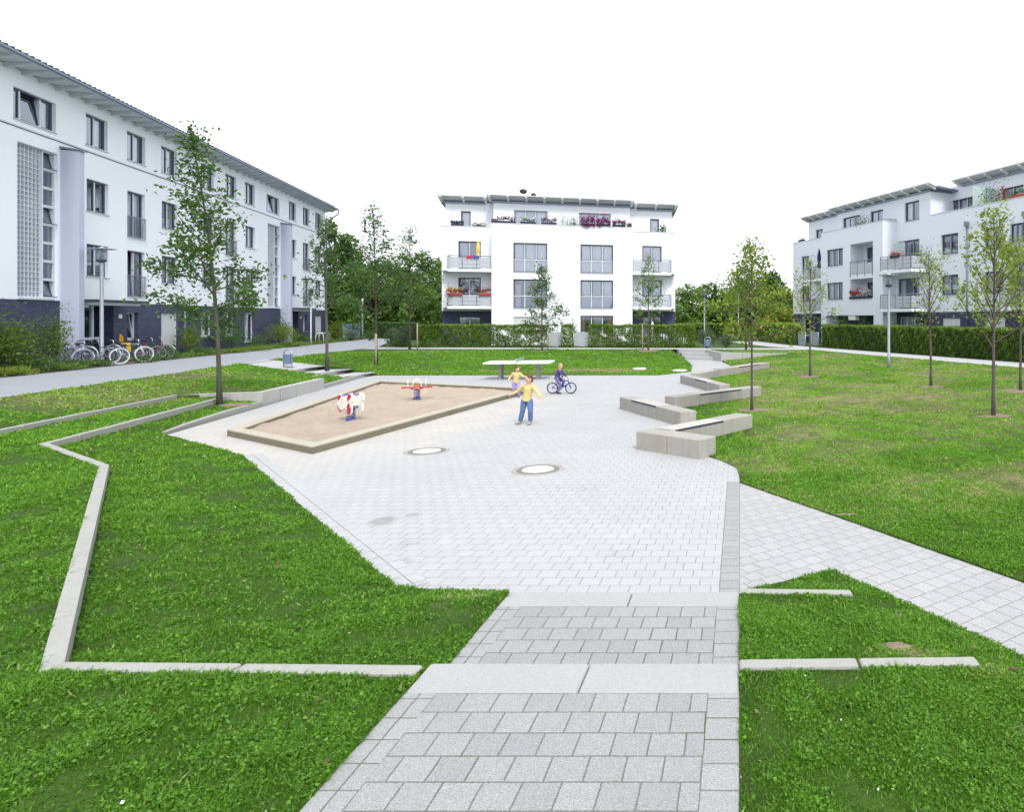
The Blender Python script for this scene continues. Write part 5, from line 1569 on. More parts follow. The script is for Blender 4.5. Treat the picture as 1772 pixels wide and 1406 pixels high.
DISCS = []
def soil_disc(x, y, rx, ry, seed, label, flat=False, hgt=0.035):
    """Bare earth round the foot of a tree."""
    DISCS.append((x, y, rx*0.92, ry*0.92))
    rg = np.random.default_rng(seed)
    n = 22
    vs = [(0, 0, hgt)]
    for ring, f in ((1, 0.55), (2, 1.0)):
        for k in range(n):
            a = 2*math.pi*k/n; q = f*(1+0.16*rg.normal()*(1 if ring == 2 else 0.5))
            px, py = rx*q*math.cos(a), ry*q*math.sin(a)
            vs.append((px, py, (0.0 if flat else lawn_z(x+px, y+py)-lawn_z(x, y)) + (hgt*0.8 if ring == 1 else -0.004) + hgt*0.2*rg.normal()))
    fs = [(0, 1+k, 1+(k+1) % n) for k in range(n)] + [(1+k, 1+n+k, 1+n+(k+1) % n, 1+(k+1) % n) for k in range(n)]
    me = bpy.data.meshes.new('bare_soil'); me.from_pydata(vs, [], fs); me.polygons.foreach_set('use_smooth', [True]*len(fs)); me.update()
    o = link('bare_soil', me, M['soil']); o.location = (x, y, lawn_z(x, y)); o['kind'] = 'structure'; tag(o, label)
    return o

def gz(px, py, z0):
    x, y, _ = g(px, py, z0); return x, y, lawn_z(x, y)

# ------------------------------------------------------------------ the young trees
def court_trees():
    T = young_tree
    x, y, z = gz(380, 702, 0.15)
    T(x, y, z, 8.3, 1.9, 1.36, 'tallest young tree in dark leaf, on the grass terrace between kerbs at the sandpit', 4300, 0.12, 'leaf_oak', 'bark_green', 0.058, 38, seed=4, lean=(-0.10, -0.01), shape='cone', tint=(0.42, 0.22), spread=0.16, upr=0.42)
    soil_disc(x+0.25, y+0.1, 0.50, 0.42, 1, None, True)
    x, y, z = gz(566, 652, 0.16)
    T(x, y, z, 6.5, 2.3, 1.25, 'slim young tree with sparse leaves at the end of the low retaining wall', 1700, 0.11, 'leaf_oak', 'bark_young', 0.06, 24, seed=9, lean=(-0.03, 0.0), shape='slim', tint=(0.4, 0.2))
    x, y, z = gz(651, 634, 0.3)
    T(x, y, z, 8.0, 2.2, 1.75, 'tall airy young tree whose trunk is tied to a single short stake', 3800, 0.12, 'leaf_dark', 'bark_dark', 0.06, 34, seed=12, lean=(-0.02, 0.0), shape='cone', tint=(0.5, 0.25))
    stake(x+0.05, y-0.12, z, 1.55, 'round wooden stake tied to the trunk of the tall airy tree', 0.05)
    x, y, z = gz(709, 608, 0.5)
    T(x, y, z, 8.2, 2.3, 2.0, 'young tree before the grey green bushes with a stake standing to its right', 3600, 0.13, 'leaf_oak', 'bark_dark', 0.06, 32, seed=17, lean=(0.0, 0.0), shape='cone', tint=(0.55, 0.25))
    stake(x+0.55, y-0.1, z, 1.75, 'wooden stake standing to the right of the tree by the grey green bushes', 0.045, (-0.5, 0.1))
    x, y, z = gz(938, 609, 0.5)
    T(x, y, z, 5.7, 1.2, 1.25, 'small dense young tree in front of the left windows of the house facing the plaza', 2700, 0.12, 'leaf_oak', 'bark_young', 0.045, 32, seed=21, shape='cone', tint=(0.5, 0.22), spread=0.14, upr=0.25, droop=0.3)
    stake(x+0.42, y-0.1, z, 1.75, 'dark stake beside the small dense tree near the arched gate', 0.04, (-0.4, 0.1))
    soil_disc(x+0.15, y, 0.7, 0.5, 2, None)
    x, y, z = gz(1122, 608, 0.5)
    T(x, y, z, 6.6, 1.6, 1.15, 'thin young tree in front of the right wing balconies of the house facing the plaza', 1500, 0.12, 'leaf_mid', 'bark_young', 0.045, 26, seed=24, shape='cone', tint=(0.5, 0.25), spread=0.12)
    stake(x-0.38, y-0.1, z, 1.8, 'wooden stake to the left of the thin tree before the right wing', 0.045)
    soil_disc(x-0.1, y, 0.75, 0.55, 3, None)
    x, y, z = gz(1301, 711, 0.08)
    T(x, y, z, 4.85, 1.7, 1.1, 'young tree with yellow green and rusty leaves next to the rust stained bench', 2700, 0.10, 'leaf_fresh', 'bark_young', 0.034, 34, seed=31, lean=(-0.01, 0.0), shape='cone', tint=(0.38, 0.27), spread=0.14, upr=0.35)
    soil_disc(x+0.1, y+0.15, 0.55, 0.4, 4, None)
    x, y, z = gz(1291, 607, 0.52)
    T(x, y, z, 5.5, 2.2, 1.4, 'young tree standing alone on the small lawn above the far retaining wall', 1800, 0.12, 'leaf_mid', 'bark_dark', 0.055, 22, seed=33, shape='round', tint=(0.6, 0.25))
    x, y, z = gz(1402, 645, 0.35)
    T(x, y, z, 5.2, 1.8, 1.15, 'sparse young tree in front of the gate in the long hedge', 900, 0.10, 'leaf_fresh', 'bark_young', 0.045, 20, seed=36, shape='cone', tint=(0.5, 0.2), bare=0.35, upr=0.7)
    soil_disc(x, y, 0.5, 0.35, 5, None)
    x, y, z = gz(1611, 668, 0.3)
    T(x, y, z, 4.7, 1.75, 1.15, 'sparse young tree with upright twigs just right of the lamp post by the long hedge', 1000, 0.09, 'leaf_fresh', 'bark_young', 0.042, 22, seed=41, lean=(-0.015, 0), shape='round', tint=(0.5, 0.2), bare=0.35, upr=0.85)
    soil_disc(x, y, 0.52, 0.36, 6, None)
    x, y, z = gz(1719, 722, 0.2)
    T(x, y, z, 5.25, 1.6, 1.5, 'nearest young tree on the right lawn with fresh yellow green leaves', 2300, 0.095, 'leaf_fresh', 'bark_young', 0.042, 30, seed=44, shape='cone', tint=(0.5, 0.18), bare=0.3, upr=0.75, spread=0.12)
    soil_disc(x, y, 0.55, 0.4, 7, None)
    x, y, z = gz(1766, 678, 0.3)
    T(x, y, z, 4.9, 1.7, 1.3, 'young tree at the edge of the lawn behind the nearest one, fresh yellow green', 1500, 0.095, 'leaf_fresh', 'bark_young', 0.042, 26, seed=47, shape='cone', tint=(0.5, 0.2), bare=0.2, upr=0.75)
    soil_disc(x-0.1, y, 0.7, 0.5, 8, None)
court_trees()
for i_, (px_, py_, zz_, rx_, ry_) in enumerate(((1550,1107,0.2,0.16,0.07), (1556,1060,0.12,0.10,0.06), (830,1040,0.05,0.12,0.06), (1398,860,0.03,0.20,0.05), (1466,890,0.03,0.16,0.04))):
    x_, y_, z_ = gz(px_, py_, zz_)
    soil_disc(x_, y_, rx_, ry_, 60+i_, None, i_ < 5, 0.016)

# ------------------------------------------------------------------ grown trees behind the houses
def big_tree(px, Y, h, r, label, mat, seed, n=5200, leaf=0.32, base=0.12, group='grown trees behind the houses', tint=(0.45, 0.2), z=0.45, squash=1.0):
    rg = np.random.default_rng(seed)
    x = (px-CX)/F*Y
    root = empty('grown_tree', (x, Y, z), 0, label, 'tree', group)
    mb = MB()
    mb.tube([(0,0,-0.2),(0.05,0,h*0.3),(0,0.05,h*0.6),(0.05,0,h*0.9)], [0.05*r+0.06, 0.04*r+0.05, 0.025*r+0.03, 0.03], 9)
    blobs = []
    nb = 16
    for k in range(nb):
        t = (k+0.5)/nb
        zz = h*(base + (0.97-base)*t)
        rr = r*(0.35+0.65*math.sin(math.pi*(0.12+0.80*t)))
        a = 2.4*k + rg.normal()*0.4
        d = rr*rg.uniform(0.25, 0.72)
        br = r*rg.uniform(0.30, 0.5)*(1.05-0.35*t)
        c = Vector((d*math.cos(a), d*math.sin(a)*0.9, zz))
        blobs.append((c, br))
        mb.tube([(0,0,zz*0.65), (c.x*0.5, c.y*0.5, zz*0.85), tuple(c)], [0.02*r+0.02, 0.014*r+0.01, 0.015], 5, cap=False)
    mb.build('trunk', M['bark_dark'], root)
    w = np.array([b[1]**2 for b in blobs]); w /= w.sum()
    idx = rg.choice(nb, n, p=w)
    u = rg.normal(size=(n, 3)); u /= np.linalg.norm(u, axis=1, keepdims=True)
    rad = rg.uniform(0.25, 1.0, size=(n, 1))**0.45
    lump = 1 + 0.22*np.sin(u[:, :1]*7+idx[:, None])*np.sin(u[:, 1:2]*6+2*idx[:, None])
    C = np.array([tuple(b[0]) for b in blobs]); B = np.array([b[1] for b in blobs])
    P = C[idx] + u*rad*B[idx][:, None]*lump*np.array([1, 1, 0.85*squash])
    P += rg.normal(size=P.shape)*0.10
    P[:, 2] = np.maximum(P[:, 2], 0.15)
    ct = rg.normal(size=nb)*0.14
    tt = tint[0]+tint[1]*rg.normal(size=n)+ct[idx]
    me = leaf_mesh('crown', P, leaf, rg, tt, width=0.7, up_bias=0.8)
    link('crown', me, M[mat], root)
    return root

def background_trees():
    B = big_tree
    B(578, 72, 12.6, 4.0, 'dark round tree rising beside the end of the long house', 'leaf_dark', 101, 7500, 0.38)
    B(612, 80, 11.0, 4.2, 'dark tree shouldering the tallest one behind the far lamp', 'leaf_dark', 102, 6500, 0.36)
    B(640, 70, 7.2, 3.2, 'mid green bushy tree low behind the far lamp', 'leaf_mid', 103, 5200, 0.30)
    B(672, 84, 9.2, 4.2, 'broad dark tree in the gap between two white houses', 'leaf_dark', 104, 6500, 0.36)
    B(706, 74, 7.6, 3.4, 'mid green tree behind the grey green bushes', 'leaf_oak', 105, 5600, 0.32)
    B(748, 88, 10.4, 4.2, 'airy tall tree right against the left wing of the white house', 'leaf_oak', 106, 4200, 0.36)
    B(728, 66, 5.4, 2.8, 'low rounded green tree behind the middle hedge, left of the white house', 'leaf_mid', 107, 4200, 0.28)
    B(762, 72, 5.8, 3.0, 'low dark green tree half hidden by the left wing', 'leaf_dark', 108, 4200, 0.30)
    B(1192, 74, 5.8, 3.2, 'fresh green low tree right beside the right wing of the white house', 'leaf_mid', 111, 4800, 0.28, tint=(0.7, 0.2))
    B(1232, 78, 6.1, 2.8, 'dark green low tree behind the far lamp post with a disc top', 'leaf_dark', 112, 4600, 0.30)
    B(1262, 84, 5.4, 3.0, 'bluish dark low tree between the far lamp and the lone young tree', 'leaf_dark', 113, 4200, 0.30, tint=(0.35, 0.2))
    B(1296, 80, 6.6, 3.6, 'green tree standing behind the lone young tree', 'leaf_mid', 114, 5200, 0.32)
    B(1336, 78, 7.4, 3.0, 'dark green pointed tree left of the house behind the long hedge', 'leaf_oak', 115, 5200, 0.32)
    B(1362, 84, 6.0, 3.0, 'yellowish green tree touching the corner of the house behind the long hedge', 'leaf_yellow', 116, 4600, 0.30)
    B(1345, 66, 3.4, 2.6, 'low yellow green tree with rusty leaves beyond the far garden hedge', 'leaf_fresh', 117, 3600, 0.24, tint=(0.55, 0.25), base=0.05)
    B(1400, 96, 7.0, 4.0, 'hidden green tree behind the house with the long hedge', 'leaf_mid', 118, 1500, 0.4)
background_trees()

# a far belt of wood closing the view between the houses
def far_wood():
    rg = np.random.default_rng(55)
    n = 16000
    a = rg.uniform(-1.35, 0.62, n)
    d = rg.uniform(104, 122, n)
    x = np.sin(a)*d; y = np.cos(a)*d
    top = 4.6 + 1.4*np.sin(a*23) + 1.0*np.sin(a*51+1) + 0.6*np.sin(a*97)
    z = 0.3 + top*rg.uniform(0, 1, n)**0.8
    me = leaf_mesh('wood', np.stack([x, y, z], 1), 0.75, rg, 0.45+0.2*rg.normal(size=n), width=0.8, up_bias=0.7)
    o = link('distant_trees', me, M['leaf_dark']); o['kind'] = 'stuff'
    tag(o, 'far belt of dark trees closing the view between the houses')
far_wood()

# ------------------------------------------------------------------ hedges
def hedge(pts, w, h, z, label, mat, seed, dens=650, leaf=0.065, gap=0.0, group='clipped hedges round the gardens', core=True, tint=(0.5, 0.22), cut=None):
    """Clipped hedge along a line: stems, twigs and leaves."""
    rg = np.random.default_rng(seed)
    P0 = Vector(pts[0])
    root = empty('hedge', (P0.x, P0.y, z), 0, label, 'hedge', group)
    allP = []; st = MB(); cr = MB()
    for a, b in zip(pts[:-1], pts[1:]):
        a, b = Vector(a)-P0, Vector(b)-P0
        d = b-a; L = d.length; d.normalize(); nn = Vector((-d.y, d.x))
        nL = int(dens*L*(h+w)*1.25)
        u = rg.uniform(0, L, nL)
        hh = h*(1+0.020*np.sin(u*2.1+seed)+0.014*np.sin(u*5.3))
        side = rg.uniform(0, 1, nL)
        v = rg.uniform(0, 1, nL); t = rg.uniform(-0.5, 0.5, nL)
        zz = v*hh; yy = t*w
        front = side < 0.40; back = (side >= 0.40) & (side < 0.55); top = (side >= 0.55) & (side < 0.78)
        j = np.abs(rg.normal(size=nL))*0.07
        bulge = 0.06*np.sin(u*3.1+zz*2.0+seed)+0.05*np.sin(u*7.7+zz*5)+0.05*np.sin(u*12.3-zz*9+2*np.sin(u*2))
        yy = np.where(front, -w/2+j-bulge, np.where(back, w/2-j+bulge, yy))
        zz = np.where(top, hh-j+np.maximum(0, rg.normal(size=nL))*0.035, zz)
        keep = np.ones(nL, bool)
        if gap:
            q = np.sin(u*2.9+zz*1.7+seed)*np.sin(u*1.3-zz*3.9+1)+0.5*np.sin(u*6.1+zz*7.7)
            keep &= (q < 1.0-gap) | (zz > h*0.82) & (rg.uniform(size=nL) < 0.75)
        keep &= ~((zz < 0.10) & (rg.uniform(size=nL) < 0.3))
        X = a.x+d.x*u+nn.x*yy; Y = a.y+d.y*u+nn.y*yy
        allP.append(np.stack([X, Y, zz], 1)[keep])
        ns = int(L/0.28)
        for k in range(ns):
            q = a+d*(L*(k+0.5)/ns)
            st.tube([(q.x,q.y,-0.1),(q.x+rg.normal()*0.05,q.y+rg.normal()*0.05,h*0.5),(q.x+rg.normal()*0.1,q.y+rg.normal()*0.1,h*0.92)], [0.016,0.012,0.005], 5, cap=False)
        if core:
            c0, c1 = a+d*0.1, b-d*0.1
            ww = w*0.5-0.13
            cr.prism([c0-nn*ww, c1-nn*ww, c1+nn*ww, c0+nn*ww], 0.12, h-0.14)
    P = np.vstack(allP)
    me = leaf_mesh('foliage', P, leaf, rg, tint[0]-0.08+tint[1]*rg.normal(size=len(P))+0.10*np.sin(P[:,0]*1.7+P[:,2]*2)+0.30*np.clip(P[:,2]/h-0.45, 0, 1), width=0.6, up_bias=0.5, droop=0.25)  # tint rises towards the top of the hedge
    link('foliage', me, M[mat], root)
    st.build('stems', M['bark_dark'], root, fix=False)
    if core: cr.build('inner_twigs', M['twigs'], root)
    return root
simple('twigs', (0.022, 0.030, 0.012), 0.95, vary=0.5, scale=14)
def hx(px, Y): return ((px-CX)/F*Y, Y)
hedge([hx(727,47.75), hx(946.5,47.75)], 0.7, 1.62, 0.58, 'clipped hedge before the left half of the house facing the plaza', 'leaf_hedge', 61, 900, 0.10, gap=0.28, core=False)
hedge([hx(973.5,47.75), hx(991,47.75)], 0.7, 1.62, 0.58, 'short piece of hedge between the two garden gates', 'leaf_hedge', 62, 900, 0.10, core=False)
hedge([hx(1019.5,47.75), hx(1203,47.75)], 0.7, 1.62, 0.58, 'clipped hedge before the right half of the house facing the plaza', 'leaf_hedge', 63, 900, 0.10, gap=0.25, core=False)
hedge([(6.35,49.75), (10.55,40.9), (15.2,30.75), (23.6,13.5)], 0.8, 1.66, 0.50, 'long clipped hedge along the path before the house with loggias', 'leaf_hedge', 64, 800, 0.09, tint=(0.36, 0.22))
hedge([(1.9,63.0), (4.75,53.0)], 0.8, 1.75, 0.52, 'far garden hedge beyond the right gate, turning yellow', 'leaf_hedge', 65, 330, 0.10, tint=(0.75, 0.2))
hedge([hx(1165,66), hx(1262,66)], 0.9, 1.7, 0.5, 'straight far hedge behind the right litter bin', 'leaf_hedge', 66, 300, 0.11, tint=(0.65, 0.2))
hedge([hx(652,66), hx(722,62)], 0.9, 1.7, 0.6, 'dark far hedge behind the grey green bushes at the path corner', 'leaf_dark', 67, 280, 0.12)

# ------------------------------------------------------------------ bushes
def bush(x, y, z, rx, ry, h, label, mat, seed, n=1500, leaf=0.07, group='bushes in the planting beds', tint=(0.5, 0.22), lumps=7, droop=0.1, name='bush', open_=0.0, spiky=0.0):
    rg = np.random.default_rng(seed)
    root = empty(name, (x, y, z), 0, label, 'bush', group)
    C = []; B = []
    for k in range(lumps):
        a = 2.4*k+rg.normal()*0.3; d = math.sqrt((k+0.3)/lumps)*0.62
        C.append((rx*d*math.cos(a), ry*d*math.sin(a), h*(rg.uniform(0.42, 0.72)-0.25*d))); B.append((rx*rg.uniform(0.38, 0.6), ry*rg.uniform(0.38, 0.6), h*rg.uniform(0.30, 0.42)))
    C = np.array(C); B = np.array(B)
    idx = rg.integers(0, lumps, n)
    u = rg.normal(size=(n, 3)); u /= np.linalg.norm(u, axis=1, keepdims=True)
    P = C[idx] + u*B[idx]*(rg.uniform(0.15, 1, size=(n, 1))**0.4) + rg.normal(size=(n, 3))*0.03
    if spiky:
        m = rg.uniform(size=n) < spiky
        P[m, 2] += np.abs(rg.normal(size=m.sum()))*h*0.22
    P[:, 2] = np.abs(P[:, 2])+0.01
    mb = MB()
    for k in range(max(5, lumps)):
        c = C[k % lumps]
        mb.tube([(c[0]*0.15, c[1]*0.15, -0.05), (c[0]*0.6, c[1]*0.6, c[2]*0.6), (c[0]+rg.normal()*0.05, c[1]+rg.normal()*0.05, min(h*0.92, c[2]*1.35))], [0.016, 0.010, 0.004], 5, cap=False)
    mb.build('stems', M['bark_dark'], root, fix=False)
    me = leaf_mesh('foliage', P, leaf, rg, tint[0]+tint[1]*rg.normal(size=n), width=0.5, up_bias=0.4, droop=droop)
    link('foliage', me, M[mat], root)
    return root

def bed(px, dot):
    k = (px-CX)/F
    Y = dot/(NL.x*k+NL.y)
    return k*Y, Y
def bed_bush(px, dot, wpx, ytop, label, mat, seed, **kw):
    x, y = bed(px, dot); z = 0.77
    h = max(0.2, CAM_H + (CY-ytop)*y/F - z)
    r = wpx*y/F/2
    return bush(x, y, z, r*1.05, r, h, label, mat, seed, **kw)
bed_bush(-25, -18.5, 95, 560, 'leafy bush cut by the picture edge under the lattice window', 'leaf_yellow', 201, n=2200, leaf=0.085, tint=(0.35, 0.2))
bed_bush(22, -18.2, 78, 548, 'broad loose green bush against the dark bricks, nearest the picture corner', 'leaf_yellow', 202, n=2600, leaf=0.08, tint=(0.36, 0.22), spiky=0.25)
bed_bush(88, -18.3, 66, 540, 'tall loose bush between the nearest bush and the parked bicycles', 'leaf_yellow', 203, n=2500, leaf=0.075, tint=(0.36, 0.22), spiky=0.35)
bed_bush(60, -17.75, 70, 612, 'low dark evergreen mat in front of the tall loose bush', 'leaf_dark', 204, n=1500, leaf=0.06)
bed_bush(130, -17.8, 60, 620, 'low dark evergreen under the blue bicycle', 'leaf_dark', 205, n=1500, leaf=0.055)
bed_bush(172, -17.7, 50, 624, 'low dark evergreen round the foot of the near lamp post', 'leaf_dark', 206, n=1300, leaf=0.055)
bed_bush(275, -18.3, 60, 596, 'dark low bush to the right of the red bicycle', 'leaf_dark', 207, n=1600, leaf=0.065)
bed_bush(328, -18.6, 46, 566, 'upright yellow green bush in front of the roller shutter', 'leaf_yellow', 208, n=1600, leaf=0.075, tint=(0.6, 0.2), spiky=0.2)
bed_bush(345, -18.0, 46, 600, 'dark low bush at the foot of the upright yellow green one', 'leaf_dark', 209, n=1200, leaf=0.06)
bed_bush(398, -18.5, 60, 560, 'dark feathery evergreen bush behind the tallest young tree', 'leaf_dark', 210, n=2200, leaf=0.07, spiky=0.3, tint=(0.55, 0.2))
bed_bush(405, -17.7, 50, 605, 'low bright green mat beside the path behind the tallest young tree', 'leaf_fresh', 211, n=1200, leaf=0.07, tint=(0.3, 0.15))
bed_bush(444, -18.3, 40, 576, 'small dark evergreen left of the yellow ball bush', 'leaf_dark', 212, n=1100, leaf=0.065, tint=(0.6, 0.2))
bed_bush(487, -18.3, 54, 558, 'bright yellow green ball shaped bush by the second stair fin', 'leaf_yellow', 213, n=2400, leaf=0.075, tint=(0.75, 0.18))
bed_bush(486, -19.0, 30, 541, 'tall thin bush sticking up behind the yellow ball bush', 'leaf_oak', 214, n=700, leaf=0.09, spiky=0.4)
bed_bush(519, -18.3, 36, 573, 'dark evergreen right of the yellow ball bush', 'leaf_dark', 215, n=1100, leaf=0.07, tint=(0.55, 0.2))
bed_bush(548, -18.3, 26, 573, 'small dark evergreen by the end of the long house', 'leaf_dark', 216, n=900, leaf=0.07, tint=(0.6, 0.2))
bed_bush(585, -17.9, 34, 551, 'fresh green bush just past the end of the long house', 'leaf_yellow', 217, n=1600, leaf=0.09, tint=(0.5, 0.2))
bed_bush(608, -17.4, 34, 568, 'grey green bush left of the far lamp post', 'leaf_grey', 218, n=1300, leaf=0.09)
bed_bush(640, -16.2, 30, 566, 'green bush right of the far lamp post', 'leaf_oak', 219, n=1100, leaf=0.09)
for i, (px, yt, l) in enumerate(((440, 597, 'flat reddish ground cover along the path below the dark evergreens'), (505, 590, 'flat ground cover along the path below the yellow ball bush'), (245, 617, 'flat ground cover at the wheels of the red bicycle'), (20, 634, 'flat bright ground cover at the path edge near the picture corner'), (110, 628, 'flat bright ground cover at the path edge before the bicycles'))):
    bed_bush(px, -17.55, 70, yt, l, ('leaf_hedge', 'leaf_hedge', 'leaf_dark', 'leaf_fresh', 'leaf_mid')[i], 230+i, n=1300, leaf=0.06, tint=(0.45, 0.25))
# grey green bushes at the corners of the ring path
def corner_bush(px, Y, wpx, ytop, label, seed, mat='leaf_grey', **kw):
    x = (px-CX)/F*Y; h = CAM_H+(CY-ytop)*Y/F-0.58; r = wpx*Y/F/2
    return bush(x, Y, 0.58, r, r*0.8, h, label, mat, seed, **kw)
corner_bush(698, 47.9, 40, 559, 'rounded grey green bush at the left end of the middle hedge', 301, n=2200, leaf=0.09)
corner_bush(680, 49.5, 34, 566, 'lower grey green bush where the grey path turns', 302, n=1600, leaf=0.09)
corner_bush(688, 47.6, 44, 588, 'low dark bush at the foot of the rounded grey green one', 303, 'leaf_dark', n=1200, leaf=0.08)
corner_bush(1222, 48.0, 40, 567, 'feathery green bush behind the right litter bin', 304, n=2000, leaf=0.09, tint=(0.7, 0.2))
corner_bush(1256, 48.4, 44, 577, 'low feathery green bush right of the litter bin', 305, n=1800, leaf=0.09, tint=(0.75, 0.2))
corner_bush(1296, 62, 30, 570, 'dark rounded bush by the turn of the right path', 306, 'leaf_oak', n=1200, leaf=0.1)
corner_bush(1120-128, 49.6, 16, 558, 'shaggy bush sticking up over the short hedge piece', 307, 'leaf_yellow', n=500, leaf=0.1, spiky=0.4)
for i, (pa, pb, zt, lab) in enumerate(((1440, 1476, 548, 'climber leaves inside the ground floor arcade of the loggia block'), (1480, 1506, 550, 'dark climber behind the long hedge right of the vent box'), (1535, 1560, 552, 'ivy beside the garden door under the balconies'))):
    Y = RH.Y((pa+pb)/2, -1.9); x = ((pa+pb)/2-CX)/F*Y
    bush(x, Y, 0.5, (pb-pa)*Y/F/2, 0.4, CAM_H+(CY-zt)*Y/F-0.5, lab, 'leaf_oak', 320+i, n=900, leaf=0.1, spiky=0.2)

# ------------------------------------------------------------------ grass
def grass():
    rg = np.random.default_rng(99)
    pts = []
    # throw points with density falling with distance from the path, keep those on lawns
    n = 3200000
    th = rg.uniform(-1.0, 0.72, n)
    d = np.exp(rg.uniform(math.log(2.2), math.log(47.0), n))
    X = np.sin(th)*d; Y = np.cos(th)*d
    Z = np.full(n, np.nan)
    from mathutils.bvhtree import BVHTree
    for bb, va, ff in LAWNS:
        m = inside(bb, np.stack([X, Y], 1))
        ids = np.nonzero(m)[0]
        if len(ids) == 0: continue
        # height from the triangles of the sheet
        tri = va[ff]
        cellmap = {}
        cs = 0.8
        for ti, t in enumerate(tri):
            x0, x1 = int(math.floor(t[:,0].min()/cs)), int(math.floor(t[:,0].max()/cs)); y0, y1 = int(math.floor(t[:,1].min()/cs)), int(math.floor(t[:,1].max()/cs))
            for cx in range(x0, x1+1):
                for cyy in range(y0, y1+1): cellmap.setdefault((cx, cyy), []).append(ti)
        gx = np.floor(X[ids]/cs).astype(int); gy = np.floor(Y[ids]/cs).astype(int)
        order = np.lexsort((gy, gx)); sid = ids[order]; kx = gx[order]; ky = gy[order]
        brk = np.nonzero(np.diff(kx) | np.diff(ky))[0]+1
        for s, e in zip(np.r_[0, brk], np.r_[brk, len(sid)]):
            tl = cellmap.get((kx[s], ky[s]))
            if not tl: continue
            q = sid[s:e]; px, py = X[q], Y[q]
            for ti in tl:
                (ax,ay,az),(bx,by,bz),(cx,cy_,cz) = tri[ti]
                den = (by-cy_)*(ax-cx)+(cx-bx)*(ay-cy_)
                if abs(den) < 1e-12: continue
                l1 = ((by-cy_)*(px-cx)+(cx-bx)*(py-cy_))/den; l2 = ((cy_-ay)*(px-cx)+(ax-cx)*(py-cy_))/den; l3 = 1-l1-l2
                ok = (l1 >= -1e-6) & (l2 >= -1e-6) & (l3 >= -1e-6)
                Z[q[ok]] = (l1*az+l2*bz+l3*cz)[ok]
    ok = ~np.isnan(Z)
    for q in KERBS:                      # none on the kerb stones
        c_ = sum(q, Vector((0, 0)))/4
        ok &= ~inside([(c_+(p_-c_)*1.02).to_tuple()+(0,) for p_ in q], np.stack([X, Y], 1))
    for (dx_, dy_, ra, rb) in DISCS:      # nor on the bare soil
        e_ = ((X-dx_)/ra)**2+((Y-dy_)/rb)**2
        ok &= (e_ > 1) | (rg.uniform(size=len(X)) < 0.12*e_)
    X, Y, Z, d = X[ok], Y[ok], Z[ok], d[ok]
    # thin out in the far, and in the dry spots
    dry = dryness(X, Y)
    tuft = 0.45*vnoise(X, Y, 1.1, 11)+0.45*vnoise(X, Y, 0.33, 12)+0.55*vnoise(X, Y, 0.10+0.006*d.mean(), 13)
    keep = rg.uniform(size=len(X)) < np.clip(0.62+0.75*tuft-np.clip(dry-0.2, 0, 1)*0.9*(tuft < 0.3), 0.08, 1)
    X, Y, Z, d, dry, tuft = X[keep], Y[keep], Z[keep], d[keep], dry[keep], tuft[keep]
    n = len(X)
    h = (0.019+0.011*np.clip(rg.normal(size=n), -1, 2.4)+0.022*np.clip(tuft, -0.5, 1))*(0.76+0.018*d)*(1-0.45*dry)
    left = X < -2.0
    h = np.clip(h*np.where(left, 1.12, 0.95), 0.010, 0.11)
    w = 0.0014+0.00140*d
    az = rg.uniform(0, 6.283, n); ben = rg.uniform(0.5, 2.0, n)
    wx, wy = np.cos(az)*w, np.sin(az)*w
    v = np.empty((n, 3, 3))
    v[:, 0] = np.stack([X-wx, Y-wy, Z-0.004], 1); v[:, 1] = np.stack([X+wx, Y+wy, Z-0.004], 1)
    dx = rg.normal(size=n)*0.55; dy = rg.normal(size=n)*0.55
    v[:, 2] = np.stack([X+dx*h*ben, Y+dy*h*ben, Z+h], 1)
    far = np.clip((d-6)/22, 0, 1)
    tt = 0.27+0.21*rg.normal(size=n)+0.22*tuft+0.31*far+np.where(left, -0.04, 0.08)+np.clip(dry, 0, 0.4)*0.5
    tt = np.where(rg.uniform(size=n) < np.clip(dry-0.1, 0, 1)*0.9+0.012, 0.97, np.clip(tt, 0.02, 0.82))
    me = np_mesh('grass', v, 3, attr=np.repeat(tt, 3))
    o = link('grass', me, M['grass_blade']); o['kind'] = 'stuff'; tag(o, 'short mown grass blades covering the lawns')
    # clover and small weeds in the near lawns
    m = (d < 13) & (rg.uniform(size=n) < 0.24*np.clip(tuft+0.55, 0, 1)*(1-dry))
    C = np.stack([X[m], Y[m], Z[m]+0.012+h[m]*0.55], 1)
    s = 0.009+0.0017*d[m]
    me = leaf_mesh('clover', C, s, rg, 0.33+0.16*rg.normal(size=m.sum()), width=0.95, up_bias=1.6, droop=0.0, fold=0.1)
    o = link('clover', me, M['grass_blade']); o['kind'] = 'stuff'; tag(o, 'clover leaves mixed into the near lawns')
    # daisies
    sel = rg.choice(n, 150, replace=False)
    C = np.stack([X[sel], Y[sel], Z[sel]+h[sel]*1.05], 1)
    me = leaf_mesh('daisies', C, 0.010+0.0009*d[sel], rg, 0.6+0.2*rg.normal(size=150), width=1.0, up_bias=3.0, droop=0.0, fold=0.05)
    o = link('daisies', me, M['petal_white']); o['kind'] = 'stuff'; tag(o, 'tiny white daisies scattered over the lawns')
    sel = rg.choice(n, 260, replace=False)
    C = np.stack([X[sel], Y[sel], Z[sel]+h[sel]*0.9], 1)
    me = leaf_mesh('fallen_leaves', C, 0.04+0.0006*d[sel], rg, rg.uniform(size=260), width=0.65, up_bias=1.2, droop=0.0, fold=0.2)
    o = link('fallen_leaves', me, M['leaf_fallen']); o['kind'] = 'stuff'; tag(o, 'dry brown leaves lying in the grass')
foliage('leaf_fallen', (0.05, 0.03, 0.02), (0.12, 0.07, 0.04), (0.25, 0.17, 0.11), 0.1)
grass()

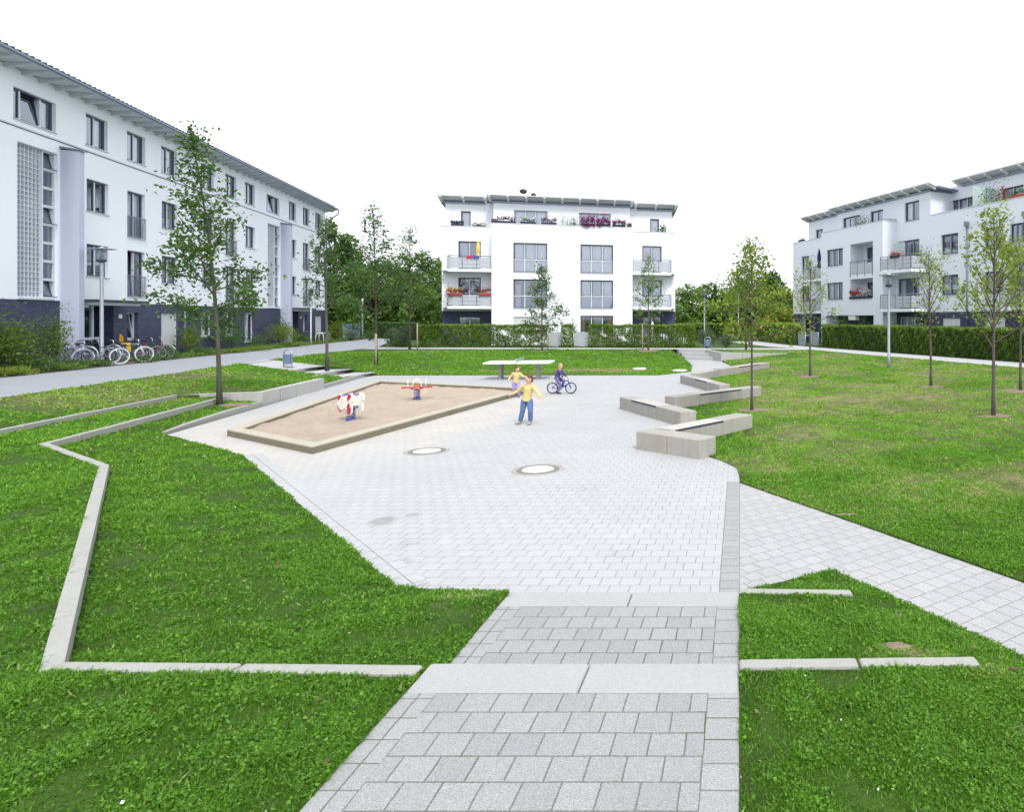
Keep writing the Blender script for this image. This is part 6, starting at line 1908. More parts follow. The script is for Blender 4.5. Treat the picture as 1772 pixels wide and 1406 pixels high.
def ground_cover():
    """Low leafy cover filling the planting beds."""
    rg = np.random.default_rng(71)
    n = 26000
    dot = -17.5-np.abs(rg.normal(size=n))*0.75; dot = np.maximum(dot, -19.15)
    Y = rg.uniform(14, 59, n)
    X = (dot-NL.y*Y)/NL.x
    lump = np.sin(Y*1.9)*np.sin(dot*4+Y*0.7)*0.5+0.5
    Z = 0.78+np.abs(rg.normal(size=n))*0.05+lump*0.16*rg.uniform(size=n)
    keep = (rg.uniform(size=n) < 0.45+0.6*lump) & ~((Y > 26.3) & (Y < 29.4))
    P = np.stack([X, Y, Z], 1)[keep]
    me = leaf_mesh('ground_cover', P, 0.095, rg, 0.4+0.22*rg.normal(size=len(P))+0.15*lump[keep], width=0.6, up_bias=1.0)
    o = link('ground_cover', me, M['leaf_mid']); o['kind'] = 'stuff'; tag(o, 'low leafy ground cover filling the bed along the long house')
    # grass and weeds along the foot of the garden hedges
    n = 9000
    X = rg.uniform(-24.5, -2.8, n); Y = 47.42+np.abs(rg.normal(size=n))*0.25
    m = ~((np.abs(X+13.43) < 0.5) | (np.abs(X+11.4) < 0.55))
    P = np.stack([X, Y, 0.60+np.abs(rg.normal(size=n))*0.05], 1)[m]
    u = rg.uniform(0, 1, 9000); A, B = np.array([4.9,52.2]), np.array([15.0,30.6])
    Q = A+(B-A)*u[:,None]+np.array([0.9,0.44])*np.abs(rg.normal(size=(9000,1)))*0.2
    P = np.vstack([P, np.column_stack([Q, 0.53+np.abs(rg.normal(size=9000))*0.05])])
    me = leaf_mesh('weeds', P, 0.085, rg, 0.45+0.2*rg.normal(size=len(P)), width=0.5, up_bias=0.6)
    o = link('weeds', me, M['leaf_mid']); o['kind'] = 'stuff'; tag(o, 'grass and weeds along the foot of the garden hedges')
ground_cover()
foliage('petal_violet', (0.02, 0.02, 0.08), (0.05, 0.04, 0.18), (0.10, 0.08, 0.30), 0.2)
simple('birch', (0.55, 0.55, 0.52), 0.7, vary=0.3, scale=12)
# ------------------------------------------------------------------ street furniture
def lamp(x, y, z, h, label, top=True):
    o = empty('street_lamp', (x, y, z), 0, label, 'street lamp', 'lamp posts in the courtyard')
    mb = MB(); mb.lathe([(0.075,-0.2),(0.075,0.6),(0.066,0.62),(0.060,h-0.62),(0.060,h-0.55)], n=16); mb.build('pole', M['galv_pole'], o)
    mb = MB(); mb.lathe([(0.10,h-0.56),(0.165,h-0.52),(0.165,h-0.47),(0.15,h-0.46)], n=20); mb.build('lamp_base', M['slat_dark'], o)
    mb = MB(); mb.lathe([(0.15,h-0.459),(0.15,h-0.06)], n=20); gl = mb.build('lamp_glass', M['pane_lamp'], o)
    mb = MB(); mb.lathe([(0.045,h-0.458),(0.055,h-0.28),(0.04,h-0.18)], n=12); mb.build('bulb_holder', M['slat_dark'], o)
    for k in range(4):
        a = math.pi/4+k*math.pi/2
        mb = MB(); mb.tube([(0.158*math.cos(a),0.158*math.sin(a),h-0.47),(0.158*math.cos(a),0.158*math.sin(a),h-0.04)], 0.010, 6); mb.build('rod', M['galv'], o)
    if top:
        mb = MB(); mb.lathe([(0.10,h-0.05),(0.46,h-0.035),(0.47,h-0.025),(0.46,h-0.015),(0.12,h+0.01)], n=32); mb.build('disc_shade', M['galv'], o)
        mb = MB(); mb.lathe([(0.09,h+0.011),(0.09,h+0.05),(0.03,h+0.07)], n=16); mb.build('cap', M['galv'], o)
    return o
def lamp_glass():
    t = NT('pane_lamp')
    d = t.n('BsdfPrincipled', {'Base Color': (0.75,0.80,0.86,1), 'Roughness': 0.15, 'Specular IOR Level': 0.6})
    tr = t.n('BsdfTransparent', {'Color': (0.85,0.9,0.95,1)})
    M['pane_lamp'] = t.finish(t.n('MixShader', {0: 0.65, 1: d.outputs[0], 2: tr.outputs[0]}))
lamp_glass()
x, y, _ = g(176, 632, 0.77); lamp(x, y, 0.77, 4.75, 'galvanised lamp post with a disc top beside the parked bicycles')
x, y, _ = g(1538, 632, 0.50); lamp(x, y, lawn_z(x, y-0.3), 4.35, 'galvanised lamp post with a disc top on the right lawn before the loggias')
lamp((1219-CX)/F*57.5, 57.5, 0.5, 4.6, 'far lamp post with a disc top right of the house facing the plaza')
x, y, _ = g(627, 588.5, 0.72); 
o = empty('street_lamp', (x, y, 0.72), 0, 'plain slim lamp column by the bend of the grey path', 'street lamp', 'lamp posts in the courtyard')
mb = MB(); mb.lathe([(0.085,-0.2),(0.085,3.1),(0.08,3.12)], n=14); mb.build('pole', M['galv_pole'], o)
mb = MB(); mb.lathe([(0.085,3.121),(0.085,3.75),(0.07,3.8)], n=14); mb.build('lamp_head', M['hoop_white'], o)

def litter_bin(x, y, z, rz, label):
    o = empty('litter_bin', (x, y, z), rz, label, 'litter bin', 'litter bins under metal hoops')
    mb = MB()
    w = 0.225
    pts = [(-w,0,-0.1),(-w,0,0.55)] + [(-w*math.cos(a), 0, 0.55+w*math.sin(a)) for a in [math.pi*k/10 for k in range(1, 10)]] + [(w,0,0.55),(w,0,-0.1)]
    mb.tube(pts, 0.022, 8); mb.build('hoop', M['galv'], o)
    mb = MB(); mb.lathe([(0.165,0.12),(0.175,0.14),(0.185,0.55),(0.19,0.56),(0.175,0.56),(0.165,0.2)], n=22); mb.build('basket', M['bin_blue'], o)
    mb = MB(); mb.torus((0,0,0.56), 0.187, 0.012, 'z', 24, 6); mb.build('rim', M['galv'], o)
    return o
simple('bin_blue', (0.20, 0.27, 0.42), 0.45, metal=0.3)
x, y, z = g(498, 636.5, 0.52); litter_bin(x, y, lawn_z(x, y), R(-15), 'grey blue litter bin under a hoop at the stepped side walk')
litter_bin((1224.5-CX)/F*46.9, 46.9, 0.59, 0, 'grey blue litter bin under a hoop at the top of the far stairs')

def gate(x, y, z, rz, w, h, label, mat='gate_mesh', name='garden_gate'):
    o = empty(name, (x, y, z), rz, label, 'gate', 'metal panel gates in the hedges')
    mb = MB()
    for px in (-w/2, w/2): mb.tube([(px,0,-0.1),(px,0,h)], 0.028, 8)
    mb.tube([(-w/2,0,h-0.03),(w/2,0,h-0.03)], 0.022, 8); mb.tube([(-w/2,0,0.08),(w/2,0,0.08)], 0.022, 8)
    mb.build('gate_frame', M['galv'], o)
    mb = MB(); mb.box(-w/2+0.035, w/2-0.035, -0.012, 0.012, 0.11, h-0.06); mb.build('gate_panel', M[mat], o)
    mb = MB(); mb.tube([(w/2-0.10,-0.04,h*0.6),(w/2-0.10,-0.10,h*0.6),(w/2-0.22,-0.10,h*0.6)], 0.012, 6); mb.build('handle', M['chrome'], o)
    return o
def mesh_mat(name, col, back):
    t = NT(name)
    c = t.coords()
    b = t.n('TexBrick', {'Vector': t.mapping(c, rot=(R(90), 0, 0)), 'Color1': (*back,1), 'Color2': (*back,1), 'Mortar': (*col,1), 'Scale': 1.0, 'Mortar Size': 0.004, 'Brick Width': 0.05, 'Row Height': 0.05}, offset=0.0)
    col_ = t.mix(t.math('MULTIPLY', t.noise(c, 2.5, 3.0), 0.5), b.outputs['Color'], tuple(x*0.75 for x in back))
    M[name] = t.finish(t.principled(col_, 0.5, 0.4, 0.3))
mesh_mat('gate_mesh', (0.56, 0.58, 0.62), (0.50, 0.51, 0.53))
mesh_mat('gate_mesh_green', (0.42, 0.48, 0.50), (0.22, 0.28, 0.25))
YG = 48.0
gate((960-CX)/F*YG, YG, 0.59, 0, 0.95, 1.12, 'pale metal gate panel standing under the silver arch')
gate((1005.5-CX)/F*YG, YG, 0.59, 0, 1.08, 1.12, 'pale metal gate panel to the right of the short hedge piece')
gate(*hx(1388, 52.1), 0.52, math.atan2(-0.8975, 0.441), 1.0, 1.12, 'greenish metal gate panel at the end of the long hedge, the farther of two', 'gate_mesh_green')
gate(*hx(1410, 50.6), 0.52, math.atan2(-0.8975, 0.441), 1.0, 1.12, 'greenish metal gate panel nearer to the long hedge', 'gate_mesh_green')
o = empty('garden_arch', ((959-CX)/F*48.25, 48.25, 0.58), 0, 'silver tube arch rising over the pale gate in the middle hedge', 'arch')
for yy in (0.0, 0.35):
    mb = MB()
    w = 0.54
    pts = [(-w,yy,-0.1),(-w,yy,1.72)] + [(-w*math.cos(a), yy, 1.72+w*0.8*math.sin(a)) for a in [math.pi*k/12 for k in range(1, 12)]] + [(w,yy,1.72),(w,yy,-0.1)]
    mb.tube(pts, 0.025, 8); mb.build('arch_tube', M['galv'], o)
for px, yy in ((601, 68), (615, 68)):
    mb = MB(); mb.box(-0.42,0.42,-0.02,0.02,0.12,1.55)
    o = empty('screen_panel', ((px-CX)/F*yy, yy, 0.62), 0, 'grey blue screen panel in the bushes behind the far lamp column', 'screen', 'grey blue screen panels by the far bushes')
    mb.build('panel', M['bin_blue'], o); mb = MB(); mb.tube([(-0.44,0,-0.1),(-0.44,0,1.6)], 0.03, 6); mb.build('post', M['galv'], o)
    mb = MB(); mb.tube([(0.44,0,-0.1),(0.44,0,1.6)], 0.03, 6); mb.build('post', M['galv'], o)
# white picket fence behind the right half of the middle hedge
o = empty('picket_fence', (*hx(1020, 48.9), 0.57), 0, 'white picket fence showing through the right half of the middle hedge', 'fence')
L = hx(1190, 48.9)[0]-hx(1020, 48.9)[0]
for k in range(int(L/0.16)):
    mb = MB(); x = k*0.16; mb.extrude_xz([(x,0.05),(x+0.08,0.05),(x+0.08,0.95),(x+0.04,1.02),(x,0.95)], 0, 0.02); mb.build('picket', M['white_paint'], o)
for zz in (0.25, 0.8):
    mb = MB(); mb.box(0, L, 0.021, 0.05, zz, zz+0.07); mb.build('fence_rail', M['white_paint'], o)

# ------------------------------------------------------------------ table tennis table
def pingpong():
    x, y, _ = g(895, 657, 0)
    o = empty('table_tennis_table', (x, y+0.35, 0), R(7), 'white outdoor table tennis table with a metal net at the far edge of the plaza', 'table')
    mb = MB(); mb.bbox(-1.40, 1.40, -0.76, 0.76, 0.70, 0.76, 0.012); t = mb.build('table_top', M['tt_top'], o)
    mb = MB(); 
    for (a, b, c, d) in ((-1.385,1.385,-0.745,-0.72), (-1.385,1.385,0.72,0.745), (-1.385,-1.36,-0.719,0.719), (1.36,1.385,-0.719,0.719), (-1.359,1.359,-0.004,0.004)): mb.box(a, b, c, d, 0.757, 0.764)
    mb.build('line_marking', M['white_cloth'], t)
    for s in (-0.80, 0.80):
        mb = MB(); mb.bbox(s-0.06, s+0.06, -0.24, 0.24, -0.05, 0.62, 0.01); mb.build('leg', M['tt_leg'], o)
        mb = MB(); mb.box(s-0.09, s+0.09, -0.50, 0.50, 0.621, 0.70); mb.build('leg_cap', M['frame_grey'], o)
    mb = MB(); mb.box(-0.006, 0.006, -0.80, 0.80, 0.765, 0.90)
    mb.tube([(0,-0.82,0.74),(0,-0.82,0.93)], 0.014, 6); mb.tube([(0,0.82,0.74),(0,0.82,0.93)], 0.014, 6); mb.tube([(0,-0.82,0.905),(0,0.82,0.905)], 0.008, 6)
    mb.build('net', M['galv'], o)
simple('tt_top', (0.74, 0.73, 0.76), 0.5, vary=0.05); simple('tt_leg', (0.30, 0.29, 0.275), 0.8, vary=0.15)
pingpong()

# ------------------------------------------------------------------ playthings on springs
def spring(root, r, z0, z1, turns, n=14):
    mb = MB()
    N = turns*n
    pts = [(r*math.cos(2*math.pi*k/n), r*math.sin(2*math.pi*k/n), z0+(z1-z0)*k/N) for k in range(N+1)]
    mb.tube(pts, 0.014, 7)
    return mb.build('spring', M['blue_paint'], root)
def spring_cow():
    x, y, _ = g(607, 727, 0.06)
    o = empty('spring_rider', (x, y, 0.06), R(-32), 'white and red animal shaped spring rider with blue handle bar in the sand', 'spring rider')
    mb = MB(); mb.lathe([(0.12,-0.05),(0.12,0.035),(0.10,0.05),(0.05,0.055)], n=20); mb.build('foot_plate', M['blue_paint'], o)
    spring(o, 0.10, 0.05, 0.32, 4)
    # two shaped side boards with a seat between; the boards stand across the picture, nose to the right
    body = [(-0.32,0.50),(-0.34,0.40),(-0.30,0.28),(-0.20,0.20),(-0.10,0.26),(0.0,0.32),(0.12,0.28),(0.16,0.20),(0.24,0.15),(0.31,0.22),(0.33,0.34),(0.30,0.44),(0.36,0.52),(0.37,0.62),(0.30,0.69),(0.20,0.70),(0.13,0.62),(0.06,0.56),(-0.05,0.55),(-0.14,0.62),(-0.22,0.66),(-0.29,0.60)]
    for s, y0 in ((-1, -0.16), (1, 0.12)):
        mb = MB(); mb.extrude_xz(body, y0, y0+0.04); sb = mb.build('side_board', M['white_paint'], o)
        for pts in ([(0.13,0.36),(0.17,0.20),(0.24,0.16),(0.305,0.23),(0.32,0.33),(0.27,0.36),(0.26,0.43),(0.20,0.46)], [(0.15,0.60),(0.16,0.50),(0.24,0.56),(0.32,0.62),(0.33,0.67),(0.22,0.69)], [(-0.31,0.50),(-0.28,0.58),(-0.20,0.64),(-0.16,0.61),(-0.25,0.52)], [(-0.33,0.38),(-0.29,0.28),(-0.20,0.21),(-0.12,0.25),(-0.24,0.27)]):
            rb = MB(); yy = y0-0.012 if s < 0 else y0+0.041
            rb.extrude_xz(pts, yy, yy+0.010); rb.build('red_patch', M['red_paint'], sb)
    mb = MB(); mb.bbox(-0.20, 0.12, -0.119, 0.119, 0.36, 0.40, 0.01); mb.build('seat', M['cream'], o)
    mb = MB(); mb.bbox(-0.24,-0.20, -0.119, 0.119, 0.36, 0.60, 0.01); mb.build('backrest', M['cream'], o)
    mb = MB(); mb.tube([(-0.01,-0.28,0.64),(-0.01,0.28,0.64)], 0.018, 8); hb = mb.build('handle_bar', M['violet_paint'], o)
    mb = MB(); mb.ball((-0.01,-0.29,0.64), 0.03); mb.build('grip', M['red_paint'], hb); mb = MB(); mb.ball((-0.01,0.29,0.64), 0.03); mb.build('grip', M['red_paint'], hb)
    mb = MB(); mb.box(-0.14, 0.14, -0.11, 0.11, 0.325, 0.355); mb.build('spring_plate', M['blue_paint'], o)
spring_cow()
def spring_seesaw():
    x, y, _ = g(721.5, 691, 0.06)
    o = empty('spring_seesaw', (x, y, 0.06), R(8), 'four seat spring seesaw with red seats and yellow handle hoops in the sand', 'spring seesaw')
    mb = MB(); mb.lathe([(0.12,-0.05),(0.12,0.035),(0.05,0.055)], n=20); mb.build('foot_plate', M['blue_paint'], o)
    spring(o, 0.09, 0.05, 0.32, 4)
    mb = MB(); mb.box(-0.15,0.15,-0.15,0.15,0.325,0.36); mb.build('spring_plate', M['blue_paint'], o)
    for k in range(4):
        a = k*math.pi/2+0.3
        ca, sa = math.cos(a), math.sin(a)
        mb = MB()
        out = [(0.05,-0.04),(0.30,-0.04),(0.35,-0.10),(0.44,-0.09),(0.46,0.0),(0.44,0.09),(0.35,0.10),(0.30,0.04),(0.05,0.04)]
        mb.prism([(p*ca-q*sa, p*sa+q*ca) for p, q in out], 0.362+0.002*(k % 2), 0.40+0.002*(k % 2)); mb.build('seat', M['red_paint'] if k % 2 == 0 else M['orange_paint'], o)
        mb = MB(); R0 = 0.26
        pts = [(R0*ca-0.13*math.cos(t)*sa, R0*sa+0.13*math.cos(t)*ca, 0.40+0.24*math.sin(t)) for t in [math.pi*i/10 for i in range(11)]]
        mb.tube(pts, 0.011, 6); mb.build('handle_hoop', M['cream'], o)
    mb = MB(); mb.lathe([(0.09,0.405),(0.09,0.44),(0.05,0.45)], n=16); mb.build('hub', M['orange_paint'], o)
spring_seesaw()

# ------------------------------------------------------------------ bicycles
def bicycle(x, y, z, rz, label, frame='black', r=0.335, wheel_rim='chrome', guard=None, steer=0.0, lean=0.04, group='bicycles parked at the entrance of the long house', tyre='rubber', basket=None, low=False):
    o = empty('bicycle', (x, y, z), rz, label, 'bicycle', group)
    o.rotation_euler = (lean, 0, rz)
    s = r/0.335
    wb = 0.53*s
    def wheel(cx, nm, st=0.0):
        mb = MB(); mb.torus((0,0,0), r-0.018, 0.018, 'y', 36, 7); 
        t = mb.build('wheel', M[tyre], o); t.location = (cx, 0, r); t.rotation_euler = (0, 0, st)
        rb = MB(); rb.torus((0,0,0), r-0.043, 0.011, 'y', 36, 6)
        for k in range(16):
            a = 2*math.pi*k/16; d = 0.02 if k % 2 else -0.02
            rb.tube([(0.02*math.cos(a+0.6), d, 0.02*math.sin(a+0.6)), ((r-0.045)*math.cos(a), 0, (r-0.045)*math.sin(a))], 0.0028, 4, cap=False)
        rb.tube([(0,-0.045,0),(0,0.045,0)], 0.022, 8)
        rb.build('rim', M['galv' if wheel_rim == 'chrome' else wheel_rim], t)
        if guard:
            gb = MB(); n = 14
            for i in range(n):
                a0, a1 = R(20)+R(150)*i/n, R(20)+R(150)*(i+1)/n
                rr = r+0.016
                gb.add([(rr*math.cos(a0),-0.024,rr*math.sin(a0)),(rr*math.cos(a0),0.024,rr*math.sin(a0)),(rr*math.cos(a1),0.024,rr*math.sin(a1)),(rr*math.cos(a1),-0.024,rr*math.sin(a1)),
                        ((rr+0.006)*math.cos(a0),-0.024,(rr+0.006)*math.sin(a0)),((rr+0.006)*math.cos(a0),0.024,(rr+0.006)*math.sin(a0)),((rr+0.006)*math.cos(a1),0.024,(rr+0.006)*math.sin(a1)),((rr+0.006)*math.cos(a1),-0.024,(rr+0.006)*math.sin(a1))],
                       [(0,1,2,3),(7,6,5,4),(0,4,5,1),(1,5,6,2),(2,6,7,3),(3,7,4,0)])
            gb.build('mudguard', M[guard], t)
        return t
    wheel(-wb, 'rear'); wheel(wb, 'front', steer)
    bb = (-0.06*s, 0, 0.29*s); seat_t = (-0.20*s, 0, 0.74*s); head_t = (0.36*s, 0, 0.80*s); head_b = (0.40*s, 0, 0.62*s)
    mb = MB()
    mb.tube([bb, seat_t], 0.016, 8); mb.tube([head_t, head_b], 0.019, 8); mb.tube([bb, head_b], 0.019, 8)
    mb.tube([(seat_t[0], 0, (0.48 if low else 0.70)*s), (head_t[0]+0.02, 0, (0.66 if low else 0.74)*s)], 0.016, 8)
    for sy in (-0.05, 0.05):
        mb.tube([(bb[0], sy*0.5, bb[2]), (-wb, sy, r)], 0.010, 6); mb.tube([(seat_t[0]+0.01, sy*0.4, 0.68*s), (-wb, sy, r)], 0.009, 6)
    mb.build('frame', M[frame], o)
    mb = MB()
    for sy in (-0.05, 0.05): mb.tube([(head_b[0], sy, head_b[2]), (wb, sy, r)], 0.012, 6)
    mb.tube([(head_b[0], -0.05, head_b[2]), (head_b[0], 0.05, head_b[2])], 0.014, 6); mb.build('fork', M[guard or frame], o)
    mb = MB(); mb.tube([(head_t[0], 0, head_t[2]), (head_t[0]-0.03, 0, 0.98*s)], 0.014, 8)
    mb.tube([(head_t[0]-0.18, -0.29*s, 0.99*s), (head_t[0]-0.06, -0.22*s, 1.0*s), (head_t[0]-0.01, 0, 0.98*s), (head_t[0]-0.06, 0.22*s, 1.0*s), (head_t[0]-0.18, 0.29*s, 0.99*s)], 0.012, 8)
    hb = mb.build('handlebar', M['chrome'], o)
    for sy in (-1, 1):
        gb = MB(); gb.tube([(head_t[0]-0.20, sy*0.295*s, 0.99*s), (head_t[0]-0.09, sy*0.24*s, 1.0*s)], 0.018, 8); gb.build('grip', M['rubber'], hb)
    mb = MB(); mb.tube([seat_t, (seat_t[0]-0.03, 0, 0.86*s)], 0.012, 8)
    mb.ball((seat_t[0]-0.06, 0, 0.88*s), (0.10, 0.085, 0.03)); mb.ball((seat_t[0]+0.05, 0, 0.885*s), (0.10, 0.035, 0.022)); mb.build('saddle', M['black'], o)
    mb = MB(); mb.torus((bb[0], -0.05, bb[2]), 0.085*s, 0.006, 'y', 20, 5); mb.tube([(bb[0], -0.07, bb[2]), (bb[0]+0.12*s, -0.07, bb[2]-0.10*s)], 0.010, 6); mb.tube([(bb[0], 0.07, bb[2]), (bb[0]-0.12*s, 0.07, bb[2]+0.10*s)], 0.010, 6)
    mb.box(bb[0]+0.08*s, bb[0]+0.17*s, -0.16, -0.08, bb[2]-0.115*s, bb[2]-0.095*s); mb.box(bb[0]-0.17*s, bb[0]-0.08*s, 0.08, 0.16, bb[2]+0.09*s, bb[2]+0.11*s); mb.tube([(bb[0]-0.05, 0, bb[2]), (bb[0], -0.05, bb[2])], 0.01, 6)
    mb.build('crank', M['chrome'], o)
    mb = MB()
    for sy in (-0.06, 0.06): mb.tube([(seat_t[0]-0.02, sy, 0.70*s), (-wb-0.22*s, sy, 0.71*s)], 0.006, 5); mb.tube([(-wb-0.1*s, sy, 0.71*s), (-wb, sy, r)], 0.006, 5)
    for k in range(4): mb.tube([(-wb-0.2*s+0.12*k*s, -0.06, 0.712*s), (-wb-0.2*s+0.12*k*s, 0.06, 0.712*s)], 0.005, 5)
    mb.build('carrier', M['chrome'] if wheel_rim == 'chrome' else M['black'], o)
    if basket == 'child_seat':
        cb = MB(); cb.bbox(-wb-0.20, -wb+0.16, -0.17, 0.17, 0.74, 0.80, 0.02); st = cb.build('child_seat', M['yellow_paint'], o)
        cb = MB(); cb.bbox(-wb-0.22, -wb-0.16, -0.16, 0.16, 0.80, 1.18, 0.02); cb.build('seat_back', M['yellow_paint'], st)
        for sy in (-0.19, 0.16):
            cb = MB(); cb.bbox(-wb+0.02, -wb+0.16, sy, sy+0.03, 0.42, 0.78, 0.008); cb.build('leg_guard', M['yellow_paint'], st)
        for sy in (-0.15, 0.02):
            cb = MB(); cb.bbox(-wb-0.155, -wb-0.10, sy, sy+0.13, 0.83, 1.10, 0.02); cb.build('cushion', M['yellow_cushion'], st)
    return o
simple('yellow_cushion', (0.70, 0.36, 0.02), 0.8)
simple('bike_blue', (0.06, 0.09, 0.36), 0.35, vary=0.1); simple('bike_red', (0.30, 0.015, 0.06), 0.35, vary=0.1); simple('bike_green', (0.03, 0.06, 0.05), 0.4)
def bike_at(px, dot, rz, label, **k):
    x, y = bed(px, dot); return bicycle(x, y, 0.785, rz, label, **k)
aN = math.atan2(NL.y, NL.x)
bike_at(126, -18.6, aN+R(38), 'blue bicycle closest to the bushes', frame='bike_blue', steer=0.3, lean=-0.05)
bike_at(150, -18.5, aN+R(30), 'dark bicycle leaning between the blue one and the lamp post', frame='black', guard='black', steer=-0.2, lean=0.06)
bike_at(176, -17.9, aN+R(33), 'bicycle with pale tyres standing right behind the lamp post', frame='slat_dark', tyre='hoop_white', guard='chrome', steer=0.25, lean=0.04)
bike_at(246, -18.15, aN+R(25), 'dark green bicycle carrying a yellow child seat', frame='bike_green', guard='black', basket='child_seat', steer=0.2, lean=-0.03)
bike_at(221, -17.75, aN+R(36), 'bicycle with pale tyres and white mudguards in front of the yellow child seat', frame='slat_dark', tyre='hoop_white', guard='white_paint', steer=0.2, lean=0.05)
bike_at(262, -17.95, aN+R(20), 'dark red bicycle at the right end of the row', frame='bike_red', guard='white_paint', steer=-0.3, lean=-0.05, low=True)
for px, dot in ((152, -18.2), (196, -18.3), (232, -18.3)):
    x, y = bed(px, dot)
    o = empty('bicycle_stand', (x, y, 0.77), aN, 'galvanised hoop stand among the parked bicycles', 'bicycle stand', 'hoop stands among the parked bicycles')
    mb = MB(); w = 0.33; mb.tube([(-w,0,-0.1),(-w,0,0.45)]+[(-w*math.cos(a),0,0.45+w*math.sin(a)) for a in [math.pi*k/10 for k in range(1,10)]]+[(w,0,0.45),(w,0,-0.1)], 0.028, 8); mb.build('hoop', M['galv'], o)
for px in (553, 558.5):
    x, y = bed(px, -17.75)
    o = empty('bicycle_stand', (x, y, 0.77), aN+0.5, 'empty pale hoop stand at the second entrance of the long house', 'bicycle stand', 'empty hoop stands at the second entrance')
    mb = MB(); w = 0.26; mb.tube([(-w,0,-0.1),(-w,0,0.55)]+[(-w*math.cos(a),0,0.55+w*math.sin(a)) for a in [math.pi*k/10 for k in range(1,10)]]+[(w,0,0.55),(w,0,-0.1)], 0.028, 8); mb.build('hoop', M['hoop_white'], o)
x, y = bed(538, -17.7)
o = empty('street_lamp', (x, y, 0.77), 0, 'pale slim lamp post before the second entrance of the long house', 'street lamp', 'lamp posts in the courtyard')
mb = MB(); mb.lathe([(0.07,-0.2),(0.07,0.6),(0.055,0.62),(0.055,3.6)], n=12); mb.build('pole', M['galv_pole'], o)
mb = MB(); mb.lathe([(0.12,3.601),(0.14,3.65),(0.14,4.0),(0.42,4.02),(0.42,4.04),(0.05,4.07)], n=20); mb.build('lamp_head', M['galv'], o)

# ------------------------------------------------------------------ plants and things on terraces and balconies
def hplace(H, u, y, z, name, label, cat, group=None, turn=0.0):
    return empty(name, H.pt(u, y, z), math.atan2(H.d.y, H.d.x)+turn, label, cat, group)
def flower_box(H, u, y, z, L, label, petal, seed, box='planter_dark', h=0.2, spread=0.2, hang=0.0, petals=240, greens=220, group='flower boxes on balconies and terraces', name='flower_box'):
    rg = np.random.default_rng(seed)
    o = hplace(H, u, y, z, name, label, 'flower box', group)
    mb = MB(); mb.bbox(-L/2, L/2, -0.09, 0.09, 0.0, 0.18, 0.012); mb.build('box', M[box], o)
    def cloud(n, off):
        P = np.stack([rg.uniform(-L/2, L/2, n), rg.normal(size=n)*0.08-abs(hang)*0.25*rg.uniform(size=n), 0.20+off+np.abs(rg.normal(size=n))*h*0.6], 1)
        lump = np.sin(P[:,0]*7+seed)*0.5+0.5
        P[:,2] += lump*h*0.35
        if hang: m = rg.uniform(size=n) < 0.45; P[m,2] -= rg.uniform(size=m.sum())*hang; P[m,1] = -0.13-np.abs(rg.normal(size=m.sum()))*0.07
        return P
    g_ = leaf_mesh('leaves', cloud(greens, -0.02), 0.09, rg, 0.45+0.2*rg.normal(size=greens), width=0.6); link('leaves', g_, M['leaf_oak'], o)
    if petal:
        p_ = leaf_mesh('blossom', cloud(petals, 0.05), 0.085, rg, 0.5+0.25*rg.normal(size=petals), width=0.95, up_bias=0.3); link('blossom', p_, M[petal], o)
    return o
def pot_plant(H, u, y, z, r, h, label, mat, seed, n=260, pot='terracotta', group='potted plants on balconies and terraces', leaf=0.12):
    rg = np.random.default_rng(seed)
    o = hplace(H, u, y, z, 'pot_plant', label, 'pot plant', group)
    mb = MB(); mb.lathe([(0.11,0.0),(0.16,0.26),(0.17,0.28),(0.15,0.28)], n=16); mb.build('pot', M[pot], o)
    P = rg.normal(size=(n,3))*np.array([r*0.5, r*0.5, h*0.25])+np.array([0,0,0.28+h*0.45]); P[:,2] = np.maximum(P[:,2], 0.27)
    mb = MB()
    for k in range(6): mb.tube([(0,0,0.2),tuple(P[k*7])], [0.01,0.004], 4, cap=False)
    mb.build('stems', M['bark_green'], o, fix=False)
    link('leaves', leaf_mesh('leaves', P, leaf, rg, 0.5+0.2*rg.normal(size=n), width=0.45), M[mat], o)
    return o
def parasol(H, u, y, z, h, label, cloth):
    o = hplace(H, u, y, z, 'parasol', label, 'parasol', 'closed parasols')
    mb = MB(); mb.lathe([(0.2,0),(0.2,0.06),(0.04,0.09)], n=16); mb.build('foot', M['planter_grey'], o)
    mb = MB(); mb.tube([(0,0,0.05),(0,0,h)], 0.02, 8); mb.build('pole', M['frame_grey'], o)
    prof = [(0.03,h*0.36),(0.15,h*0.38),(0.13,h*0.5),(0.085,h*0.56),(0.15,h*0.62),(0.13,h*0.78),(0.06,h*0.93),(0.015,h*1.0)]
    n = 18; vs = []; fs = []
    for i, (r, zz) in enumerate(prof):
        for k in range(n):
            q = r*(1+0.25*math.cos(k*math.pi*2*6/n)); a = 2*math.pi*k/n+0.15*i
            vs.append((q*math.cos(a), q*math.sin(a), zz))
    for i in range(len(prof)-1):
        for k in range(n): fs.append((i*n+k, i*n+(k+1) % n, (i+1)*n+(k+1) % n, (i+1)*n+k))
    mb = MB(); mb.add(vs, fs, True); mb.build('folded_cloth', M[cloth], o)
    return o
U = MH.u
zp, zw, rec = MHD['zp']+0.05, MHD['zw']+0.05, MHD['rec']
flower_box(MH, U(791,rec), rec+0.10, zw, 0.95, 'dark box with blue violet plants on the left wing parapet', 'petal_violet', 401, h=0.1)
flower_box(MH, U(828,rec), rec+0.10, zw, 0.7, 'dark planter between two grey bowls on the left wing parapet', None, 402, h=0.08, greens=60)
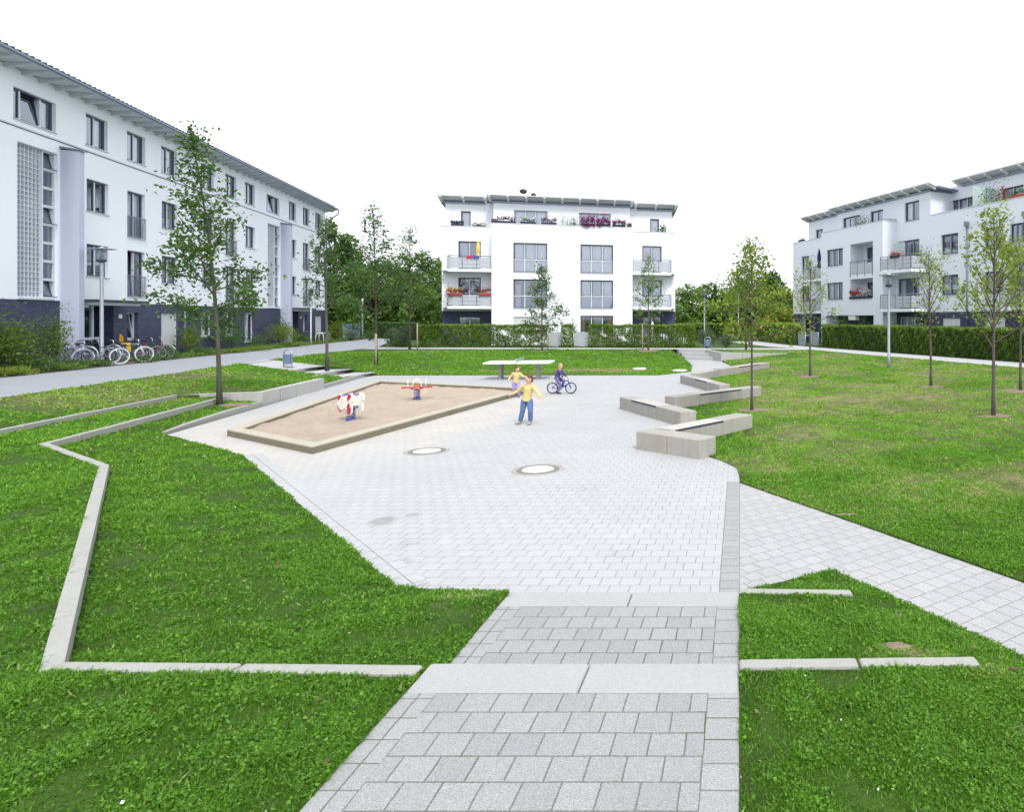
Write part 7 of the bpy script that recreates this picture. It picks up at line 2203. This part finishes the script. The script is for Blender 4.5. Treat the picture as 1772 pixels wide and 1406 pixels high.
for px in (820.5, 837):
    o = hplace(MH, U(px,rec), rec+0.10, zw, 'plant_bowl', 'grey stone bowl on the left wing parapet beside the dark planter', 'bowl', 'grey bowls on the left wing parapet')
    mb = MB(); mb.lathe([(0.10,0),(0.22,0.10),(0.26,0.20),(0.22,0.205),(0.1,0.15)], n=18); mb.build('bowl', M['planter_grey'], o)
    rg_ = np.random.default_rng(int(px)); P = rg_.normal(size=(50,3))*np.array([0.1,0.1,0.04])+np.array([0,0,0.24]); link('leaves', leaf_mesh('leaves', P, 0.08, rg_, 0.5+0.2*rg_.normal(size=50)), M['leaf_grey'], o)
flower_box(MH, U(855), 0.10, zp, 0.45, 'small green plant at the left end of the block parapet', None, 403, h=0.1, greens=90)
flower_box(MH, U(876.5), 0.10, zp, 1.4, 'box with pink and dark flowers on the parapet, leftmost with blossom', 'petal_magenta', 404, h=0.26, petals=150)
flower_box(MH, U(914), 0.10, zp, 1.2, 'box with white flowers on the parapet', 'petal_white', 405, h=0.24)
flower_box(MH, U(950), 0.10, zp, 1.2, 'box with pink flowers on the parapet left of the terrace screen', 'petal_magenta', 406, h=0.24, petals=120)
pot_plant(MH, U(991), 0.7, zp-0.6, 0.75, 1.1, 'pale shrub in a pot right of the terrace screen', 'leaf_grey', 407, n=420, pot='planter_grey')
flower_box(MH, U(1017), 0.08, zp, 1.15, 'hanging magenta petunias on the parapet, biggest cushion', 'petal_magenta', 408, h=0.42, hang=0.55, petals=620, greens=260)
flower_box(MH, U(1044), 0.08, zp, 1.15, 'magenta petunias in the middle of three cushions on the parapet', 'petal_magenta', 409, h=0.36, hang=0.35, petals=460, greens=260)
flower_box(MH, U(1071), 0.08, zp, 1.1, 'magenta petunias at the right of three cushions on the parapet', 'petal_magenta', 410, h=0.26, hang=0.15, petals=300, greens=260)
flower_box(MH, U(1089), 0.10, zp, 0.4, 'small dark plant at the right end of the block parapet', None, 411, h=0.1, greens=120)
pot_plant(MH, U(1148,rec), rec+0.55, zw-0.35, 0.4, 0.75, 'upright green pot plant on the right wing terrace', 'leaf_mid', 412, n=130, leaf=0.2)
F2, F3 = MHD['F2'], MHD['F3']
flower_box(MH, U(786), -0.03+0.0, F2+0.86, 1.1, 'red box with orange flowers on the lower left balcony rail', 'petal_orange', 413, box='terracotta', h=0.2)
flower_box(MH, U(839), -0.03, F2+0.86, 0.9, 'red box with red flowers on the lower left balcony rail', 'petal_red', 414, box='terracotta', h=0.26, petals=110)
pot_plant(MH, U(776), 0.2, F2, 0.5, 1.4, 'tall green plant at the corner of the lower left balcony', 'leaf_grey', 415, n=220)
parasol(MH, U(827.5,0.55), 0.55, F3, 2.35, 'closed yellow parasol on the upper left balcony', 'yellow_cloth')
parasol(MH, U(1129,-0.4), -0.4, 0.0, 1.85, 'closed white parasol on the garden terrace under the right wing', 'white_cloth')
for px, m_, l_ in ((812, 'red_paint', 'red cloth hung over the upper left balcony rail'), (823, 'blue_paint', 'blue cloth hung over the upper left balcony rail')):
    o = hplace(MH, U(px), 0.03, F3+1.05, 'towel', l_, 'towel')
    mb = MB(); w = 0.22; pts = [(-0.055,-0.22),(-0.05,-0.02),(0.0,0.012),(0.05,-0.02),(0.055,-0.18)]
    for (y0,z0),(y1,z1) in zip(pts[:-1], pts[1:]): mb.quad((-w,y0,z0),(w,y0,z0),(w,y1,z1),(-w,y1,z1))
    mb.build('cloth', M[m_], o, fix=False)
V = RH.u
bo = RHD['bo']; G2, G3, G4 = RHD['F2'], RHD['F3'], RHD['F4']
Lg = RHD['lg1']-RHD['lg0']
flower_box(RH, (RHD['lg0']+RHD['lg1'])/2-Lg*0.25, bo-0.02, G2+0.87, Lg*0.5, 'box with dark red flowers on the lower loggia parapet', 'petal_red', 421, h=0.4, petals=230, greens=230)
flower_box(RH, (RHD['lg0']+RHD['lg1'])/2+Lg*0.22, bo-0.02, G2+0.87, Lg*0.5, 'box with white and red flowers on the lower loggia parapet', 'petal_white', 422, h=0.35, petals=150, greens=230)
flower_box(RH, V(1548,-1.6), -1.6, G3+0.88, 0.95, 'box with red flowers on the rail of the upper corner balcony', 'petal_red', 423, h=0.12, petals=90, greens=80)
pot_plant(RH, V(1558,-0.9), -0.9, G3+0.03, 0.4, 1.25, 'pot with pink and white flowers on the upper corner balcony', 'petal_red', 424, n=120)
pot_plant(RH, V(1590,-0.6), -0.6, G3+0.03, 0.4, 1.4, 'green pot plant before the right pane of the upper corner balcony', 'leaf_oak', 425)
pot_plant(RH, V(1483,bo), bo+0.5, RHD['zpb']-0.5, 0.7, 1.2, 'bushy pot plant on the terrace above the loggias', 'leaf_grey', 426, n=360)
pot_plant(RH, V(1703), 0.5, RHD['zpr']-0.5, 0.6, 1.5, 'pot plant in front of the terrace screen', 'leaf_oak', 427, n=260)
pot_plant(RH, V(1719), 0.45, RHD['zpr']-0.5, 0.5, 1.4, 'loose pot plant right of the terrace screen', 'leaf_dark', 428, n=260)
pot_plant(RH, V(1729), 0.4, RHD['zpr']-0.5, 0.4, 1.6, 'pot plant with pink blossom spikes on the right terrace', 'petal_red', 429, n=90)
flower_box(RH, V(1766), 0.08, RHD['zpr']+0.05, 1.3, 'red box with green plants on the right terrace parapet', None, 430, box='terracotta', h=0.3, greens=300)
flower_box(RH, V(1386), 0.08, RHD['zpw']+0.05, 1.0, 'dark box with a spiky plant on the far corner parapet', None, 431, h=0.2, greens=70)
parasol(RH, V(1417.5,-0.5), -0.5, G3-0.01, 2.7, 'closed navy parasol on the upper balcony at the far corner', 'navy_cloth')

# birch stem and light marks by the right path
o = empty('birch_tree', (*hx(1277.5, 64), 0.5), 0, 'slim pale birch stem among the bushes behind the lone young tree', 'tree')
mb = MB(); mb.tube([(0,0,-0.1),(0.03,0,1.4),(0,0.03,3.0),(0.02,0,4.6)], [0.07,0.06,0.05,0.02], 9); mb.build('trunk', M['birch'], o)
rg_ = np.random.default_rng(77); P = rg_.normal(size=(700,3))*np.array([0.6,0.6,0.8])+np.array([0,0,4.0]); link('crown', leaf_mesh('crown', P, 0.16, rg_, 0.5+0.2*rg_.normal(size=700)), M['leaf_mid'], o)
simple('leggings_dark', (0.13, 0.12, 0.26), 0.9, vary=0.3, scale=14)
# ------------------------------------------------------------------ children
def solid(mb, name, mat, parent, voxel=0.006, smooth=4, factor=0.5):
    """Union of overlapping shapes as one smooth continuous skin."""
    me = mb.mesh('tmp')
    bm = bmesh.new(); bm.from_mesh(me); bmesh.ops.recalc_face_normals(bm, faces=bm.faces); bm.to_mesh(me); bm.free()
    t = bpy.data.objects.new('tmp', me); COL.objects.link(t)
    m = t.modifiers.new('r', 'REMESH'); m.mode = 'VOXEL'; m.voxel_size = voxel; m.use_smooth_shade = True
    s = t.modifiers.new('s', 'SMOOTH'); s.iterations = smooth; s.factor = factor
    dg = bpy.context.evaluated_depsgraph_get()
    out = bpy.data.meshes.new_from_object(t.evaluated_get(dg))
    bpy.data.objects.remove(t)
    out.name = name
    out.materials.clear()
    return link(name, out, M[mat], parent)

def lerp3(a, b, t): return tuple(a[i]+(b[i]-a[i])*t for i in range(3))

def child(loc, rz, H, label, J, shirt, legs, shoe, hair, sleeve=1.0, long_hair=False, sleeve_mat=None):
    """J: joints in local metres for a child of height H, facing -y."""
    o = empty('person', loc, rz, label, 'person')
    s = H/1.25
    S = lambda v: v*s
    hd = Vector(J['head'])                       # centre of the head
    nk, ch, pv = Vector(J['neck']), Vector(J['chest']), Vector(J['pelvis'])
    fw = Vector(J.get('face', (0, -1, 0))).normalized(); rt = fw.cross(Vector((0,0,1))).normalized(); up = rt.cross(fw).normalized()
    b = MB()
    b.tube([pv-Vector((0,0,S(0.04))), pv+Vector((0,0,S(0.03))), pv.lerp(ch, 0.5), ch, nk], [S(0.085),S(0.098),S(0.088),S(0.100),S(0.045)], 14)
    b.tube([nk-Vector((0,0,S(0.02))), hd-Vector((0,0,S(0.03)))], S(0.042), 10)
    def ell(c, r, ax=None): 
        b.ball((0,0,0), r, 14, 10)
        n = 14*11
        for i in range(len(b.v)-n, len(b.v)):
            x, y, z = b.v[i]; p = c + rt*x - fw*y + up*z; b.v[i] = tuple(p)
    ell(hd, (S(0.076), S(0.090), S(0.105)))
    ell(hd-up*S(0.055)+fw*S(0.035), (S(0.050), S(0.048), S(0.045)))
    ell(hd-up*S(0.018)+fw*S(0.092), (S(0.013), S(0.020), S(0.018)))
    for sd in (-1, 1): ell(hd+rt*sd*S(0.076)-up*S(0.01), (S(0.012), S(0.022), S(0.030)))
    for sd in ('L', 'R'):
        sh, el, wr = Vector(J['sh'+sd]), Vector(J['el'+sd]), Vector(J['wr'+sd])
        b.tube([ch.lerp(sh, 0.4), sh, sh.lerp(el, 0.5), el, el.lerp(wr, 0.4), wr], [S(0.055),S(0.047),S(0.038),S(0.031),S(0.030),S(0.021)], 10)
        d = (wr-el).normalized(); pn = Vector(J.get('palm'+sd, (0,0,-1))); sd_ = d.cross(pn).normalized(); pn = sd_.cross(d).normalized()
        pc = wr + d*S(0.035)
        b.tube([wr, wr+d*S(0.02)+sd_*S(0.0), pc+d*S(0.02)], [S(0.020),S(0.026),S(0.026)], 10)
        for k in range(4):
            q0 = wr+d*S(0.045)+sd_*S(0.013)*(k-1.5)*1.15
            ln = (0.048, 0.056, 0.052, 0.040)[k]
            c = J.get('curl', 0.35)
            q1 = q0 + (d+sd_*0.10*(k-1.5)).normalized()*S(ln*0.5) + pn*S(ln*0.5*c*0.5); q2 = q1 + (d*(1-c*0.6)+pn*c).normalized()*S(ln*0.5)
            b.tube([q0, q1, q2], [S(0.0085),S(0.0078),S(0.006)], 7)
        ts = -1 if sd == 'L' else 1
        t0 = wr+d*S(0.015)+sd_*S(0.020)*ts; t1 = t0+(d*0.6+sd_*0.8*ts).normalized()*S(0.026); t2 = t1+(d*0.9+sd_*0.35*ts+pn*0.3).normalized()*S(0.022)
        b.tube([t0, t1, t2], [S(0.011),S(0.009),S(0.007)], 7)
        hp, kn, an = Vector(J['hp'+sd]), Vector(J['kn'+sd]), Vector(J['an'+sd])
        b.tube([pv.lerp(hp, 0.5), hp, hp.lerp(kn, 0.5), kn, kn.lerp(an, 0.35), an], [S(0.075),S(0.072),S(0.062),S(0.046),S(0.047),S(0.030)], 12)
        tz = Vector(J['toe'+sd]); b.tube([an, an+tz*S(0.05)-Vector((0,0,S(0.035))), an+tz*S(0.12)-Vector((0,0,S(0.048)))], [S(0.030),S(0.028),S(0.018)], 8)
    body = solid(b, 'body', 'skin', o, 0.0045*max(s, 0.9))
    # face
    e = MB()
    for sd in (-1, 1): e.ball(tuple(hd+fw*S(0.082)+rt*sd*S(0.030)+up*S(0.006)), S(0.0095), 8, 6)
    e.build('eyes', M['black'], o)
    mo = MB(); mo.tube([hd+fw*S(0.083)-up*S(0.055)-rt*S(0.020), hd+fw*S(0.090)-up*S(0.058), hd+fw*S(0.083)-up*S(0.055)+rt*S(0.020)], S(0.004), 6); mo.build('mouth', M['red_paint'], o)
    # hair
    b = MB()
    def ell2(c, r):
        b.ball((0,0,0), r, 14, 10); n = 14*11
        for i in range(len(b.v)-n, len(b.v)):
            x, y, z = b.v[i]; b.v[i] = tuple(c + rt*x - fw*y + up*z)
    ell2(hd+up*S(0.030)-fw*S(0.018), (S(0.084), S(0.090), S(0.092)))
    ell2(hd-up*S(0.02)-fw*S(0.045), (S(0.078), S(0.060), S(0.085)))
    if long_hair:
        ell2(hd-up*S(0.10)-fw*S(0.060), (S(0.070), S(0.040), S(0.10)))
    solid(b, 'hair', hair, o, 0.006)
    # shirt
    b = MB()
    bt = pv.lerp(ch, 0.05)-Vector((0,0,S(0.045)))
    b.tube([bt, pv.lerp(ch, 0.3), pv.lerp(ch, 0.7), ch+Vector((0,0,S(0.01))), nk-Vector((0,0,S(0.025)))], [S(0.118),S(0.108),S(0.108),S(0.114),S(0.058)], 16)
    for sd in ('L', 'R'):
        sh, el, wr = Vector(J['sh'+sd]), Vector(J['el'+sd]), Vector(J['wr'+sd])
        pts = [ch.lerp(sh, 0.4), sh, sh.lerp(el, 0.5)]; rr = [S(0.068),S(0.058),S(0.050)]
        if sleeve > 0.6: pts += [el, el.lerp(wr, 0.5), el.lerp(wr, 0.9)]; rr += [S(0.044),S(0.040),S(0.034)]
        b.tube(pts, rr, 12)
    sb = solid(b, 'shirt', shirt, o, 0.007, 6)
    # trousers
    b = MB()
    b.tube([pv+Vector((0,0,S(0.05))), pv-Vector((0,0,S(0.03)))], [S(0.108),S(0.105)], 14)
    for sd in ('L', 'R'):
        hp, kn, an = Vector(J['hp'+sd]), Vector(J['kn'+sd]), Vector(J['an'+sd])
        b.tube([pv.lerp(hp, 0.5), hp, hp.lerp(kn, 0.5), kn, kn.lerp(an, 0.5), kn.lerp(an, 0.93)], [S(0.086),S(0.084),S(0.076),S(0.062),S(0.060),S(0.056)], 12)
    solid(b, 'trousers', legs, o, 0.007, 6)
    for sd in ('L', 'R'):
        an = Vector(J['an'+sd]); tz = Vector(J['toe'+sd]).normalized()
        b = MB()
        dn = Vector((0,0,1))
        b.tube([an+dn*S(0.01), an-dn*S(0.03)], [S(0.040),S(0.042)], 10)
        b.tube([an-tz*S(0.035)-dn*S(0.028), an+tz*S(0.03)-dn*S(0.030), an+tz*S(0.10)-dn*S(0.038), an+tz*S(0.145)-dn*S(0.044)], [S(0.034),S(0.038),S(0.036),S(0.022)], 10)
        zmin = min(v[2] for v in b.v)
        solid(b, 'shoe', shoe, o, 0.006, 4)
    return o

# the child in front: yellow top and jeans, turning with both arms flung out
x, y, _ = g(912, 735, 0)
J = dict(pelvis=(0.0,0,0.62), chest=(0.035,-0.02,0.895), neck=(0.05,-0.03,1.02), head=(0.055,-0.055,1.14), face=(-0.75,-0.6,-0.18),
         shL=(0.165,-0.06,0.945), elL=(0.285,-0.17,0.80), wrL=(0.37,-0.28,0.70), shR=(-0.075,0.03,0.965), elR=(-0.235,0.10,0.83), wrR=(-0.40,0.11,0.745),
         palmL=(-0.3,0.2,-1), palmR=(0.2,-0.2,-1),
         hpL=(0.070,-0.02,0.58), knL=(0.10,-0.10,0.345), anL=(0.085,-0.02,0.085), hpR=(-0.070,0.02,0.58), knR=(-0.11,0.0,0.33), anR=(-0.175,0.06,0.072), toeL=(-0.25,-0.95,-0.1), toeR=(-0.75,-0.65,0))
child((x, y, 0.004), R(8), 1.27, 'child in yellow top and blue jeans turning with arms flung out on the plaza', J, 'shirt_yellow', 'jeans', 'shoe_grey', 'hair_brown', 1.0)
# the child behind it, by the tip of the sandpit
x, y, _ = g(893, 688, 0)
J = dict(pelvis=(0.0,0,0.52), chest=(0.02,-0.03,0.745), neck=(0.03,-0.045,0.855), head=(0.04,-0.07,0.955), face=(0.7,-0.65,-0.25),
         shL=(0.125,-0.04,0.80), elL=(0.225,-0.12,0.71), wrL=(0.32,-0.22,0.70), shR=(-0.085,-0.01,0.80), elR=(-0.19,0.03,0.685), wrR=(-0.24,-0.06,0.585), palmL=(0,0.2,-1), palmR=(0.4,-0.2,-1),
         hpL=(0.06,0,0.49), knL=(0.085,-0.09,0.29), anL=(0.085,-0.01,0.066), hpR=(-0.06,0,0.49), knR=(-0.07,0.0,0.285), anR=(-0.095,0.09,0.075), toeL=(0.2,-1,0), toeR=(0.1,-1,-0.1))
child((x, y, 0.004), R(15), 1.07, 'smaller dark haired child in yellow top and lavender trousers beside the sandpit tip', J, 'shirt_yellow', 'leggings', 'violet_paint', 'hair_brown', 1.0)
# the child riding a small bicycle to the right
x, y, _ = g(972, 682, 0)
bk = bicycle(x, y, 0.004, 0.0, 'small childrens bicycle ridden across the plaza behind the turning child', frame='blue_paint', r=0.205, steer=0.0, lean=0.0, group=None)
J = dict(pelvis=(-0.17,0,0.56), chest=(-0.10,0,0.77), neck=(-0.06,0,0.875), head=(-0.035,0,0.985), face=(0.95,-0.3,-0.12),
         shL=(-0.07,0.105,0.81), elL=(0.045,0.15,0.70), wrL=(0.105,0.175,0.622), shR=(-0.07,-0.105,0.81), elR=(0.045,-0.15,0.70), wrR=(0.105,-0.175,0.622), palmL=(0,0,-1), palmR=(0,0,-1), curl=1.1,
         hpL=(-0.15,0.075,0.53), knL=(0.06,0.11,0.44), anL=(-0.02,0.125,0.285), hpR=(-0.15,-0.075,0.53), knR=(-0.02,-0.115,0.30), anR=(-0.12,-0.125,0.070), toeL=(1,0,0), toeR=(1,0,-0.05))
child((x, y, 0.004), 0.0, 1.07, 'fair haired child in navy jacket riding the small bicycle with one foot down', J, 'jacket_navy', 'leggings_dark', 'shoe_dark', 'hair_fair', 1.0, True)
# ------------------------------------------------------------------ camera, sky and light
cam = bpy.data.cameras.new('camera')
cam.sensor_width = 36.0
cam.lens = 36.0*F/1772.0
cam.shift_x = -(CX-886.0)/1772.0
cam.shift_y = -(703.0-CY)/1772.0
cam.clip_start = 0.05; cam.clip_end = 5000.0
co = bpy.data.objects.new('camera', cam); COL.objects.link(co)
co.location = (0, 0, CAM_H); co.rotation_euler = (R(90), 0, 0)
scene.camera = co

SUN_EL, SUN_AZ = 52.0, 152.0     # the bright part of the overcast sky, behind the camera
world = bpy.data.worlds.new('World'); scene.world = world
world.use_nodes = True
wt = world.node_tree; wt.nodes.clear()
sky = wt.nodes.new('ShaderNodeTexSky'); sky.sky_type = 'NISHITA'; sky.sun_disc = False
sky.sun_elevation = R(SUN_EL); sky.sun_rotation = R(SUN_AZ)
sky.air_density = 1.0; sky.dust_density = 4.0; sky.ozone_density = 1.0
hs = wt.nodes.new('ShaderNodeHueSaturation'); hs.inputs['Saturation'].default_value = 0.22
mixc = wt.nodes.new('ShaderNodeMix'); mixc.data_type = 'RGBA'
mixc.inputs[0].default_value = 0.65
mixc.inputs[7].default_value = (10.0, 10.4, 11.0, 1)     # even cloud cover
bg = wt.nodes.new('ShaderNodeBackground'); bg.inputs['Strength'].default_value = 0.10
wo = wt.nodes.new('ShaderNodeOutputWorld')
wt.links.new(sky.outputs[0], hs.inputs['Color']); wt.links.new(hs.outputs[0], mixc.inputs[6])
wt.links.new(mixc.outputs[2], bg.inputs['Color']); wt.links.new(bg.outputs[0], wo.inputs['Surface'])

sun = bpy.data.lights.new('sun', 'SUN'); sun.energy = 1.45; sun.angle = R(14); sun.color = (1.0, 0.97, 0.92)
so = bpy.data.objects.new('sun', sun); COL.objects.link(so)
# toward the sun: behind the camera, to its right
d = Vector((math.sin(R(SUN_AZ))*math.cos(R(SUN_EL)), math.cos(R(SUN_AZ))*math.cos(R(SUN_EL)), math.sin(R(SUN_EL))))
so.rotation_euler = d.to_track_quat('Z', 'Y').to_euler()
so.location = (0, -10, 30)

vs_ = scene.view_settings
vs_.view_transform = 'Standard'; vs_.look = 'None'; vs_.exposure = 0.85; vs_.gamma = 1.0; vs_.use_curve_mapping = False
scene.render.film_transparent = False
cy = scene.cycles
cy.use_denoising = True
cy.max_bounces = 8; cy.transparent_max_bounces = 12; cy.diffuse_bounces = 3; cy.glossy_bounces = 3
cy.sample_clamp_indirect = 6.0
